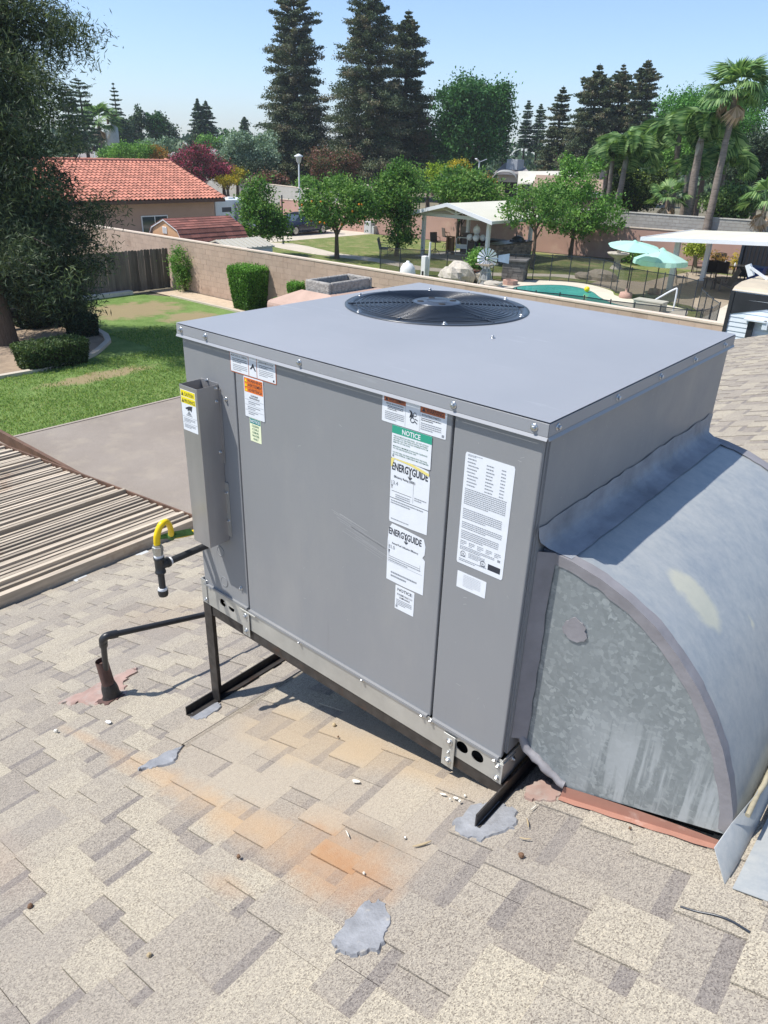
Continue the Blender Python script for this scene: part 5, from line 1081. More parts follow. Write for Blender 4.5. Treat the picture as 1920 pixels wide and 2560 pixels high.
# ---- grey plastic shed
gz = -1.72; A0, A1 = PZ(537, 600, gz), PZ(651, 592, gz); e0, e1 = PZ(587, 621, gz - .24), PZ(697, 611, gz - .24)
sx2 = (A0[0] + A1[0]) / 2; ex = (e0[0] + e1[0]) / 2; y0_, y1_ = A0[1], A1[1]; hw = max(.9, min(1.4, ex - sx2))
S2 = thing('plastic_shed', 'low grey plastic shed with ribbed pale roof beside the gambrel shed', 'shed', (sx2, (y0_ + y1_) / 2, ZG))
MB().prism([(sx2 - hw + .06, ZG), (sx2 + hw - .06, ZG), (sx2 + hw - .06, gz - .27), (sx2, gz - .04), (sx2 - hw + .06, gz - .27)], 1, y0_ + .07, y1_ - .07).build('wall', plain('grey_plastic_wall', (.42, .45, .50), .6, 0, .05, 2), S2)
rp = [(sx2 - hw, gz - .26), (sx2, gz), (sx2 + hw, gz - .26), (sx2 + hw, gz - .31), (sx2, gz - .05), (sx2 - hw, gz - .31)]; MB().prism(rp, 1, y0_, y1_).build('roof', plain('pale_ribbed_roof', (.46, .44, .37), .7, 0, .05, 2), S2)
for s_ in (1, -1):
    for i in range(9): yy = y0_ + (y1_ - y0_) * (i + .5) / 9; MB().bar((sx2 + s_ * .04, yy, gz - .0), (sx2 + s_ * (hw - .02), yy, gz - .245), .05, .03).build('roof_rib', bpy.data.materials['pale_ribbed_roof'], S2)
MB().prism([(sx2 - hw + .08, gz - .31), (sx2 + hw - .08, gz - .31), (sx2, gz - .07)], 1, y0_ + .045, y0_ + .068).build('gable_panel', plain('slate_blue_gable', (.12, .15, .20), .6), S2)
# ---- travel trailer behind sheds
TR = thing('travel_trailer', 'white travel trailer with grey slide out parked behind the sheds', 'trailer', (-42.2, 33.4, ZG))
tA = PX(541, 510, -41.1); 
MB().box(-43.5, -41.1, 31.6, 35.3, ZG + .45, ZG + 2.25).build('body', m_rv, TR); MB().box(-41.1, -40.8, 33.2, 34.9, ZG + .8, ZG + 2.05).build('slide_out', plain('grey_slide_panel', (.30, .31, .33), .5), TR)
MB().box(-43.5, -41.1, 31.55, 31.6, ZG + .8, ZG + 2.15).build('front_cap', m_wmetal, TR)
for yy in (32.2, 33.4): MB().box(-42.6, -42.0, yy, yy + .6, ZG + 2.25, ZG + 2.36).build('roof_vent', m_white, TR)
for yy in (33.2, 34.1): MB().tube([(-41.3, yy, ZG + .35), (-41.08, yy, ZG + .35)], .35, 16).build('wheel', m_dark, TR)
MB().box(-41.11, -41.09, 32.1, 32.9, ZG + 1.5, ZG + 1.8).build('dark_stripe', plain('trailer_dark_stripe', (.06, .07, .09), .4), TR)
# ---- car
CR = thing('parked_car', 'dark blue grey sedan parked on the driveway between two citrus trees', 'car', (-39.2, 37.6, ZG))
m_car = plain('dark_blue_grey_paint', (.045, .055, .085), .22, .35, .08, 2, spec=.8); carx = -38.30
secs = [(35.28, .62, .42, .62, .60), (35.36, .78, .30, .74, .66), (35.7, .87, .24, .86, .74), (36.4, .91, .22, .97, .82), (37.0, .92, .22, 1.02, .86), (38.5, .92, .22, 1.02, .86), (39.4, .91, .22, 1.05, .84), (39.9, .86, .26, 1.04, .78), (40.05, .76, .34, .98, .72)]
vs = []; prof_ = lambda hw_, zb, zt, tp: [(-hw_ * .96, zb), (-hw_, zb + .18), (-hw_, zb + (zt - zb) * .62), (-tp, zt), (tp, zt), (hw_, zb + (zt - zb) * .62), (hw_, zb + .18), (hw_ * .96, zb)]
for (yy, hw_, zb, zt, tp) in secs: vs += [(carx - .92 + a, yy, ZG + b) for a, b in prof_(hw_, zb, zt, tp)]
fs = [(i * 8 + j, i * 8 + (j + 1) % 8, (i + 1) * 8 + (j + 1) % 8, (i + 1) * 8 + j) for i in range(len(secs) - 1) for j in range(8)]
body = MB().add(vs, fs, 0, True).add(vs[:8], [tuple(range(8))]).add(vs[-8:], [tuple(range(8))[::-1]]).build('body', m_car, CR)
def cabin(secs, name, mat, par, sm=False):
    vs = []
    for (yy, wb, wt, zb, zt) in secs: vs += [(carx - .92 - wb, yy, ZG + zb), (carx - .92 - wt, yy, ZG + zt), (carx - .92 + wt, yy, ZG + zt), (carx - .92 + wb, yy, ZG + zb)]
    n_ = len(secs); return MB().add(vs, [(i * 4 + j, i * 4 + j + 1, (i + 1) * 4 + j + 1, (i + 1) * 4 + j) for i in range(n_ - 1) for j in range(3)] + [(0, 1, 2, 3), (4 * n_ - 1, 4 * n_ - 2, 4 * n_ - 3, 4 * n_ - 4)], 0, sm).build(name, mat, par)
cabin([(36.35, .80, .78, .96, .97), (37.05, .80, .62, .99, 1.36), (37.6, .80, .60, 1.0, 1.425), (38.4, .80, .60, 1.0, 1.42), (39.2, .80, .62, 1.02, 1.28), (39.7, .78, .74, 1.03, 1.05)], 'window_band', m_glass, CR)
cabin([(37.0, .64, .60, 1.35, 1.375), (37.6, .62, .56, 1.415, 1.45), (38.4, .62, .56, 1.41, 1.445), (39.15, .64, .60, 1.29, 1.31)], 'roof_panel', m_car, CR, True)
for yy in (37.75,): MB().bar((carx - .115, yy, ZG + 1.0), (carx - .32, yy + .02, ZG + 1.42), .07, .05).build('door_pillar', m_car, CR)
m_rim = plain('silver_alloy_rim', (.55, .55, .56), .3, .7)
for yy in (36.3, 39.07):
    for xx in (carx - .20, carx - 1.84 + .20):
        s_ = 1 if xx > carx - 1 else -1; wx = xx + s_ * .21
        wh = MB().lathe([(.20, .0), (.33, .0), (.335, .03), (.335, .18), (.32, .21), (.22, .215)], (xx if s_ > 0 else xx - .215, yy, ZG + .335), 22, axis='x').build('wheel', m_dark, CR)
        MB().tube([(wx - .01 * s_, yy, ZG + .335), (wx + .008 * s_, yy, ZG + .335)], .055, 12).build('hub_cap', m_rim, wh)
        for k in range(9): a = 2 * pi * k / 9; MB().bar((wx + .004 * s_, yy, ZG + .335), (wx + .004 * s_, yy + .225 * cos(a), ZG + .335 + .225 * sin(a)), .035, .012, up=(1, 0, 0)).build('wheel_spoke', m_rim, wh)
        MB().lathe([(.215, .0), (.235, .0), (.235, .01), (.215, .01)], (wx - .003, yy, ZG + .335), 24, axis='x').build('rim', m_rim, wh)
for s_ in (0, 1): MB().ball((carx - .30 - s_ * 1.24, 35.42, ZG + .66), .17, n=10, sq=(.9, .8, .42)).build('headlight', plain('headlight_glass', (.6, .65, .7), .1) if s_ == 0 else bpy.data.materials['headlight_glass'], CR)
MB().ball((carx - .06, 36.95, ZG + 1.02), .09, n=8, sq=(1, .7, .7)).build('mirror', m_car, CR)
MB().box(carx - .012, carx - .001, 36.95, 36.965, ZG + .35, ZG + .95).build('door_gap', m_dark, CR)
# ---- low utility boxes near gate
p = PZ(925, 583); UB = thing('utility_box', 'small pale utility boxes standing by the driveway gate', 'utility box', (p[0], p[1], ZG)); bevel(MB().box(p[0] - .35, p[0] + .35, p[1] - .3, p[1] + .3, ZG, ZG + .85).build('housing', plain('pale_grey_box', (.45, .46, .45), .6), UB), .03); MB().box(p[0] + .36, p[0] + .6, p[1] - .25, p[1] + .2, ZG, ZG + .55).build('side_cabinet', bpy.data.materials['pale_grey_box'], UB)
p = PZ(708, 610); PO = thing('black_pole', 'thin black metal pole at the driveway corner', 'pole', (p[0], p[1], ZG)); MB().tube([(p[0], p[1], ZG), (p[0], p[1], ZG + 2.9)], .045, 8).build('shaft', m_black, PO)
MB().lathe([(.10, 0), (.10, .02), (.05, .06)], (p[0], p[1], ZG), 10).build('base', m_black, PO)
# bench under tree
def garden_chair(nm, label, x, y, rz, w_=.55, seat=.42, back=1.0, mf=None, ms=None, cat='chair', high=False, group=None):
    mf = mf or m_brf; ms = ms or m_slg; c = thing(nm, label, cat, (x, y, ZG + .02), rz, group); m4 = Matrix.Translation(Vector((x, y, ZG + .02))) @ Matrix.Rotation(rz, 4, 'Z')
    def W_(mb_, name, mat): mb_.v = [tuple(m4 @ Vector(p)) for p in mb_.v]; return mb_.build(name, mat, c)
    h = w_ / 2; W_(MB().box(-h, h, -.24, .24, seat - .02, seat), 'seat', ms)
    W_(MB().add([(-h + .02, .23, seat), (h - .02, .23, seat), (h - .02, .36, back), (-h + .02, .36, back), (-h + .02, .245, seat), (h - .02, .245, seat), (h - .02, .375, back), (-h + .02, .375, back)], [(0, 1, 2, 3), (7, 6, 5, 4), (0, 4, 5, 1), (2, 6, 7, 3), (0, 3, 7, 4), (1, 5, 6, 2)]), 'backrest', ms)
    for s_ in (-1, 1):
        W_(MB().tube([(s_ * h, -.25, 0), (s_ * h, -.24, seat + .22), (s_ * h, .0, seat + .25), (s_ * h, .28, seat + .22)], .016, 6), 'armrest', mf)
        W_(MB().tube([(s_ * h, .20, 0), (s_ * h, .23, seat), (s_ * h, .37, back + .01)], .016, 6), 'leg', mf)
    W_(MB().tube([(-h, .37, back), (0, .38, back + .04), (h, .37, back)], .016, 6), 'top_rail', mf); return c
m_brf = plain('dark_bronze_frame', (.035, .028, .025), .5); m_slg = plain('brown_sling_fabric', (.13, .10, .085), .8, 0, .1, 10); m_bench = plain('green_grey_mesh', (.16, .20, .18), .7, 0, .2, 20)
x, y = g2(960, 640); garden_chair('garden_bench', 'green mesh garden bench on the lawn by the citrus tree', x, y, 2.2, 1.3, .42, .95, plain('grey_green_frame', (.15, .18, .16), .5), m_bench, 'bench')
# ---- street lamps etc.
def lamp(nm, label, u, vb, dist, top, kind):
    p = PD(u, vb, dist); T = thing(nm, label, 'street lamp', (p[0], p[1], ZG)); h = top
    MB().tube([(p[0], p[1], ZG), (p[0], p[1], h)], [.07, .05], 8).build('pole', m_wmetal, T)
    if kind == 'lantern':
        MB().lathe([(.07, -.1), (.15, .0), (.22, .30), (.24, .34)], (p[0], p[1], h), 8).build('lantern', plain('frosted_lantern', (.45, .47, .46), .4), T); MB().lathe([(.31, .34), (.32, .38), (.15, .46), (.03, .52)], (p[0], p[1], h), 8).build('lamp_shade', m_wmetal, T)
    elif kind == 'small':
        MB().lathe([(.12, 0), (.24, .30), (.26, .34), (.02, .5)], (p[0], p[1], h), 8).build('lantern', m_dark, T)
    else:
        for a in (0, 2.1, 4.2): MB().bar((p[0], p[1], h), (p[0] + .55 * cos(a + .6), p[1] + .55 * sin(a + .6), h + .22), .16, .05).build('light_arm', m_wmetal, T)
    return T
P_ = PD(745, 395, 56); lamp('street_lamp', 'white pole lamp with a lantern head behind the car', 749, 505, 57, PD(749, 405, 57)[2], 'lantern')
lamp('street_lamp', 'white pole lamp with flat spreading head beyond the pavilion roof', 1191, 500, 60, PD(1197, 405, 60)[2] , 'led')
lamp('street_lamp', 'small lantern lamp in front of grey roofs, far left', 238, 400, 85, PD(237, 378, 85)[2], 'small')
# ---- pavilion
PV = thing('white_pavilion', 'white gabled patio pavilion over an outdoor kitchen', 'pavilion', (-23.5, 37, ZG))
px0, px1, py0, py1 = -25.75, -21.25, 34.8, 39.4; ez, pz = ZG + 2.28, ZG + 2.98
for x, y in ((px0, py0), (px1, py0), (px0, py1), (px1, py1)): MB().box(x - .09, x + .09, y - .09, y + .09, ZG, ez - .02).build('post', m_wmetal, PV)
for y in (py0, py1): MB().box(px0 - .3, px1 + .3, y - .05, y + .05, ez - .02, ez + .16).build('tie_beam', m_wmetal, PV)
for x in (px0, px1): MB().box(x - .05, x + .05, py0 + .051, py1 - .051, ez, ez + .16).build('side_beam', m_wmetal, PV)
mx = (px0 + px1) / 2
for s_ in (1, -1):
    MB().prism([(mx, pz + .10), (mx + s_ * 3.0, ez + .08), (mx + s_ * 3.0, ez - .02), (mx, pz)], 1, py0 - .9, py1 + .6).build('roof_panel', m_awn, PV)
    MB().prism([(mx, pz + .12), (mx + s_ * 3.03, ez + .10), (mx + s_ * 3.03, ez - .10), (mx, pz - .08)], 1, py0 - .96, py0 - .902).build('gable_trim', m_wmetal, PV)
    MB().bar((mx, py0, ez + .20), (mx + s_ * 1.0, py0, ez + .16 + (pz - ez) * .45), .07, .07).build('brace', m_wmetal, PV)
    MB().box(mx + s_ * 3.0 - .03, mx + s_ * 3.0 + .03, py0 - .9, py1 + .6, ez - .06, ez + .09).build('gutter', m_wmetal, PV)
MB().box(mx - .06, mx + .06, py0 - .04, py0 + .04, ez + .16, pz).build('king_post', m_wmetal, PV)
sheet('pavilion_slab', [(px0 - .4, py0 - .3), (px1 + .4, py0 - .3), (px1 + .4, py1 + .3), (px0 - .4, py1 + .3)], ZG + .02, plain('grey_slab', (.38, .36, .33), .85), th=.02)
# stone bar island : stacked stones as parts
IS = thing('stone_bar', 'stacked stone outdoor bar island under the pavilion', 'bar counter', (-21.0, 36.6, ZG)); r = random.Random(6)
m_stone = plain('stacked_stone', (.25, .19, .15), .9, 0, .2, 3, .5, 20, .01, tint=.4)
bx0, bx1, by0, by1 = -21.75, -20.95, 35.3, 39.2
MB().box(bx0 + .03, bx1 - .03, by0 + .03, by1 - .03, ZG, ZG + 1.0).build('core', m_dark, IS)
for k in range(9):
    yy = by0
    while yy < by1: l = .18 + r.random() * .3; e_ = min(yy + l, by1); MB().box(bx1 - .03, bx1 + r.random() * .04, yy, e_ - .012, ZG + .02 + k * .108, ZG + .118 + k * .108, tint=r.random()).build('stone', m_stone, IS); yy += l
    xx = bx0
    while xx < bx1: l = .18 + r.random() * .25; e_ = min(xx + l, bx1); MB().box(xx, e_ - .012, by0 - r.random() * .03, by0 + .03, ZG + .02 + k * .108, ZG + .118 + k * .108, tint=r.random()).build('stone', m_stone, IS); xx += l
MB().box(bx0 - .08, bx1 + .08, by0 - .08, by1 + .06, ZG + 1.0, ZG + 1.06).build('countertop', plain('dark_granite_top', (.07, .06, .055), .3), IS)
GRL = thing('kettle_grill', 'black covered grill standing on the stone bar', 'grill', (-21.3, 38.2, ZG + 1.06)); MB().ball((-21.3, 38.1, ZG + 1.10), .36, n=12, sq=(1, 1.2, .75)).build('lid', m_black, GRL); MB().box(-21.6, -21.0, 37.7, 38.5, ZG + 1.06, ZG + 1.14).build('body', m_black, GRL); MB().tube([(-21.3, 37.9, ZG + 1.3), (-21.3, 37.9, ZG + 1.55)], .035, 8).build('chimney', m_black, GRL)
CT = thing('dark_counter', 'long dark counter inside the pavilion behind the globe lamp', 'counter', (-23.4, 38.0, ZG)); MB().box(-25.0, -21.9, 37.6, 38.3, ZG, ZG + .98).build('cabinet', plain('dark_brown_cabinet', (.05, .028, .022), .7), CT); MB().box(-25.1, -21.9, 37.5, 38.4, ZG + .98, ZG + 1.03).build('countertop', m_brf, CT)
FRG = thing('storage_cabinet', 'tall dark cabinet behind the white cart', 'cabinet', (-24.0, 36.8, ZG)); MB().box(-24.5, -23.6, 37.0, 37.5, ZG, ZG + 1.3).build('cabinet_body', m_slg, FRG); MB().box(-24.05, -24.03, 36.98, 36.999, ZG + .1, ZG + 1.2).build('door_gap', m_dark, FRG)
def bar_stool(x, y, rz, label):
    c = thing('bar_stool', label, 'bar stool', (x, y, ZG + .02), rz, 'swivel bar stools under the pavilion'); m4 = Matrix.Translation(Vector((x, y, ZG + .02))) @ Matrix.Rotation(rz, 4, 'Z')
    def W_(mb_, name, mat): mb_.v = [tuple(m4 @ Vector(p)) for p in mb_.v]; return mb_.build(name, mat, c)
    W_(MB().box(-.24, .24, -.24, .22, .70, .75), 'seat', m_slg); W_(MB().prism([(.20, .74), (.24, .74), (.32, 1.25), (.28, 1.25)], 0, -.24, .24), 'backrest', m_slg); W_(MB().tube([(0, 0, .25), (0, 0, .70)], .03, 8), 'stem', m_brf)
    for k in range(4): a = pi / 4 + k * pi / 2; W_(MB().tube([(0, 0, .35), (.20 * cos(a), .20 * sin(a), .22), (.30 * cos(a), .30 * sin(a), 0)], .018, 6), 'leg', m_brf)
    for s_ in (-1, 1): W_(MB().tube([(s_ * .25, .26, 1.0), (s_ * .26, -.05, .98), (s_ * .25, -.12, .75)], .015, 6), 'armrest', m_brf)
x, y = g2(1087, 637); bar_stool(x, y, 1.2, 'brown swivel bar stool nearest the left pavilion post, seen side on')
x, y = g2(1108, 622); bar_stool(x + .1, y + .2, 2.6, 'brown high backed bar stool behind the nearest one')
x, y = g2(1150, 618); bar_stool(x, y + .6, 3.1, 'brown bar stool right of the small tree trunk, against the counter')
# white cart
x, y = g2(1152, 640); WC = thing('white_cart', 'white tubular framed cart standing in front of the cabinet', 'cart', (x, y, ZG)); 
a_ = Vector((x - .32, y - .12, ZG)); b_ = Vector((x + .32, y + .12, ZG)); z_ = Vector((0, 0, 1)); MB().tube([a_, a_ + z_ * .95, a_ + z_ * 1.05 + (b_ - a_) * .1, b_ + z_ * 1.05 - (b_ - a_) * .1, b_ + z_ * .95, b_], .03, 8).build('frame', m_white, WC); MB().bar(a_ + z_ * .55, b_ + z_ * .55, .06, .25).build('shelf', m_white, WC); MB().bar(a_ + z_ * .08, b_ + z_ * .08, .4, .04).build('tray', m_white, WC)
x, y = g2(1124, 636); WB = thing('wooden_stand', 'narrow open wooden stand beside the white cart', 'stand', (x, y, ZG))
for s_ in (-.2, .2): MB().box(x + s_ - .05, x + s_ + .05, y - .1, y + .1, ZG + .05, ZG + 1.0).build('side_board', plain('honey_wood', (.27, .15, .07), .6) if s_ < 0 else bpy.data.materials['honey_wood'], WB)
MB().box(x - .25, x + .25, y - .12, y + .12, ZG + 1.0, ZG + 1.05).box(x - .14, x + .14, y + .05, y + .09, ZG + .1, ZG + .95).build('panel', bpy.data.materials['honey_wood'], WB)
# globe lamp
x, y = g2(1186, 648); GL = thing('globe_lamp', 'five globe garden lamp on a dark post in front of the pavilion', 'garden lamp', (x, y, ZG)); m_globe = plain('white_globe_glass', (.85, .86, .87), .25)
hz_ = PD(1188, 590, math.hypot(x - CAM[0], y - CAM[1]))[2]
MB().tube([(x, y, ZG), (x, y, hz_ - .25)], .07, 10).build('post', plain('slate_grey_post', (.06, .08, .10), .5), GL); MB().ball((x, y, hz_ + .32), .21, n=14, sq=(1, 1, 1.25)).lathe([(.05, .0), (.01, .1)], (x, y, hz_ + .55), 8).build('globe', m_globe, GL)
for k in range(4):
    a = .55 + k * pi / 2; MB().ball((x + .38 * cos(a), y + .38 * sin(a), hz_ - .08), .185, n=14).build('globe', m_globe, GL); MB().tube([(x, y, hz_ - .4), (x + .3 * cos(a), y + .3 * sin(a), hz_ - .38), (x + .38 * cos(a), y + .38 * sin(a), hz_ - .26)], .025, 6).build('lamp_arm', m_brf, GL)
# pedestal block
x, y = g2(1203, 655); SB = thing('pale_column_block', 'pale square block standing beside the pavilion post', 'block', (x, y, ZG)); bevel(MB().box(x - .3, x + .3, y - .2, y + .2, ZG, ZG + .85).build('block_body', m_conc, SB), .04)
# white pipe + pump housing at fence
x, y = g2(1060, 693); PH = thing('white_pump_housing', 'tall white housing with a slim white pipe by the pool fence', 'pump housing', (x, y, ZG)); bevel(MB().box(x - .13, x + .13, y - .13, y + .13, ZG, ZG + 1.0).build('housing', m_white, PH), .02); MB().tube([(x + .15, y + .12, ZG), (x + .17, y + .14, ZG + 1.65)], .05, 8).build('pipe', m_white, PH); MB().box(x - .06, x + .06, y - .14, y - .131, ZG + .1, ZG + .3).build('control_plate', m_dark, PH)
x, y = g2(1018, 700, ZG + .0); TK = thing('white_tank', 'rounded white tank just over the block wall', 'tank', (x, y, ZG)); MB().lathe([(.36, 0), (.37, .35), (.35, .55), (.22, .75), (.08, .82), (.07, .88), (.0, .88)], (x, y, ZG), 20).build('tank_body', m_white, TK); MB().lathe([(.39, .30), (.39, .36)], (x, y, ZG), 20).build('tank_band', m_wmetal, TK)
# rock pile
r = random.Random(12); m_rock = plain('pale_limestone_boulder', (.47, .43, .36), .9, 0, .2, 4, .9, 7, .06, tint=.25); m_rock2 = plain('brown_boulder', (.27, .23, .175), .9, 0, .2, 3, .8, 6, .05)
for i, (u, v, s_, lab) in enumerate(((1128, 702, .55, 'pale grey boulder at the left end of the rock pile'), (1150, 700, .70, 'largest tan boulder in the middle of the rock pile'), (1176, 690, .42, 'round pale boulder under the leafy bush'), (1197, 700, .42, 'white boulder beside the windmill tower base'), (1140, 682, .36, 'craggy boulder on top of the pile'), (1232, 716, .40, 'low flat tan stone near the pool edge'), (1212, 708, .28, 'small white stone left of the windmill tower'))):
    x, y = g2(u, v + 6); c = thing('boulder', lab, 'boulder', (x, y, ZG), 0, 'boulders of the waterfall rock pile')
    MB().ball((x, y, ZG + s_ * .55), s_, n=12, sq=(1.1, 1, .85 if i != 5 else .35), jit=.28, tint=r.random(), seed=i + 3).build('rock', m_rock, c)
for (u, v, s_, lab) in ((1503, 700, .55, 'large brown boulder on the lawn right of the pool fence gate'), (1458, 697, .35, 'smaller brown boulder touching the large one')):
    x, y = g2(u, v); c = thing('boulder', lab, 'boulder', (x, y, ZG)); MB().ball((x, y, ZG + s_ * .3), s_, n=12, sq=(1.5, 1, .65), jit=.22, seed=int(u)).build('rock', m_rock2, c)
x, y = g2(1188, 706); RPt = thing('red_pot', 'small red clay pot among the boulders', 'pot', (x, y, ZG + .3)); MB().lathe([(.16, .0), (.22, .25), (.24, .25), (.24, .30), (.18, .30), (.15, .05)], (x, y, ZG + .3), 14).build('pot', m_terra, RPt); MB().lathe([(.17, .26), (.0, .27)], (x, y, ZG + .3), 12).build('soil', m_dark, RPt)
# windmill
x, y = g2(1212, 716); dW = math.hypot(x - CAM[0], y - CAM[1]); WMl = thing('garden_windmill', 'small decorative metal windmill with white fan and blue tail vane', 'windmill', (x, y, ZG)); hz_ = PD(1208, 645, dW)[2]
for k in range(4):
    a = pi / 4 + k * pi / 2; MB().tube([(x + .38 * cos(a), y + .38 * sin(a), ZG), (x + .07 * cos(a), y + .07 * sin(a), hz_ - .1)], .025, 6).build('tower_leg', m_galv, WMl)
for h_ in (.3, .65, 1.0): MB().box(x - .3 + h_ * .16, x + .3 - h_ * .16, y - .3 + h_ * .16, y + .3 - h_ * .16, ZG + h_, ZG + h_ + .03).build('tower_brace', m_galv, WMl)
MB().lathe([(.26, 0), (.22, .5), (.17, .95), (.16, .96)], (x, y, ZG), 8).build('tower_skirt', plain('weathered_grey_wood', (.25, .26, .26), .8, 0, .3, 9, .4, 30, .01, stretch=(3, 3, .4)), WMl)
MB().box(x - .38, x + .38, y - .38, y + .38, ZG + .96, ZG + 1.02).build('platform', m_rock2, WMl)
cd_ = Vector((CAM[0] - x, CAM[1] - y, 0)).normalized(); sd2 = Vector((-cd_.y, cd_.x, 0)); hc = Vector((x, y, hz_)) + cd_ * .15
for k in range(16):
    a = 2 * pi * k / 16 + .1; d1 = sd2 * cos(a) + Vector((0, 0, 1)) * sin(a); d2 = sd2 * cos(a + .26) + Vector((0, 0, 1)) * sin(a + .26)
    MB().add([hc + d1 * .12, hc + d1 * .46, hc + d2 * .46 + cd_ * .05, hc + d2 * .12 + cd_ * .02], [(0, 1, 2, 3)]).build('fan_blade', m_wmetal, WMl)
MB().ball(hc, .07, n=8).build('hub', m_galv, WMl); tv = Vector((x, y, hz_)) + sd2 * .5; MB().add([tv + Vector((0, 0, -.12)), tv + sd2 * .5 + Vector((0, 0, -.2)), tv + sd2 * .5 + Vector((0, 0, .25)), tv + Vector((0, 0, .15))], [(0, 1, 2, 3)]).bar((x, y, hz_), tv, .03, .03).build('tail_vane', plain('pale_blue_vane', (.36, .44, .55), .5), WMl)
# stone planter / fire pit column
x, y = g2(1285, 700); FP = thing('stone_fire_column', 'square grey stacked stone column with a wide flat top on the lawn', 'stone column', (x, y, ZG)); m_fp = plain('dark_grey_stone', (.15, .14, .13), .85, 0, .2, 4, tint=.3); rot = Matrix.Translation(Vector((x, y, ZG))) @ Matrix.Rotation(.35, 4, 'Z')
def RW(mb_, name, mat, par): mb_.v = [tuple(rot @ Vector(p)) for p in mb_.v]; return mb_.build(name, mat, par)
RW(MB().box(-.50, .50, -.50, .50, 0, .93), 'core', m_dark, FP); r = random.Random(7)
for k in range(8):
    for sd_i in range(4):
        a = -.53
        while a < .53:
            l = .2 + r.random() * .25; e_ = min(a + l, .53); q = .53 + r.random() * .02; bb = (a, e_ - .012, -q, -.49); m4 = Matrix.Rotation(sd_i * pi / 2, 4, 'Z'); t_ = MB().box(*bb, .01 + k * .116, .118 + k * .116, tint=r.random()); t_.v = [tuple(m4 @ Vector(p)) for p in t_.v]; RW(t_, 'stone', m_fp, FP); a += l
RW(MB().box(-.62, .62, -.62, .62, .94, 1.02), 'top_slab', m_fp, FP)
x, y = g2(1275, 712); RG = thing('stone_ring_planter', 'small low pink block ring beside the pool', 'planter', (x, y, ZG)); MB().lathe([(.30, 0), (.36, 0), (.36, .2), (.24, .2), (.24, .05)], (x, y, ZG + .02), 9, smooth=False).build('ring', m_pink, RG); MB().lathe([(.24, .12), (.0, .13)], (x, y, ZG + .02), 9).build('soil', m_soil, RG)
# pool fence (mesh panels between posts)
m_mesh, t, b = M_('pool_fence_mesh'); b.inputs['Base Color'].default_value = (.05, .048, .038, 1); b.inputs['Roughness'].default_value = .8; tb = N(t, 'ShaderNodeBsdfTransparent'); ms = N(t, 'ShaderNodeMixShader')
g_ = N(t, 'ShaderNodeNewGeometry'); wv = noise(t, 40, 1, .5); t.links.new(math_(t, 'ADD', .46, math_(t, 'MULTIPLY', wv, .14)), ms.inputs[0]); t.links.new(tb.outputs[0], ms.inputs[1]); t.links.new(b.outputs[0], ms.inputs[2]); t.links.new(ms.outputs[0], t.nodes['Material Output'].inputs[0])
def meshfence(label, pts, h=1.22, cat='fence'):
    T = thing('pool_safety_fence', label, cat, (pts[0][0], pts[0][1], ZG), 0, 'mesh fences around the pool')
    for i, p in enumerate(pts):
        MB().tube([(p[0], p[1], ZG), (p[0], p[1], ZG + h + .06)], .022, 6).build('fence_post', m_black, T)
        if i:
            q = pts[i - 1]; MB().add([(q[0], q[1], ZG + .04), (p[0], p[1], ZG + .04), (p[0], p[1], ZG + h), (q[0], q[1], ZG + h)], [(0, 1, 2, 3)]).build('mesh_panel', m_mesh, T)
            for zz in (.05, h): MB().bar((q[0], q[1], ZG + zz), (p[0], p[1], ZG + zz), .012, .03).build('hem_strip', m_black, T)
farp = [g2(*q) for q in ((949, 680), (986, 688), (1021, 691), (1085, 695), (1115, 690), (1158, 687), (1200, 696), (1245, 704), (1290, 701), (1330, 702), (1374, 703), (1421, 705.5), (1466, 710), (1500, 716), (1526, 723), (1539, 732))]
farp = [g2(950, 682), (-22.0, 28.1), (-20.9, 28.6), (-19.9, 29.2), (-18.9, 29.7), (-17.9, 30.3), (-17.2, 31.15), (-16.55, 31.85), (-15.9, 32.42), (-15.12, 32.9), (-14.26, 33.14), (-13.44, 32.95), (-12.73, 32.54), (-12.11, 31.75), (-11.3, 31.2), (-10.48, 30.9), (-9.67, 30.82), (-8.8, 30.55), (-8.0, 30.0)]
meshfence('brown mesh pool safety fence curving along the far side of the pool', farp)
def gt_(u, v): return g2(u, v, ZG + 1.22)
nearp = [gt_(990, 688), gt_(1105, 697), gt_(1163, 706), gt_(1210, 715), gt_(1291, 723), gt_(1340, 730), gt_(1400, 735), gt_(1461, 742), gt_(1527, 752), gt_(1587, 759), gt_(1652, 766), gt_(1717, 775), gt_(1755, 776), gt_(1780, 771), gt_(1801, 759), gt_(1783, 748), gt_(1768, 735), gt_(1755, 722)]
meshfence('dark mesh pool safety fence along the near side just over the block wall', nearp)
# hand rail, deck box, float
hb = g2(1610, 770); HR = thing('pool_handrail', 'curved steel handrail at the pool steps', 'handrail', (hb[0], hb[1], ZG)); c0 = Vector(PZ(1606, 770)); c1 = Vector(PZ(1682, 778))
MB().tube(cr([c0, c0 + (c1 - c0) * .45 + Vector((0, 0, .45)), c0 + (c1 - c0) * .9 + Vector((0, 0, .85)), c1 + Vector((0, 0, .8)), c1]), .035, 8).build('rail', m_wmetal, HR)
MB().lathe([(.07, 0), (.07, .02)], c1, 10).build('rail_flange', m_wmetal, HR)
x, y = g2(1622, 777); SK = thing('deck_box', 'low pale box on the pool deck by the handrail', 'box', (x, y, ZG)); bevel(MB().box(x - .6, x + .6, y - .3, y + .3, ZG, ZG + .38).build('box_body', plain('pale_beige_box', (.42, .40, .33), .7), SK), .03); MB().box(x - .62, x + .62, y - .32, y + .32, ZG + .385, ZG + .43).build('box_lid', bpy.data.materials['pale_beige_box'], SK)
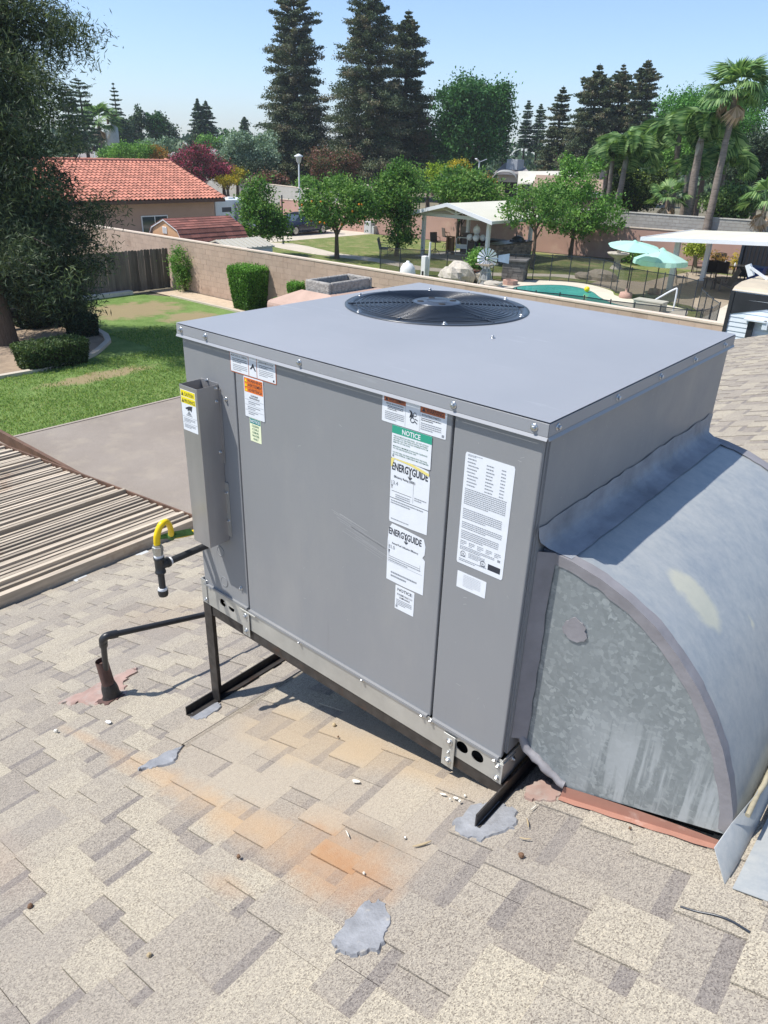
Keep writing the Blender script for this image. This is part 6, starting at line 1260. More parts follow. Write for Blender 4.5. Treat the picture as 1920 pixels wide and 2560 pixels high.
x, y = g2(1466, 732); FL = thing('pool_float', 'yellow and white chlorine float drifting in the pool', 'pool float', (x, y, ZG)); MB().ball((x, y, ZG + .16), .13, n=10).build('float_ball', m_yellow, FL); MB().lathe([(.05, -.02), (.06, .05)], (x, y, ZG), 8).build('float_stem', m_white, FL)
# ---- umbrellas
def umbrella(label, ub, vb, topv, R, nseg=8, tilt=0, scal=False, drop=.30):
    p = PZ(ub, vb); d_ = math.hypot(p[0] - CAM[0], p[1] - CAM[1]); T = thing('patio_umbrella', label, 'umbrella', (p[0], p[1], ZG), 0, 'aqua patio umbrellas'); h = topv
    m_um = bpy.data.materials.get('aqua_canvas')
    if not m_um:
        m_um = leafmat('aqua_canvas', [(.46, .76, .72), (.54, .80, .76)], .35, .8, 1.0)
    MB().tube([(p[0], p[1], ZG + .1), (p[0], p[1], h)], .025, 8).build('pole', m_brf, T); MB().lathe([(.28, 0), (.30, .05), (.26, .22), (.05, .26), (.04, .4)], (p[0], p[1], ZG + .02), 12).build('base', m_pink, T)
    tp_ = Vector((p[0], p[1], h)); rings = []
    for k in range(5):
        f_ = k / 4; row = []
        for j in range(nseg * 4):
            a = 2 * pi * j / (nseg * 4) + .2; sc_ = 1 - .055 * f_ * (1 - abs(cos(nseg * (a - .2) / 2))) * (2 if scal else 1); zz = -(f_ ** 1.15) * R * drop - (.02 if k == 4 else 0) - tilt * R * f_ * cos(a + .75)
            row.append(tp_ + Vector((R * f_ * sc_ * cos(a), R * f_ * sc_ * sin(a) , zz)))
        rings.append(row)
    n = nseg * 4
    for s_ in range(nseg):
        vs = []; 
        for k in range(5): vs += [rings[k][(s_ * 4 + j) % n] for j in range(5)]
        MB().add(vs, [(k * 5 + j, k * 5 + j + 1, (k + 1) * 5 + j + 1, (k + 1) * 5 + j) for k in range(4) for j in range(4)], 0, True, tint=.3 + .4 * (s_ % 2)).build('canopy_panel', m_um, T)
        MB().tube([rings[1][s_ * 4] + Vector((0, 0, -.03)), rings[4][s_ * 4] + Vector((0, 0, -.02))], .012, 5).build('rib', m_brf, T)
        if scal: MB().add([rings[4][(s_ * 4 + j) % n] + Vector((0, 0, -.004)) for j in range(5)] + [rings[4][(s_ * 4 + j) % n] + (rings[4][(s_ * 4 + j) % n] - tp_) * .02 + Vector((0, 0, -.16 - .05 * sin(pi * j / 4))) for j in range(5)], [(j, j + 1, 6 + j, 5 + j) for j in range(4)], tint=.9).build('valance', m_um, T)
    MB().lathe([(.20, -.09), (.1, .0), (.02, .05)], tp_ + Vector((0, 0, .03)), 12).build('cap', m_um, T)
umbrella('aqua umbrella farther from the camera on a dark pole by the pool edge', 1563, 745, PD(1577, 604, math.hypot(*(PZ(1563, 745)[:2] - CAM[:2])))[2], 1.10, drop=.17, tilt=.12)
umbrella('lighter aqua umbrella with eyelet border and scalloped valance, nearer and right', 1635, 736, PD(1663, 624, math.hypot(*(PZ(1635, 736)[:2] - CAM[:2])))[2], 1.18, scal=True, drop=.36)
# ---- white patio cover on the right with furniture
PC = thing('white_patio_cover', 'flat white aluminium patio cover on square posts at the right', 'patio cover', (-8, 36, ZG))
zl_, xl, xr = -1.62, -11.86, -1.5; yf, yb_ = 33.0, 39.8; sl = .05
for i in range(10):
    a, b = xl + (xr - xl) * i / 10, xl + (xr - xl) * (i + 1) / 10 - .015; za, zb = zl_ + (a - xl) * sl, zl_ + (b - xl) * sl
    MB().prism([(a, za), (b, zb), (b, zb + .07), (a, za + .07)], 1, yf + .06, yb_).build('roof_panel', m_awn, PC)
MB().prism([(xl - .05, zl_ - .06), (xr, zl_ + (xr - xl) * sl - .06), (xr, zl_ + (xr - xl) * sl + .10), (xl - .05, zl_ + .10)], 1, yf, yf + .055).build('fascia', m_wmetal, PC); MB().box(xl - .06, xl, yf + .06, yb_, zl_ - .06, zl_ + .10).build('gutter', m_wmetal, PC)
for x_, y_ in ((-10.75, 34.7), (-10.75, 39.2), (-5.2, 34.7), (-5.2, 39.2)): MB().box(x_ - .11, x_ + .11, y_ - .11, y_ + .11, ZG, zl_ + (x_ - xl) * sl).build('post', m_wmetal, PC)
def adir(nm, label, u, v, rz, cat='chair'):
    x, y = g2(u, v); T = thing(nm, label, cat, (x, y, ZG + .02), rz); m4 = Matrix.Translation(Vector((x, y, ZG + .02))) @ Matrix.Rotation(rz, 4, 'Z'); mt = plain('taupe_resin', (.17, .14, .12), .6)
    def W_(mb_, name): mb_.v = [tuple(m4 @ Vector(p)) for p in mb_.v]; return mb_.build(name, mt, T)
    for i in range(5): W_(MB().box(-.26, .26, -.35 + i * .11, -.26 + i * .11, .36 - i * .03, .38 - i * .03), 'seat_slat')
    for i in range(6): xx = -.25 + i * .1; W_(MB().prism([(.18, .25), (.20, .25), (.52, 1.05 - abs(i - 2.5) * .04), (.50, 1.05 - abs(i - 2.5) * .04)], 0, xx - .04, xx + .04), 'back_slat')
    for s_ in (-1, 1): W_(MB().box(s_ * .36 - .06, s_ * .36 + .06, -.42, .35, .55, .575), 'armrest'); W_(MB().box(s_ * .33 - .03, s_ * .33 + .03, -.38, -.30, 0, .55), 'leg'); W_(MB().prism([(-.35, .30), (-.28, .34), (.62, .04), (.60, 0)], 0, s_ * .29 - .02, s_ * .29 + .02), 'leg')
    return T
adir('adirondack_chair', 'taupe slatted adirondack chair in front of the dining table', 1809, 727, -.9)
x, y = g2(1770, 722); SD = thing('side_table', 'small taupe side table left of the adirondack chair', 'side table', (x, y, ZG)); MB().box(x - .25, x + .25, y - .22, y + .22, ZG + .45, ZG + .49).build('tabletop', bpy.data.materials['taupe_resin'], SD)
for a in (-.2, .2):
    for b_ in (-.17, .17): MB().box(x + a - .025, x + a + .025, y + b_ - .025, y + b_ + .025, ZG, ZG + .45).build('leg', bpy.data.materials['taupe_resin'], SD)
x, y = g2(1795, 700); DT = thing('dining_table', 'long dark outdoor dining table under the patio cover', 'table', (x, y, ZG)); MB().box(x - .6, x + 1.3, y + .2, y + 1.3, ZG + .70, ZG + .74).build('tabletop', plain('dark_table_glass', (.06, .055, .05), .15), DT)
for a in (-.5, 1.2):
    for b_ in (.3, 1.2): MB().tube([(x + a, y + b_, ZG), (x + a, y + b_, ZG + .70)], .03, 6).build('leg', m_brf, DT)
for (u, v, rz, lab) in ((1745, 690, 2.2, 'dark sling dining chair at the left end of the table'), (1770, 700, 3.6, 'dark sling chair on the near side of the table, back to the pool'), (1800, 703, 3.4, 'dark sling chair nearest the adirondack chair'), (1795, 682, .4, 'dark sling chair on the far side of the table'), (1835, 684, -.6, 'sling chair with pale mesh back at the right end of the table')):
    x, y = g2(u, v); garden_chair('dining_chair', lab, x, y, rz, .56, .42, .98, m_brf, m_brf if 'pale' not in lab else m_slg, group='sling dining chairs round the table')
for (dx_, hh_, lab) in ((.0, .22, 'clear bottle standing on the dining table, left'), (.5, .16, 'white jar standing in the middle of the dining table')):
    x, y = g2(1795, 700); bo = thing('bottle', lab, 'bottle', (x + dx_, y + .6, ZG + .74)); MB().lathe([(.045, 0), (.045, hh_ * .6), (.015, hh_ * .8), (.015, hh_)], (x + dx_, y + .6, ZG + .74), 10).build('glass', m_glob if False else m_white, bo); MB().lathe([(.018, hh_), (.018, hh_ + .02)], (x + dx_, y + .6, ZG + .74), 8).build('bottle_cap', m_dark, bo)
# lounge chair under umbrella
x, y = g2(1700, 712); garden_chair('lounge_chair', 'dark reclining lounge chair half hidden behind the umbrella', x, y, 2.0, .6, .35, .8, m_brf, m_slg)
# fountain
x, y = g2(1540, 672); FO = thing('stone_fountain', 'two tiered pale stone fountain behind the far umbrella', 'fountain', (x, y, ZG)); MB().lathe([(.35, 0), (.30, .1), (.18, .25), (.18, .55), (.55, .75), (.62, .85), (.56, .87), (.30, .78)], (x, y, ZG), 20).build('basin', m_rock, FO); MB().lathe([(.12, .78), (.10, 1.05), (.28, 1.15), (.30, 1.22), (.1, 1.2), (.08, 1.45), (.0, 1.55)], (x, y, ZG), 16).build('upper_tier', m_rock, FO)
# iron gate and bin
IG = thing('iron_gate', 'black wrought iron gate with scrolled top behind the camper', 'gate', (-6.0, 38, ZG)); ga_ = Vector(PD(1853, 640, 44.5)); ga_.z = ZG; gdv = Vector((1, .15, 0)).normalized()
m_sc = plain('black_gate_screen', (.022, .02, .022), .6)
MB().bar(ga_ + Vector((0, 0, 1.0)), ga_ + gdv * 3.4 + Vector((0, 0, 1.0)), .02, 1.75).build('gate_sheet', m_sc, IG)
for i in range(18): p = ga_ + gdv * (i * .2); MB().bar(p, p + Vector((0, 0, 2.15)), .045 if i % 17 else .14, .045 if i % 17 else .14).build('gate_bar', m_black, IG)
for i in range(16): p = ga_ + gdv * (.12 + i * .2) + Vector((0, 0, 2.02)); MB().tube([p + gdv * (.08 * cos(a)) + Vector((0, 0, .08 * sin(a))) for a in np.linspace(0, 2 * pi, 9)], .012, 4, caps=False).build('scroll', m_black, IG)
MB().bar(ga_ + Vector((0, 0, 2.15)), ga_ + gdv * 3.4 + Vector((0, 0, 2.15)), .04, .05).build('top_rail', m_black, IG)
p = Vector(PD(1898, 655, 41)); BN = thing('blue_bin', 'blue wheeled bin standing in front of the black iron gate', 'bin', (p.x, p.y, ZG)); m_blue = plain('blue_bin_plastic', (.015, .06, .28), .4)
bevel(MB().add([(p.x - .28, p.y - .3, ZG + .1), (p.x + .28, p.y - .3, ZG + .1), (p.x + .28, p.y + .25, ZG + .1), (p.x - .28, p.y + .25, ZG + .1), (p.x - .35, p.y - .38, ZG + 1.0), (p.x + .35, p.y - .38, ZG + 1.0), (p.x + .35, p.y + .35, ZG + 1.0), (p.x - .35, p.y + .35, ZG + 1.0)], [(0, 3, 2, 1), (4, 5, 6, 7), (0, 1, 5, 4), (1, 2, 6, 5), (2, 3, 7, 6), (3, 0, 4, 7)]).build('bin_body', m_blue, BN), .02); MB().box(p.x - .37, p.x + .37, p.y - .4, p.y + .38, ZG + 1.005, ZG + 1.07).build('bin_lid', m_blue, BN)
for s_ in (-.3, .3): MB().tube([(p.x + s_ - .03, p.y + .28, ZG + .12), (p.x + s_ + .03, p.y + .28, ZG + .12)], .12, 10).build('wheel', m_dark, BN)
# antenna on camper
AN = Vector(PY(1880, 675, RVY + 1.2)); AT = thing('roof_antenna', 'white folding antenna standing on the camper roof', 'antenna', (AN.x, AN.y, RVT)); MB().bar((AN.x + .35, AN.y, RVT + .01), (AN.x - .02, AN.y - .05, AN.z + .05), .05, .05).build('mast', m_wmetal, AT); MB().bar((AN.x - .1, AN.y, AN.z + .1), (AN.x + .02, AN.y, AN.z - .12), .12, .10).build('antenna_head', m_wmetal, AT); MB().bar((AN.x + .4, AN.y, RVT + .01), (AN.x + .75, AN.y, RVT + .5), .22, .04).build('brace_panel', m_wmetal, AT)
# dog in the shade
def skin(name, verts, edges, rad, mat, label=None, cat=None, loc=None):
    me = bpy.data.meshes.new(name); bm = bmesh.new(); sk = bm.verts.layers.skin.verify(); bv = []
    for i, v in enumerate(verts): b = bm.verts.new(v); b[sk].radius = (rad[i], rad[i]); b[sk].use_root = (i == 0); bv.append(b)
    for a, b in edges: bm.edges.new((bv[a], bv[b]))
    bm.to_mesh(me); bm.free(); me.materials.append(mat); o = bpy.data.objects.new(name, me); COL.objects.link(o); WM[o.name] = Matrix.Identity(4)
    if loc is not None: o.location = loc
    o.modifiers.new('skin', 'SKIN').use_smooth_shade = True; s = o.modifiers.new('sub', 'SUBSURF'); s.levels = 1; s.render_levels = 2
    return tag(o, label, cat)
p = PZ(38, 822); d = Vector((PZ(60, 818) - PZ(15, 824))); d.z = 0; d.normalize(); sdv = Vector((-d.y, d.x, 0)); pt_ = lambda f_, s_, z_: tuple(d * f_ + sdv * s_ + Vector((0, 0, z_)))
V_ = [pt_(0, 0, .50), pt_(.28, 0, .51), pt_(-.28, 0, .50), pt_(-.44, 0, .62), pt_(-.56, 0, .74), pt_(-.68, 0, .72), pt_(-.76, 0, .69), pt_(.42, 0, .46), pt_(.55, 0, .32)]
E_ = [(0, 1), (0, 2), (2, 3), (3, 4), (4, 5), (5, 6), (1, 7), (7, 8)]; R__ = [.15, .13, .155, .10, .085, .05, .035, .03, .018]
for s_ in (-.09, .09):
    i = len(V_); V_ += [pt_(-.28, s_, .40), pt_(-.29, s_, .22), pt_(-.27, s_, .09), pt_(-.30, s_, .02)]; E_ += [(2, i), (i, i + 1), (i + 1, i + 2), (i + 2, i + 3)]; R__ += [.075, .040, .030, .032]
    i = len(V_); V_ += [pt_(.27, s_, .38), pt_(.20, s_, .27), pt_(.36, s_, .16), pt_(.31, s_, .05), pt_(.28, s_, .02)]; E_ += [(1, i), (i, i + 1), (i + 1, i + 2), (i + 2, i + 3), (i + 3, i + 4)]; R__ += [.09, .055, .032, .028, .032]
    i = len(V_); V_ += [pt_(-.53, s_ * .7, .80), pt_(-.52, s_ * 1.1, .74)]; E_ += [(4, i), (i, i + 1)]; R__ += [.03, .02]
skin('dog', V_, E_, R__, plain('black_dog_coat', (.012, .012, .014), .7, 0, .3, 20), 'black dog standing in deep shade behind the tree trunk at the far left', 'dog', (p[0], p[1], ZG + .005))
# ================================================================== VEGETATION
g_cit = leafmat('citrus_leaves', [(.018, .05, .012), (.04, .105, .018), (.085, .165, .035), (.15, .23, .06)], .3, k=1.6)
g_lite = leafmat('bright_green_leaves', [(.03, .08, .015), (.06, .14, .025), (.10, .20, .04), (.16, .27, .07)], .3, k=1.7)
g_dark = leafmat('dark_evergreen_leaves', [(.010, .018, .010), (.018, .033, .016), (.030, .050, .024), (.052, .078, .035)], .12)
g_fern = leafmat('fern_pine_leaves', [(.012, .020, .012), (.022, .036, .020), (.038, .058, .030), (.070, .095, .045), (.13, .16, .07)], .2, k=1.5)
g_red = leafmat('redwood_foliage', [(.022, .036, .020), (.038, .058, .028), (.058, .078, .038), (.085, .092, .050), (.13, .105, .07)], .15, k=1.7)
g_decid = leafmat('deciduous_leaves', [(.012, .04, .014), (.022, .07, .020), (.04, .11, .03), (.06, .15, .04)], k=1.7)
g_mag = leafmat('magenta_blossom', [(.03, .05, .02), (.07, .03, .03), (.20, .03, .06), (.30, .05, .10)])
g_mag2 = leafmat('rusty_blossom', [(.035, .055, .02), (.06, .07, .025), (.14, .07, .05), (.24, .09, .08)])
g_yel = leafmat('yellow_leaves', [(.10, .12, .01), (.22, .20, .02), (.36, .28, .02), (.48, .36, .03)])
g_ora = leafmat('orange_brown_leaves', [(.10, .09, .02), (.18, .12, .03), (.28, .15, .03), (.36, .20, .05)])
g_oliv = leafmat('grey_olive_leaves', [(.07, .11, .07), (.11, .17, .11), (.17, .24, .17), (.24, .31, .23)])
g_hedge = leafmat('hedge_leaves', [(.02, .055, .010), (.045, .11, .018), (.08, .18, .028), (.13, .26, .05)], .3, k=1.75)
g_far = leafmat('far_tree_leaves', [(.022, .045, .026), (.035, .068, .035), (.055, .095, .045), (.08, .12, .055)], .1)
g_palm = leafmat('palm_frond_green', [(.04, .09, .03), (.08, .155, .05), (.14, .23, .08), (.21, .30, .12)], .3)
g_palmd = leafmat('dry_palm_frond', [(.20, .13, .08), (.28, .19, .12), (.35, .26, .18), (.42, .32, .24)])
m_orng = plain('orange_fruit', (.75, .22, .01), .5)
def limbs(T, base, top, r0, crown_c, crown_r, n=6, mat=None, seed=0, name='trunk'):
    r = random.Random(seed); mat = mat or m_bark; base, top = Vector(base), Vector(top); mid = base.lerp(top, .5) + Vector((r.uniform(-.1, .1), r.uniform(-.1, .1), 0)) * (top - base).length * .3
    MB().tube([base - Vector((0, 0, .05)), base.lerp(mid, .5), mid, top], [r0 * 1.25, r0, r0 * .85, r0 * .6], 9, caps=False).build(name, mat, T)
    for i in range(n):
        a = 2 * pi * i / n + r.random(); e = Vector(crown_c) + Vector((cos(a) * crown_r[0], sin(a) * crown_r[1], r.uniform(-.1, .6) * crown_r[2])) * .75; s = mid.lerp(top, r.uniform(.2, 1))
        MB().tube([s, s.lerp(e, .5) + Vector((0, 0, .08 * crown_r[2])), e], [r0 * .45, r0 * .28, r0 * .08], 6, caps=False).build('limb', mat, T)
def shrub(nm, label, x, y, w_, h_, mat, n=40, per=60, L=.10, W_=.05, rc=.14, cat='shrub', group=None, z=ZG, ells=None, seed=0, trunk=True, shell=.6, wy=None):
    T = thing(nm, label, cat, (x, y, z), 0, group); rng = np.random.default_rng(seed + 17); wy = wy or w_
    ells = ells or [(x, y, z + h_ * .55, w_ / 2 * .85, wy / 2 * .85, h_ * .42)]
    p, t, d = clumpy(ells, n, per, rc, rng, shell); p[:, 2] = np.maximum(p[:, 2], z + .03); o = quads('foliage', leafq(p, L, W_, d, .35, rng), mat, T, t)
    if trunk: MB().tube([(x, y, z), (x, y, z + h_ * .5)], .04, 6).build('stem', m_bark, T)
    return T
def tree(nm, label, base, h, ells, mat, n, per, L, W_, rc, r0=.12, tr=.35, seed=0, group=None, bark=None, nl=6, shell=.5, bw=.3, bias=None, lean=(0, 0)):
    """base (x,y); ells relative to base point, heights above ground"""
    T = thing(nm, label, 'tree', (base[0], base[1], ZG), 0, group); rng = np.random.default_rng(seed + 5)
    E_ = [(base[0] + e[0], base[1] + e[1], ZG + e[2], e[3], e[4], e[5]) for e in ells]; c = E_[0]
    limbs(T, (base[0], base[1], ZG), (base[0] + lean[0] + (c[0] - base[0]) * .7, base[1] + lean[1] + (c[1] - base[1]) * .7, ZG + h * tr), r0, c[:3], c[3:6], nl, bark, seed)
    p, t, d = clumpy(E_, n, per, rc, rng, shell); b = d if bias is None else np.tile(np.array(bias, float), (len(p), 1))
    quads('crown', leafq(p, L, W_, b, bw, rng), mat, T, t); return T
def gpt(u, v): p = PZ(u, v); return p[0], p[1]
def side(u0, v, x, y):      # metres per source pixel at ground point
    return math.hypot(x - CAM[0], y - CAM[1]) / FPX * 1.02
VX_ = np.array([cos(EUL[2]), sin(EUL[2])])      # image-right direction on the ground
# --- our yard
x, y = gpt(620, 772)
rng = np.random.default_rng(3)
T = thing('clipped_hedge', 'square clipped bright green hedge in front of the tan block wall', 'hedge', (x, y, ZG)); 
def boxhedge(T, x, y, wx, wy, h, mat, n, L=.07, W_=.035, taper=.8, z=ZG, seed=0, rz=0):
    rng = np.random.default_rng(seed); k = rng.integers(0, 5, n); u = rng.uniform(-1, 1, n); v = rng.uniform(-1, 1, n); P = np.zeros((n, 3))
    for i in range(5):
        s = k == i
        if i == 0: P[s] = np.stack([u[s], v[s], np.ones(s.sum())], 1)
        else:
            sg = 1 if i % 2 else -1; a = u[s]; b = (v[s] + 1) / 2
            P[s] = np.stack([np.full(s.sum(), sg), a, b], 1) if i < 3 else np.stack([a, np.full(s.sum(), sg), b], 1)
    P += rng.normal(size=P.shape) * .035; f = taper + (1 - taper) * np.clip(P[:, 2], 0, 1) ; rr_ = np.abs(P[:, 0] * P[:, 1]) ** 6; f = f * (1 - .07 * np.clip(rr_, 0, 1))
    ca, sa = cos(rz), sin(rz); lx, ly = P[:, 0] * wx / 2 * f, P[:, 1] * wy / 2 * f
    Q = np.stack([x + lx * ca - ly * sa, y + lx * sa + ly * ca, z + P[:, 2] * h * (1 - .05 * rr_)], 1); t = np.clip(.25 + .35 * P[:, 2] + rng.normal(size=n) * .2, 0, 1)
    quads('foliage', leafq(Q, L, W_, None, 0, rng), mat, T, t); c = MB().box(-wx * .42 * taper, wx * .42 * taper, -wy * .42 * taper, wy * .42 * taper, .02, h * .92)
    c.v = [(x + a * ca - b * sa, y + a * sa + b * ca, z + q) for a, b, q in c.v]; c.build('inner_branches', m_dbark, T)
boxhedge(T, x + .0, y + .10, 1.25, 1.15, 1.48, g_hedge, 19000, taper=.74, seed=1)
T = thing('clipped_bush', 'small round clipped bush left of the chimney by the wall', 'bush', (*gpt(742, 728), ZG)); x, y = gpt(742, 806); boxhedge(T, x, y, .46, .5, 1.30, g_hedge, 4500, taper=.6, seed=2)
T = thing('clipped_bush', 'low green bush just left of the chimney crown', 'bush', (*gpt(705, 745), ZG)); x, y = gpt(705, 804); boxhedge(T, x, y, .5, .5, .76, g_hedge, 3000, taper=.7, seed=3)
x, y = gpt(462, 728); shrub('nandina_shrub', 'tall loose yellow green shrub at the corner of wooden fence and block wall', x, y, .95, 1.75, g_lite, 60, 70, .10, .035, .13, ells=[(x, y, ZG + .55, .30, .3, .5), (x, y, ZG + 1.2, .42, .42, .55)], seed=4)
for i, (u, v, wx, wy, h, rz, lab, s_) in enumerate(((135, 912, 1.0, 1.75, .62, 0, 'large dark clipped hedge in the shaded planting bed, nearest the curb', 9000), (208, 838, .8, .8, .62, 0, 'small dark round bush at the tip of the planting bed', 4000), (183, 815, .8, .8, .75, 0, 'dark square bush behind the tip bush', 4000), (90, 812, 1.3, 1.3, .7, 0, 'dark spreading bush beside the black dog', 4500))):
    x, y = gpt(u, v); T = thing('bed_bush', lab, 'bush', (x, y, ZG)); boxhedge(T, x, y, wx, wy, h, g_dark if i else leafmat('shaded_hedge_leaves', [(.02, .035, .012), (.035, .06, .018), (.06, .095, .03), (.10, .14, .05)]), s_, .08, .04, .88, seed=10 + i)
# big near tree on the left
bx, by = -20.6, 7.8
BT = thing('fern_pine_tree', 'huge dark evergreen tree with drooping narrow leaves filling the left edge', 'tree', (bx, by, ZG)); r = random.Random(8); rng = np.random.default_rng(8)
MB().tube([(bx, by, ZG - .1), (bx + .05, by, ZG + 1.2), (bx - .1, by + .1, ZG + 3.5), (bx, by + .1, ZG + 7.5), (bx + .1, by, ZG + 12)], [.42, .28, .25, .18, .06], 12).build('trunk', m_bark, BT)
cl = []; dr = []; tt = []; sprays = []
def branch(o_, d_, L_, r_, dens, droop=.35):
    pts = [Vector(o_)]; dd = Vector(d_).normalized()
    for k in range(7): dd = (dd + Vector((r.uniform(-.12, .12), r.uniform(-.12, .12), -droop * .16))).normalized(); pts.append(pts[-1] + dd * L_ / 7)
    MB().tube(pts, [r_ * (1 - .13 * k) for k in range(8)], 5, caps=False).build('limb', m_dbark, BT)
    for k in range(2, 8):
        for q in range(dens):
            c = pts[k] + Vector((r.gauss(0, .36), r.gauss(0, .36), r.gauss(-.10, .26))) * (.45 + .09 * k); sprays.append((c, r.random()))
tgt = []
# targets read from the silhouette: (u, v, distance offset)
for (u, v, off) in ((60, 30, 0), (150, 40, .5), (190, 55, 1), (120, 120, 0), (60, 150, -1), (150, 150, 1), (100, 210, -.5), (40, 260, -1), (120, 250, .5), (60, 330, 0), (110, 330, 1), (90, 400, -1), (150, 420, .5), (50, 460, -.5), (215, 470, 0), (120, 500, .5), (250, 500, .8), (90, 560, -.6), (200, 560, .2), (280, 575, .6), (40, 620, -.4), (150, 640, .4), (230, 640, .6), (100, 700, .3), (190, 700, .3), (130, 745, .3), (215, 730, .8), (30, 560, 1), (0, 400, 0), (-60, 300, 0), (-80, 500, 0), (10, 100, 0), (-60, 100, 0), (-40, 640, .5), (215, 20, 1.2), (20, 700, 1)):
    tgt.append(Vector(PD(u, v, 24.3 + off * 1.5)))
for t_ in tgt:
    zo = max(ZG + 1.9, min(t_.z + .3, 11)); o_ = Vector((bx, by, zo)); d_ = t_ - o_; branch(o_, d_, d_.length, .07, 6, .25)
for i in range(16): a = r.uniform(0, 2 * pi); zo = ZG + r.uniform(2.5, 13); branch((bx, by, zo), (cos(a), sin(a), .15), r.uniform(2.2, 3.6), .07, 4)
P = np.array([list(c) for c, _ in sprays]); n_s = len(P); per = 66
pp = np.repeat(P, per, 0) + rng.normal(size=(n_s * per, 3)) * np.array([.21, .21, .19]); ax = rng.normal(size=(n_s, 3)); ax[:, 2] -= 1.0; ax /= np.linalg.norm(ax, axis=1)[:, None]; ax = np.repeat(ax, per, 0)
tn = np.clip(np.repeat(np.array([q for _, q in sprays]), per) * .6 + rng.random(n_s * per) * .4, 0, 1)
quads('crown', leafq(pp, .19, .030, ax, .45, rng), g_fern, BT, tn)
# --- neighbour's fruit trees
x, y = gpt(842, 647)
T = tree('orange_tree', 'round citrus tree carrying oranges on a forked trunk in the middle lawn', (x, y), 4.2, [(0, 0, 3.0, 1.95, 1.95, 1.15), (-1.05, -.3, 2.5, .95, .95, .9), (.9, .8, 2.9, 1.0, 1.0, 1.0)], g_cit, 210, 62, .15, .085, .24, .13, .45, 21, nl=7)
r = random.Random(5); fm = MB().ball((0, 0, 0), .06, n=8).mesh('orange', m_orng)
for i in range(18): a = r.uniform(0, 2 * pi); e = r.uniform(-.9, .4); o = link('orange', fm, T); o.location = (1.9 * cos(a) * cos(e), 1.9 * sin(a) * cos(e), 2.7 + 1.1 * sin(e))
x, y = PD(655, 640, 44)[:2]; tree('citrus_tree', 'small citrus tree in front of the car bonnet behind the plastic shed', (x, y), 3.6, [(0, 0, 2.0, 1.25, 1.25, 1.25), (-.2, 0, 3.1, .7, .7, .9), (.5, .5, 1.8, .9, .9, .9)], g_cit, 150, 60, .16, .09, .24, .09, .4, 22)
x, y = gpt(990, 640); tree('citrus_tree', 'tall citrus tree with a trailing skirt touching the left pavilion post', (x, y), 5.0, [(.1, 0, 3.4, 1.35, 1.35, 1.45), (.1, .1, 4.4, .8, .8, .7), (-.9, -.7, 2.9, 1.1, 1.1, .9), (.2, .2, 1.6, .75, .75, 1.1)], g_cit, 210, 62, .16, .09, .25, .12, .4, 23)
x, y = gpt(1328, 672); tree('fruit_tree', 'airy small fruit tree standing right of the pavilion', (x, y), 4.4, [(0, 0, 3.3, 1.5, 1.5, .95), (-.8, -.6, 2.9, .9, .9, .8), (.7, .4, 3.0, .8, .8, .7)], g_cit, 95, 42, .15, .09, .25, .10, .5, 24, nl=8)
x, y = gpt(1425, 646); tree('fruit_tree', 'bushy bright green fruit tree with upright shoots before the pink wall', (x, y), 5.2, [(0, 0, 2.7, 1.9, 1.9, 1.5), (-.3, -.2, 4.2, 1.1, 1.1, 1.1), (1.6, 1.2, 2.5, 1.1, 1.1, .9), (-1.3, -1, 3.3, .9, .9, 1.0), (-.8, -.3, 5.0, .35, .35, .7), (.5, .5, 4.9, .35, .35, .7)], g_lite, 240, 56, .17, .09, .24, .13, .4, 25, nl=9)
x, y = PD(1150, 500, 52)[:2]; tree('garden_tree', 'green bushy tree whose crown shows above the pavilion roof', (x, y), 5.0, [(0, 0, 3.6, 2.0, 2.0, 1.1), (1.4, 1.0, 3.2, 1.4, 1.4, .9)], g_cit, 150, 52, .2, .12, .3, .12, .4, 26)
x, y = gpt(1118, 612); tree('young_tree', 'thin dark branched young tree behind the bar stools', (x, y + 1.5), 3.0, [(0, 0, 2.7, 1.1, 1.1, .35)], g_cit, 36, 40, .15, .08, .2, .07, .6, 27, bark=m_dbark)
x, y = gpt(1186, 706); shrub('leafy_bush', 'glossy leafy bush growing out of the rock pile', x - .1, y + .4, 1.1, 1.5, g_lite, 46, 55, .13, .075, .16, seed=31)
x, y = gpt(1555, 662); shrub('leafy_bush', 'dark bush behind the stone fountain by the pink wall', x, y + 1.0, 1.7, .9, g_cit, 36, 50, .14, .07, .2, seed=32)
x, y = gpt(1737, 668); P_ = PD(1737, 640, 45.5); shrub('potted_shrub', 'yellow green rounded potted shrub behind the dining chairs', P_[0], P_[1], .95, 1.6, leafmat('yellow_green_leaves', [(.09, .12, .01), (.18, .22, .02), (.28, .33, .04), (.40, .44, .08)]), 36, 55, .12, .07, .16, ells=[(P_[0], P_[1], ZG + 1.25, .52, .52, .42)], seed=33)
for i, u in enumerate((1783, 1805, 1842)): P_ = PD(u, 640, 46.2); shrub('wall_plant', ('thin dry plant left of the rear patio post', 'thin dry plant right of the rear patio post', 'sparse yellowish plant near the iron gate')[i], P_[0], P_[1], .5, 1.2, g_ora if i < 2 else g_yel, 12, 28, .12, .05, .14, seed=35 + i)
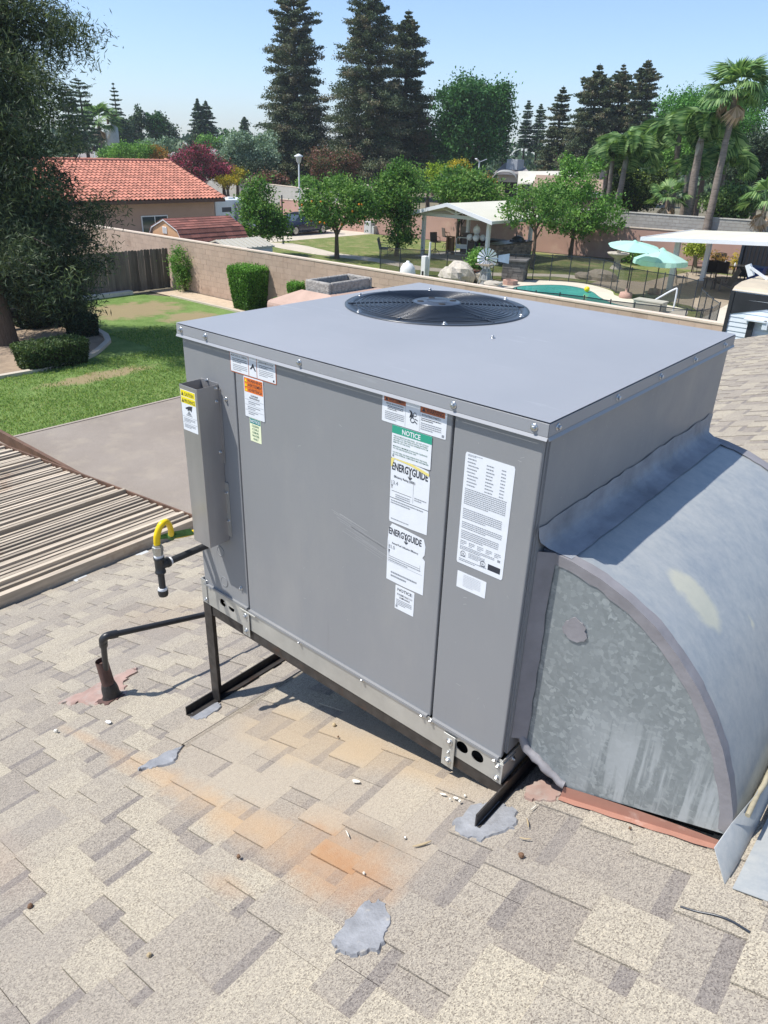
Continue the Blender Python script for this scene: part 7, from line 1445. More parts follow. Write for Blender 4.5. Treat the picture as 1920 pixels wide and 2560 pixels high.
# --- beyond the walls, left to right: (name,label,u,base-dist,top v,bottom v,half width px, material, style)
def px_m(d): return d / FPX * 1.03
def blobtree(nm, label, u, d, vt, vb, hw_, mat, n=150, per=46, seed=0, sizes=(2.4, 1.5), rcf=.11, r0=.22, group=None, cat='tree', lobes=5):
    c = PD(u, 400, d); k = px_m(d); ht = PD(u, vt, d)[2]; hb = max(PD(u, vb, d)[2], ZG + .3); R = hw_ * k; rng = np.random.default_rng(seed + 90); cz = (ht + hb) / 2; hz = (ht - hb) / 2
    ells = [(0, 0, cz - ZG, R * .70, R * .70, hz * .84)]
    for i in range(lobes):
        a = 2 * pi * i / lobes + rng.random(); q = rng.uniform(-.45, .5); ells.append((R * .62 * cos(a), R * .62 * sin(a), cz - ZG + (q + .15) * hz * 1.1, R * rng.uniform(.28, .46), R * rng.uniform(.28, .46), hz * rng.uniform(.28, .45)))
    Lf = px_m(d) * sizes[0] * 1.7; return tree(nm, label, (c[0], c[1]), ht - ZG, ells, mat, int(n * 1.35), per, Lf, Lf * .6, max(R * rcf, .25), r0, .5, seed, group, nl=4, shell=.6)
def conifer(nm, label, u, d, vt, vb, hw_, mat=g_red, levels=26, per=46, seed=0, top=.10, power=.9, lf=3.4, group=None, lean=0, rag=.35, gap=.0, uw=None):
    c = PD(u, 400, d); k = px_m(d); zt = PD(u, vt, d)[2]; zb = max(PD(u, vb, d)[2], ZG + 1.0); R = hw_ * k; rng = np.random.default_rng(seed + 300); r = random.Random(seed)
    T = thing(nm, label, 'tree', (c[0], c[1], ZG), 0, group); MB().tube([(c[0], c[1], ZG), (c[0] + lean * .5, c[1], (ZG + zt) / 2), (c[0] + lean, c[1], zt)], [R * .09 + .12, R * .06 + .06, .03], 8, caps=False).build('trunk', m_dbark, T)
    P = []; A = []; tn = []; br = MB()
    for l in range(levels):
        f = (l + rng.random() * .6) / levels; z = zb + (zt - zb) * (f + .012 * sin(7 * f + seed)); Rl = R * (top + (1 - top) * (1 - f) ** power) * (1 + rag * (rng.random() - .5)) * min(1, .12 + (1 - f) / .17); nb = max(5, int(8 + 3 * (1 - f)))
        if rng.random() < gap: continue
        for b in range(nb):
            a = 2 * pi * (b + rng.random()) / nb; Lb = Rl * rng.uniform(.55, 1.2); ups = .18 if f > .6 else -.06; ns = max(3, int(4 + Lb / (k * 6))); t0 = rng.random() * .6
            br.tube([(c[0] + lean * f, c[1], z), (c[0] + lean * f + Lb * .8 * cos(a), c[1] + Lb * .8 * sin(a), z + Lb * ups)], [.03 + .012 * Lb, .012], 3, caps=False)
            for s in range(ns):
                g = .35 + .65 * (s + .6) / ns; q = rng.normal(size=(per // 4, 3)) * np.array([.10, .10, .055]) * max(Rl, R * .22) * (1.25 - .6 * g)
                P.append(np.array([c[0] + lean * f + Lb * g * cos(a), c[1] + Lb * g * sin(a), z + Lb * g * ups]) + q); A.append(np.tile([cos(a), sin(a), ups - .1], (len(q), 1))); tn.append(np.clip(t0 + rng.random(len(q)) * .4, 0, 1))
    br.build('limb_cluster', m_dbark, T, kind='stuff'); P = np.concatenate(P); quads('crown', leafq(P, k * lf * 1.2, k * lf * .6, np.concatenate(A), .5, rng), mat, T, np.concatenate(tn)); return T
RW = 'giant redwoods'
conifer('redwood_tree', 'tall single redwood left of centre rising past the top of the photo', 742, 112, -45, 452, 84, seed=1, levels=46, per=84, power=.62, top=.22, lf=3.6, rag=.55)
conifer('redwood_tree', 'left of the paired redwoods, leaning with its top cut by the frame', 918, 104, -50, 462, 92, seed=2, levels=46, per=84, power=.60, top=.26, lf=3.6, rag=.5)
conifer('redwood_tree', 'right of the paired redwoods with its pointed top just inside the sky', 1008, 108, 22, 462, 74, seed=3, levels=44, per=84, power=.55, top=.16, lf=3.6, rag=.5)
blobtree('broadleaf_tree', 'tall rounded deep green tree standing alone against the sky at centre right', 1174, 105, 180, 455, 82, g_decid, 420, 70, 4, (3.3, 1.5), .12, .35, lobes=9)
blobtree('broadleaf_tree', 'shadowy green tree tucked between the redwoods and the rounded tree', 1085, 118, 290, 455, 42, g_decid, 110, 46, 5)
conifer('narrow_conifer', 'slim conifer peeking from behind the right side of the rounded tree', 1257, 135, 282, 400, 14, g_far, 20, 30, 6, lf=3, power=.5, top=.3)
conifer('narrow_conifer', 'slim pointed conifer standing free, left of two', 1307, 150, 250, 370, 16, g_far, 24, 36, 7, lf=3, power=.5, top=.2)
conifer('narrow_conifer', 'slim pointed conifer, right of two beside the tall group', 1338, 150, 260, 380, 18, g_far, 24, 36, 8, lf=3, power=.5, top=.2)
conifer('cedar_tree', 'ragged conifer leading the tall group on its left', 1387, 118, 213, 440, 40, g_red, 30, 56, 9, power=.6, rag=.7, lf=3.4)
conifer('cedar_tree', 'broadest conifer of the tall group on the right', 1467, 112, 157, 440, 66, g_red, 36, 72, 10, power=.62, rag=.4, top=.14, lf=3.5)
conifer('cedar_tree', 'conifer between the broadest and the tallest of the group', 1524, 115, 158, 400, 40, g_red, 34, 64, 11, power=.5, rag=.4, top=.2, lf=3.4)
conifer('cedar_tree', 'tallest conifer of the group, farthest right above the palms', 1580, 112, 148, 400, 42, g_red, 36, 64, 12, power=.45, rag=.4, top=.22, lf=3.4)
conifer('narrow_conifer', 'small bluish conifer between the two palm clusters', 1637, 135, 276, 350, 18, g_far, 20, 36, 13, power=.4, top=.3, lf=3.2)
conifer('narrow_conifer', 'thin pointed treetop rising left of the big green tree behind the palms', 1681, 120, 232, 330, 12, g_far, 18, 26, 14, power=.5, top=.2, lf=3.2)
blobtree('broadleaf_tree', 'big vivid green tree behind the tall fan palm', 1765, 84, 212, 400, 108, leafmat('vivid_green_leaves', [(.02, .07, .015), (.04, .12, .025), (.07, .18, .035), (.11, .25, .055)]), 330, 60, 15, (2.8, 1.6), .10, .3, lobes=9)
blobtree('broadleaf_tree', 'lower vivid green tree behind the palm trunks', 1690, 80, 300, 440, 60, g_lite, 130, 50, 16, (2.6, 1.5))
blobtree('oak_tree', 'dark tree closing the view at the right edge', 1915, 72, 330, 480, 75, g_dark, 190, 56, 17, (2.8, 1.6), lobes=6)
blobtree('oak_tree', 'very dark tree behind the juniper at the right', 1850, 76, 400, 500, 50, g_dark, 110, 50, 18, (2.8, 1.6), lobes=4)
blobtree('broadleaf_bush', 'dark tree with bright yellow green leaf tips between the palm trunks', 1605, 58, 418, 536, 66, leafmat('tipped_dark_leaves', [(.010, .022, .008), (.018, .036, .010), (.05, .09, .015), (.20, .26, .05)], .15), 170, 46, 19, (3.0, 1.6), .10, .2, lobes=7)
blobtree('juniper', 'spiky juniper spilling over the grey wall near the right edge', 1855, 52, 465, 558, 58, leafmat('juniper_leaves', [(.03, .06, .02), (.06, .11, .03), (.10, .16, .045), (.14, .21, .07)]), 140, 60, 20, (3.4, 1.0), .10, .2, lobes=6)
# left and middle shrubs and small trees
blobtree('crepe_myrtle', 'rounded crepe myrtle covered in magenta blossom behind the tiled roof', 500, 92, 366, 462, 66, g_mag, 190, 52, 40, (2.6, 1.6), .10, .16, lobes=7)
blobtree('crepe_myrtle', 'smaller reddish crepe myrtle right of the magenta one', 556, 94, 398, 460, 28, g_mag2, 60, 46, 41, (2.6, 1.6))
blobtree('crepe_myrtle', 'rusty pink and green crepe myrtle behind the orange tree', 832, 88, 372, 470, 62, g_mag2, 190, 52, 42, (2.6, 1.6), .10, .16, lobes=7)
blobtree('yellow_shrub', 'yellow shrub below the reddish crepe myrtle', 565, 90, 442, 462, 24, g_yel, 40, 40, 43, (2.2, 1.4), cat='shrub'); blobtree('yellow_shrub', 'upright yellow green shrub right of the reddish crepe myrtle', 590, 92, 418, 462, 14, g_yel, 36, 40, 44, (2.2, 1.4), cat='shrub')
blobtree('olive_tree', 'broad grey green weeping tree left of the single redwood', 618, 104, 338, 440, 64, g_oliv, 180, 52, 45, (3.0, 1.2), .11, .2, lobes=7); blobtree('olive_tree', 'grey green treetop right behind the broad weeping tree', 668, 112, 330, 440, 40, g_oliv, 90, 46, 46, (3.0, 1.2))
blobtree('dark_shrub', 'dark shrub under the weeping grey green tree', 630, 98, 405, 462, 60, g_dark, 90, 44, 47, (2.6, 1.6), cat='shrub'); blobtree('round_shrub', 'small grey brown round shrub behind the street wall', 636, 94, 443, 468, 20, leafmat('grey_brown_twigs', [(.07, .06, .05), (.11, .10, .07), (.15, .13, .10), (.19, .17, .13)]), 36, 40, 48, (2.2, 1.2), cat='shrub')
blobtree('mixed_shrub', 'green and rusty shrub at the foot of the single redwood, left', 685, 92, 428, 470, 34, g_mag2, 60, 44, 49, (2.6, 1.5), cat='shrub'); blobtree('mixed_shrub', 'green shrub right of the single redwood trunk', 765, 90, 440, 478, 26, g_lite, 50, 44, 50, (2.6, 1.5), cat='shrub')
blobtree('hedge_shrub', 'feathery bright green shrub above the tiled ridge', 318, 96, 362, 412, 54, g_lite, 120, 50, 51, (2.4, 1.2), .12, cat='shrub'); blobtree('rusty_shrub', 'reddish brown shrub right of the feathery green one', 394, 97, 364, 412, 26, g_ora, 60, 46, 52, (2.4, 1.3), cat='shrub'); blobtree('silver_shrub', 'pale silvery shrub behind the rusty one', 395, 112, 348, 400, 44, g_oliv, 80, 46, 53, (2.6, 1.2), cat='shrub')
blobtree('yellow_tree', 'yellow green tree in front of the dark redwoods', 1108, 84, 410, 480, 38, g_yel if False else leafmat('chartreuse_leaves', [(.06, .12, .01), (.12, .20, .015), (.20, .28, .02), (.30, .36, .03)]), 90, 46, 54, (2.6, 1.5)); blobtree('golden_tree', 'golden orange tree right of the yellow green one', 1150, 84, 398, 470, 30, g_yel, 80, 46, 55, (2.6, 1.5)); blobtree('orange_shrub', 'orange brown shrub right of the flat lamp pole', 1205, 86, 434, 478, 34, g_ora, 70, 44, 56, (2.6, 1.5), cat='shrub')
blobtree('green_bush', 'green bush crown between redwood and yellow tree', 1075, 90, 420, 485, 30, g_cit, 60, 44, 57, (2.6, 1.5), cat='shrub')
blobtree('roadside_tree', 'dark bushy tree left of the first distant crowns', 350, 150, 270, 390, 26, g_far, 80, 46, 60, (2.6, 1.6)); blobtree('roadside_tree', 'rounded green crown left of the gap before the conifer pair', 405, 160, 282, 380, 36, g_far, 100, 46, 61, (2.6, 1.6)); blobtree('roadside_tree', 'taller knobbly crown beside the rounded green one', 398, 150, 283, 350, 20, g_decid, 50, 46, 62, (2.6, 1.6)); blobtree('roadside_tree', 'low rounded tree left of the small lone conifer', 577, 180, 318, 370, 22, g_decid, 50, 40, 63, (2.6, 1.6)); blobtree('roadside_tree', 'low tree before the conifer pair', 530, 150, 340, 390, 34, g_lite, 60, 40, 64, (2.6, 1.6)); blobtree('roadside_tree', 'dark tree below the lattice like conifer', 318, 140, 290, 400, 24, g_far, 70, 44, 65, (2.6, 1.6))
conifer('distant_conifer', 'taller conifer of the distant pair', 504, 160, 246, 380, 28, g_far, 28, 40, 66, power=.7, lf=3.2, top=.08); conifer('distant_conifer', 'slimmer conifer of the distant pair, right', 524, 165, 250, 380, 26, g_far, 26, 36, 67, power=.6, lf=3.2, top=.08); conifer('distant_conifer', 'lone small pointed conifer in the distance', 616, 170, 292, 350, 14, g_far, 16, 36, 68, power=.5, lf=3.2, top=.12)
conifer('star_pine', 'open tiered star pine standing above the tiled roof', 305, 130, 208, 360, 26, g_far, 17, 24, 69, power=.8, lf=2.8, top=.08, rag=.3, gap=.0)
conifer('feathery_tree', 'thin feathery grey green tree at the right fringe of the huge tree', 222, 110, 198, 380, 34, g_oliv if False else g_far, 18, 30, 70, power=.35, lf=2.8, top=.3, rag=.8); conifer('feathery_tree', 'dark feathery tree just behind the huge tree', 188, 100, 210, 380, 30, g_far, 24, 40, 71, power=.4, lf=2.8, top=.3)
# continuous far tree line (uncountable)
rng = np.random.default_rng(77); P = []; tn = []
for i in range(150):
    u = -150 + 2250 * (i + rng.random()) / 150; d = rng.uniform(190, 300); hgt = rng.uniform(5, 10.5); c = PD(u, 395, d); R = rng.uniform(4, 9); t0 = rng.random() * .6
    q = rng.normal(size=(150, 3)); q /= np.linalg.norm(q, axis=1)[:, None]; q *= np.array([R, R, hgt * .55]) * rng.uniform(.75, 1.05, (150, 1)); P.append(np.array([c[0], c[1], ZG + hgt * .5]) + q); tn.append(np.clip(t0 + rng.random(150) * .4, 0, 1))
P = np.concatenate(P); o = quads('distant_tree_line', leafq(P, 1.5, .95, None, 0, rng), g_far, None, np.concatenate(tn), kind='stuff'); tag(o, 'hazy line of distant trees along the horizon', 'trees')
P = []; tn = []
for i in range(110):
    u = -120 + 2200 * (i + rng.random()) / 110; d = rng.uniform(118, 170) ; hgt = rng.uniform(3.0, 5.5); c = PD(u, 395, d); R = rng.uniform(3, 6); t0 = rng.random() * .6
    q = rng.normal(size=(150, 3)); q /= np.linalg.norm(q, axis=1)[:, None]; q *= np.array([R, R, hgt * .6]) * rng.uniform(.75, 1.05, (150, 1)); P.append(np.array([c[0], c[1], ZG + hgt * .45]) + q); tn.append(np.clip(t0 + rng.random(150) * .4, 0, 1))
P = np.concatenate(P); o = quads('distant_shrub_belt', leafq(P, .95, .6, None, 0, rng), g_far, None, np.concatenate(tn), kind='stuff'); tag(o, 'belt of shrubs and low trees between the far houses', 'shrubs')
# ---- palms
def pinnate(L_, droop, nlf=46, seed=0, wl=.06):
    r = random.Random(seed); V = []; pts = []; a = .95; x = z = 0
    for k in range(13): pts.append((x, z)); x += cos(a) * L_ / 12; z += sin(a) * L_ / 12; a -= droop / 12 * (1 + k * .12)
    for i in range(nlf):
        f = .12 + .88 * i / nlf; k = f * 12; j = min(int(k), 11); g = k - j; px, pz = pts[j][0] * (1 - g) + pts[j + 1][0] * g, pts[j][1] * (1 - g) + pts[j + 1][1] * g
        for s in (-1, 1):
            ll = L_ * .24 * sin(pi * (.15 + .8 * f)) * r.uniform(.8, 1.15); e = (px + ll * .45, s * ll * .62, pz - ll * .62); w_ = wl / 2
            V.append([(px - w_, 0, pz), (px + w_, 0, pz), (px * .45 + e[0] * .55 + w_, e[1] * .6, pz * .45 + e[2] * .55 + .08 * ll), (e[0], e[1], e[2])])
    for k in range(12): V.append([(pts[k][0], -.03, pts[k][1]), (pts[k][0], .03, pts[k][1]), (pts[k + 1][0], .02, pts[k + 1][1]), (pts[k + 1][0], -.02, pts[k + 1][1])])
    return np.array(V, float)
def fan(L_, nb=20, seed=0, wl=.1, spread=2.6, droop=.25):
    r = random.Random(seed); V = [[(0, -.025, 0), (0, .025, 0), (L_ * .5, .02, L_ * .05), (L_ * .5, -.02, L_ * .05)]]; cx = L_ * .5
    for i in range(nb):
        a = -spread / 2 + spread * i / (nb - 1); l = L_ * .62 * (1 - .15 * abs(a)) * r.uniform(.9, 1.05); d = (cos(a), sin(a)); n_ = (-d[1] * wl / 2, d[0] * wl / 2); m_ = (cx + d[0] * l * .6, d[1] * l * .6, L_ * .05 + .02 * (i % 2)); e = (cx + d[0] * l, d[1] * l, L_ * .05 - droop * l * r.uniform(.6, 1.3))
        V.append([(cx, 0, L_ * .05), (m_[0] - n_[0] * 1.3, m_[1] - n_[1] * 1.3, m_[2]), e, (m_[0] + n_[0] * 1.3, m_[1] + n_[1] * 1.3, m_[2])])
    return np.array(V, float)
def fmesh(name, V, mat):
    n = len(V); me = bpy.data.meshes.new(name); me.from_pydata([tuple(p) for q in V for p in q], [], [tuple(range(4 * i, 4 * i + 4)) for i in range(n)]); a = me.attributes.new('tint', 'FLOAT', 'FACE'); a.data.foreach_set('value', RNG.random(n).astype('f4')); me.materials.append(mat); me.update(); return me
qf = [fmesh('frond', pinnate(3.2, 2.7 + .25 * i, 50, i, .06), g_palm) for i in range(4)]
ff = [fmesh('frond', fan(2.2, 20, i, .12, 2.6, .15 + .12 * i), g_palm) for i in range(4)]; fd = [fmesh('dry_frond', fan(1.9, 16, 9 + i, .10, 1.8, .5), g_palmd) for i in range(2)]
def palm(label, tb, db, tt, kind, R=1.0, n=22, seed=0, r0=.22, shaft=True):
    """tb (u,v) trunk foot, tt (u,v) crown base, at distance db"""
    b = PD(*tb, db); b[2] = ZG; t_ = PD(*tt, db); r = random.Random(seed); T = thing({'q': 'queen_palm', 'f': 'fan_palm'}[kind], label, 'palm', tuple(b)); b, t_ = Vector(b), Vector(t_)
    # foot sits on the line through the visible trunk
    k = 14; pts = [b.lerp(t_, i / k) + Vector((r.uniform(-.02, .02), r.uniform(-.02, .02), 0)) for i in range(k + 1)]; MB().tube(pts, [r0 * (1.35 - .6 * (i / k)) * (1 + .06 * (i % 2)) for i in range(k + 1)], 10).build('trunk', m_palmt, T)
    if shaft: MB().tube([t_ + Vector((0, 0, -.9)), t_ + Vector((0, 0, -.3)), t_ + Vector((0, 0, .3))], [r0 * .7, r0 * .95, r0 * .5], 8).build('crown_shaft', plain('pale_crown_shaft', (.30, .28, .24), .8, 0, .3, 4, stretch=(3, 3, .4)), T)
    off = t_ - b
    for i in range(n):
        a = 2.4 * i + r.uniform(-.2, .2); el = (1.0 - 1.7 * i / n) if kind == 'f' else r.uniform(.05, .95); me = (ff if kind == 'f' else qf)[r.randrange(4)]
        if kind == 'f' and i > n - 5: me = fd[i % 2]; el = r.uniform(-1.35, -.9)
        o = link(me.name.split('.')[0], me, T); s = R * r.uniform(.85, 1.12); o.matrix_local = Matrix.Translation(off) @ Matrix.Rotation(a, 4, 'Z') @ Matrix.Rotation(-el, 4, 'Y') @ Matrix.Rotation(r.uniform(-.5, .5), 4, 'X') @ Matrix.Diagonal((s, s, s, 1))
    return T
palm('tall leaning fan palm with a spotted trunk, tallest palm at the right', (1772, 545), 50, (1843, 225), 'f', .88, 34, 1, .185, False)
palm('queen palm with a thick pale trunk leaning right, left of the fan palm', (1722, 545), 52, (1752, 352), 'q', 1.25, 20, 2, .25)
palm('queen palm behind with its trunk in the shade, left of the thick trunk', (1683, 540), 55, (1698, 345), 'q', 1.2, 18, 3, .19)
palm('queen palm right of the fan palm trunk', (1795, 540), 56, (1812, 415), 'q', 1.1, 16, 4, .17)
palm('rightmost queen palm of the left cluster, trunk leaning right', (1538, 530), 54, (1566, 395), 'q', 1.2, 18, 5, .2)
palm('middle queen palm of the left cluster with peeling trunk', (1517, 530), 55, (1532, 400), 'q', 1.05, 16, 6, .16)
palm('leftmost slim queen palm of the left cluster', (1508, 530), 58, (1519, 410), 'q', .95, 12, 7, .2)
palm('slim second trunk queen palm beside the thick trunk', (1712, 545), 54, (1722, 430), 'q', .8, 10, 8, .2)
palm('low young fan palm behind the grey wall', (1672, 540), 52, (1672, 498), 'f', .6, 18, 9, .12, False)
palm('young fan palm at the far right edge', (1915, 545), 48, (1915, 508), 'f', .75, 18, 10, .12, False)
palm('distant fan palm beside the utility pole', (246, 400), 118, (247, 305), 'f', 1.35, 26, 11, .3, False)
# ---- far houses, carport, pole
def far_house(label, u0, u1, vb, vt, d, roofm, wallm, name='far_house', hip=True, z_eave=None):
    a, b = PD(u0, vb, d), PD(u1, vb, d); A = Vector((a[0], a[1], 0)); B = Vector((b[0], b[1], 0)); ze = z_eave if z_eave is not None else a[2]; zr = PD((u0 + u1) / 2, vt, d + 5)[2]; dv = (B - A).normalized(); nv = Vector((-dv.y, dv.x, 0))
    if nv.dot(Vector((A.x - CAM[0], A.y - CAM[1], 0))) < 0: nv = -nv
    W_ = 10; T = thing(name, label, 'house', (A.x, A.y, ZG)); L_ = (B - A).length; z_ = Vector((0, 0, 1)); ins = min(W_ / 2, L_ * .3) if hip else 0
    c = [A, B, B + nv * W_, A + nv * W_]; lo = [p + z_ * ze for p in c]; R0, R1 = A + nv * W_ / 2 + dv * ins + z_ * zr, B + nv * W_ / 2 - dv * ins + z_ * zr
    MB().add(lo + [R0, R1] + [p - z_ * .2 for p in lo], [(0, 1, 5, 4), (1, 2, 5), (2, 3, 4, 5), (3, 0, 4), (0, 6, 7, 1), (1, 7, 8, 2), (2, 8, 9, 3), (3, 9, 6, 0)]).build('roof', roofm, T)
    w4 = [A + dv * .5 + nv * .5, B - dv * .5 + nv * .5, B - dv * .5 + nv * (W_ - .5), A + dv * .5 + nv * (W_ - .5)]; MB().add([p + z_ * ZG for p in w4] + [p + z_ * (ze - .02) for p in w4], [(0, 1, 5, 4), (1, 2, 6, 5), (2, 3, 7, 6), (3, 0, 4, 7)]).build('wall', wallm, T)
    return T, A, B, nv, ze, zr
m_wallg = plain('beige_far_wall', (.42, .36, .29), .9)
far_house('grey shingled house roof at the far left beside the utility pole', 190, 262, 398, 368, 120, m_greyroof, m_wallg)
far_house('second grey roof behind the feathery shrub', 268, 330, 392, 356, 135, m_greyroof, m_wallg)
far_house('low grey roof behind the magenta crepe myrtle', 510, 560, 388, 372, 130, m_greyroof, m_wallg)
far_house('small slate roof peeking left of the magenta crepe myrtle', 415, 448, 392, 380, 125, m_greyroof, m_wallg)
T, A, B, nv, ze, zr = far_house('grey hipped house roof behind the carport', 1235, 1328, 432, 404, 100, m_greyroof, m_wallg)
c = PD(1288, 412, 102); bevel(MB().box(c[0] - .8, c[0] + .8, c[1] - .8, c[1] + .8, c[2] - .6, c[2] + .6).build('roof_cooler', plain('galvanised_cooler', (.35, .37, .4), .5, .3), T), .05)
T, A, B, nv, ze, zr = far_house('long tan roofed house with white fascia behind the fruit trees', 1330, 1520, 472, 440, 66, m_tanroof, plain('tan_house_wall', (.33, .23, .17), .9), hip=False)
dv = (B - A).normalized(); MB().bar(A + dv * 4 + Vector((0, 0, ze - .25)), B + Vector((0, 0, ze - .25)), .2, .35).build('fascia', m_wmetal, T); MB().bar(A + dv * 5 + nv * -1.5 + Vector((0, 0, ze - .9)), B + nv * -1.5 + Vector((0, 0, ze - .9)), 2.6, .12).build('porch_roof', m_wmetal, T)
c = PD(1490, 430, 71); CO = thing('rooftop_cooler', 'square evaporative cooler on the tan roof', 'cooler', (c[0], c[1], c[2] - .6)); bevel(MB().box(c[0] - .75, c[0] + .75, c[1] - .75, c[1] + .75, c[2] - .6, c[2] + .35).build('housing', plain('beige_cooler_metal', (.36, .30, .26), .6), CO), .05)
for i in range(6): MB().bar((c[0] - .6 + .2 * i, c[1] - .76, c[2] - .45), (c[0] - .6 + .2 * i, c[1] - .76, c[2] + .2), .05, .04).build('louvre', m_brown, CO)
# small tan roofed pergola house
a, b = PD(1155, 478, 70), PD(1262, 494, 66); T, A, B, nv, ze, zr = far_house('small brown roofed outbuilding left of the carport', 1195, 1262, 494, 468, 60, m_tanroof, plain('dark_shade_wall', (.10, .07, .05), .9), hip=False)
pg_ = thing('white_pergola_frame', 'white lattice frame above the small brown roof', 'frame', tuple(PD(1190, 470, 66))); q0, q1, q2 = Vector(PD(1160, 476, 66)), Vector(PD(1195, 464, 66)), Vector(PD(1222, 470, 66))
for aa, bb in ((q0, q1), (q1, q2), (q0 + Vector((0, 0, -.2)), q2 + Vector((0, 0, -.25)))): MB().bar(aa, bb, .12, .12).build('frame_bar', m_wmetal, pg_)
# arched carport
CPt = thing('arched_carport', 'pair of grey metal carports with rounded roofs and dark insides', 'carport', tuple(PD(1280, 500, 74)[:2]) + (ZG,)); dpt = Vector((PD(1280, 460, 74)[0] - CAM[0], PD(1280, 460, 74)[1] - CAM[1], 0)).normalized(); rt_ = Vector((VX_[0], VX_[1], 0))
m_cp2 = plain('grey_carport_sheet', (.34, .34, .32), .6, .1, .1, 1, stretch=(1, 1, 6)); m_cpl = plain('cream_carport_roof', (.50, .48, .41), .6, 0, .08, 1)
def arch(u0, u1, vt, vb, d, depth, mat, par):
    a, b = Vector(PD(u0, vb, d)), Vector(PD(u1, vb, d)); top = PD((u0 + u1) / 2, vt, d)[2]; zb = min(a.z, b.z); n_ = 12; P0 = []
    for i in range(n_ + 1): f = i / n_; p = a.lerp(b, f); ss = (1 - abs(2 * f - 1) ** 3.2); P0.append(Vector((p.x, p.y, zb + (top - zb) * ss)))
    bk = [p + dpt * depth + Vector((0, 0, 0)) for p in P0]; m = MB(); n = n_ + 1; m.add(P0 + bk + [p + Vector((0, 0, -.12)) for p in P0] + [p + Vector((0, 0, -.12)) for p in bk], [(i, i + 1, n + i + 1, n + i) for i in range(n_)] + [(2 * n + i + 1, 2 * n + i, 3 * n + i, 3 * n + i + 1) for i in range(n_)] + [(i, 2 * n + i, 2 * n + i + 1, i + 1) for i in range(n_)], 0, True)
    m.build('arched_roof', mat, par); return a, b, zb
a, b, zb = arch(1225, 1296, 428, 452, 74, 9, m_cp2, CPt); a2 = b
c0_, c1_ = Vector(PD(1294, 456, 72)), Vector(PD(1445, 456, 72)); hgt_ = PD(1350, 430, 75)[2] - c0_.z; sec = []
for i in range(11): f = i / 10; sec.append((f * 7, hgt_ * (1 - abs(2 * f - 1) ** 2.6)))
m = MB(); vs = [c0_ + dpt * a_ + Vector((0, 0, z_)) for a_, z_ in sec] + [c1_ + dpt * a_ + Vector((0, 0, z_)) for a_, z_ in sec]; vs += [p + Vector((0, 0, -.15)) for p in vs]
m.add(vs, [(i, i + 1, 12 + i, 11 + i) for i in range(10)] + [(i, 22 + i, 23 + i, i + 1) for i in range(10)] + [(0, 11, 33, 22)], 0, True).build('arched_roof', m_cpl, CPt)
for q in (a, b, c0_.lerp(c1_, .5)): MB().tube([(q.x, q.y, ZG), (q.x, q.y, q.z)], .07, 6).build('carport_post', m_galv, CPt)
bw0 = Vector(PD(1245, 440, 78)); bw1 = Vector(PD(1315, 440, 78)); MB().bar((bw0.x, bw0.y, ZG + 1.7), (bw1.x, bw1.y, ZG + 1.7), .1, 3.2).build('shade_sheet', plain('carport_shade_dark', (.045, .045, .05), .8), CPt)  # near-black sheet standing in for the shade inside the carport
# utility pole with transformer and wires
c = PD(272, 390, 118); tpz = PD(268, 278, 118); UP = thing('utility_pole', 'brown wooden utility pole carrying a grey transformer and wires', 'utility pole', (c[0], c[1], ZG)); MB().tube([(c[0], c[1], ZG), tuple(tpz)], [.24, .16], 8).build('pole', m_brown, UP)
tr_ = PD(281, 340, 118); MB().lathe([(.75, -1.3), (.85, -1.2), (.85, 1.0), (.6, 1.35), (.2, 1.5)], tr_, 14).build('transformer', plain('pale_grey_transformer', (.50, .55, .58), .5), UP); MB().bar((tpz[0] - 1.2, tpz[1] - .6, tpz[2] - .5), (tpz[0] + 1.2, tpz[1] + .6, tpz[2] - .5), .12, .12).build('crossarm', m_brown, UP)
q = PD(600, 352, 140); r = random.Random(1)
for k in (0, 1.6): MB().tube([Vector(tpz).lerp(Vector(q), f) + Vector((0, 0, -.5 - k - 4.0 * f * (1 - f))) for f in np.linspace(0, 1, 14)], .035, 4).build('wire', m_black, UP)
# ---- small litter on the shingles
r = random.Random(20)
def litter(nm, label, u, v, s, mat, kind='flake', cat='debris', rz=0):
    s *= .62
    n_ = np.array([-.3162, 0, .9487]); d = ray(u, v); P = CAM + d * np.dot(np.array([1.27, 0, -.06]) - CAM, n_) / np.dot(d, n_); P = P + n_ * .013; m = MB()
    if kind == 'flake':
        k = 7; pts = [(s * (1 + .4 * r.random()) * cos(2 * pi * i / k + rz) * (1.6), s * (.6 + .5 * r.random()) * sin(2 * pi * i / k + rz)) for i in range(k)]; up = [Vector((a, b, s * .25 * r.random() + a * SL)) + Vector(P) for a, b in pts]; m.add(up + [p - Vector((0, 0, s * .2)) for p in up], [tuple(range(k)), tuple(range(2 * k - 1, k - 1, -1))] + [(i, k + i, k + (i + 1) % k, (i + 1) % k) for i in range(k)])
    elif kind == 'strip':
        a = Vector(P); dr_ = Vector((cos(rz), sin(rz), cos(rz) * SL)); sd = Vector((-sin(rz), cos(rz), -sin(rz) * SL)); pts = [a + dr_ * (t_ * s * 8) + sd * (s * 1.4 * t_ * t_) + Vector((0, 0, .004 * abs(t_))) for t_ in np.linspace(-.5, .5, 8)]; m.tube(pts, [s * .2 + s * .35 * sin(pi * i / 7) for i in range(8)], 5)
    else: m.ball(tuple(P + n_ * s * .4), s, n=8, jit=.3, seed=int(u))
    o = m.build(nm, mat, label=label, cat=cat); return o
m_chip = plain('white_paint_chip', (.72, .69, .6), .7); m_twig = plain('dry_leaf_brown', (.16, .09, .05), .8); m_tan = plain('tan_bark_chip', (.42, .33, .2), .8)
litter('paint_chip', 'white paper scrap left of centre near the unit front', 892, 1962, .012, m_chip)
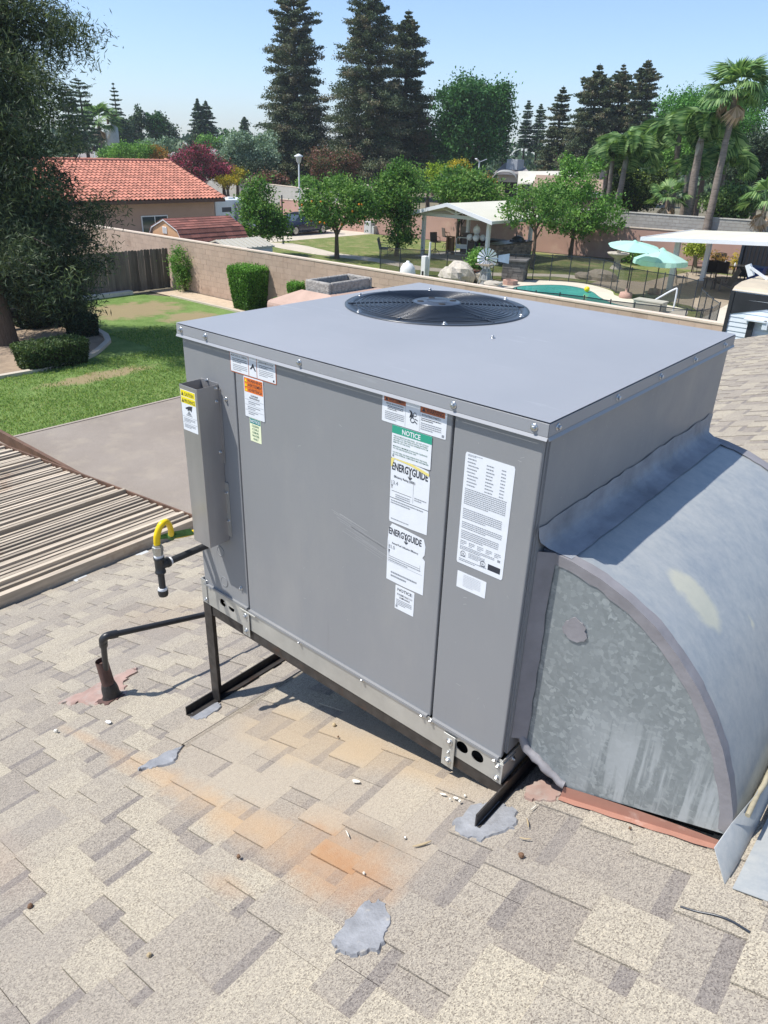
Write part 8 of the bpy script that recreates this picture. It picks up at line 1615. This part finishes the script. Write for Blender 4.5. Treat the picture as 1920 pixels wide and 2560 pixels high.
litter('paint_chip', 'curled white strip on the dusty shingles below the unit', 872, 2095, .006, m_chip, 'strip', rz=2.6)
litter('dry_chip', 'tan chip under the middle of the unit front edge', 838, 1822, .012, m_tan, 'pebble'); litter('dry_chip', 'small brown chip right below the tan one', 848, 1851, .006, m_twig, 'pebble')
for i, (u, v, l) in enumerate(((1110, 1995, 'largest of the white chips in front of the right bracket'), (1142, 2005, 'white chip at the centre of the little heap by the right bracket'), (1152, 2014, 'lowest white chip of the little heap by the right bracket'), (1165, 2000, 'rightmost white chip of the little heap'), (1128, 2008, 'leftmost small chip of the little heap'))): litter('paint_chip', l, u, v, .009 - .001 * i, m_chip, 'flake' if i < 2 else 'pebble')
litter('plastic_chip', 'clear white plastic square on the shingles right of the vent stack', 273, 1812, .017, m_white); litter('paint_chip', 'white stone chip below the vent stack', 143, 1836, .014, m_chip, 'pebble')
litter('dry_leaf', 'curled brown leaf on the speckled shingles in front of the duct', 1306, 2152, .013, m_twig, 'pebble'); litter('dry_leaf', 'greenish dry leaf sliver above the curled brown leaf', 1315, 2108, .006, m_tan, 'strip', rz=.3); litter('dry_leaf', 'tan seed pod near the salmon flashing', 1322, 2068, .007, m_tan, 'strip', rz=2.2); litter('paint_chip', 'narrow white sliver below the salmon flashing corner', 1336, 2030, .005, m_chip, 'strip', rz=1.4)
litter('dry_leaf', 'dark twig bit on the orange stained shingle', 600, 2153, .010, m_twig, 'pebble'); litter('pebble', 'round dark pebble low at the far left', 80, 2277, .012, m_twig, 'pebble'); litter('dry_leaf', 'tan bark chip under the long rust streak', 1058, 2122, .010, m_tan, 'strip', rz=.9); litter('pebble', 'dark round screw head on the dusty shingle', 1016, 2106, .006, m_zinc, 'pebble'); litter('dry_chip', 'yellowish chip on the lower left shingles', 378, 2400, .010, m_tan, 'pebble'); litter('paint_chip', 'tiny white chip right of the orange stain', 913, 2195, .006, m_chip, 'pebble'); litter('dry_leaf', 'brown leaf beside the tan seed pod by the duct foot', 1577, 2082, .006, m_twig, 'pebble')
WR = MB(); n_ = np.array([-.3162, 0, .9487]); pts = []
for (u, v) in ((1701, 2266), (1740, 2278), (1790, 2288), (1830, 2303), (1876, 2331)): d = ray(u, v); pts.append(Vector(CAM + d * np.dot(np.array([1.27, 0, -.048]) - CAM, n_) / np.dot(d, n_)))
WR.tube(cr(pts, 6), .0022, 5).build('black_wire', m_black, label='loose black wire lying on the shingles at the lower right', cat='wire')

# ------------------------------------------------------------------ summer haze
m = bpy.data.materials.new('valley_haze'); m.use_nodes = True; t = m.node_tree; t.nodes.remove(t.nodes['Principled BSDF']); pv = t.nodes.new('ShaderNodeVolumePrincipled')
pv.inputs['Color'].default_value = (.86, .92, 1, 1); pv.inputs['Density'].default_value = .00035; pv.inputs['Anisotropy'].default_value = .2
t.links.new(pv.outputs[0], t.nodes['Material Output'].inputs['Volume'])
hz = MB().box(-R_ - 5, R_ + 5, -R_ - 5, R_ + 5, ZG - 1.2, 40).build('haze', m, kind='stuff')
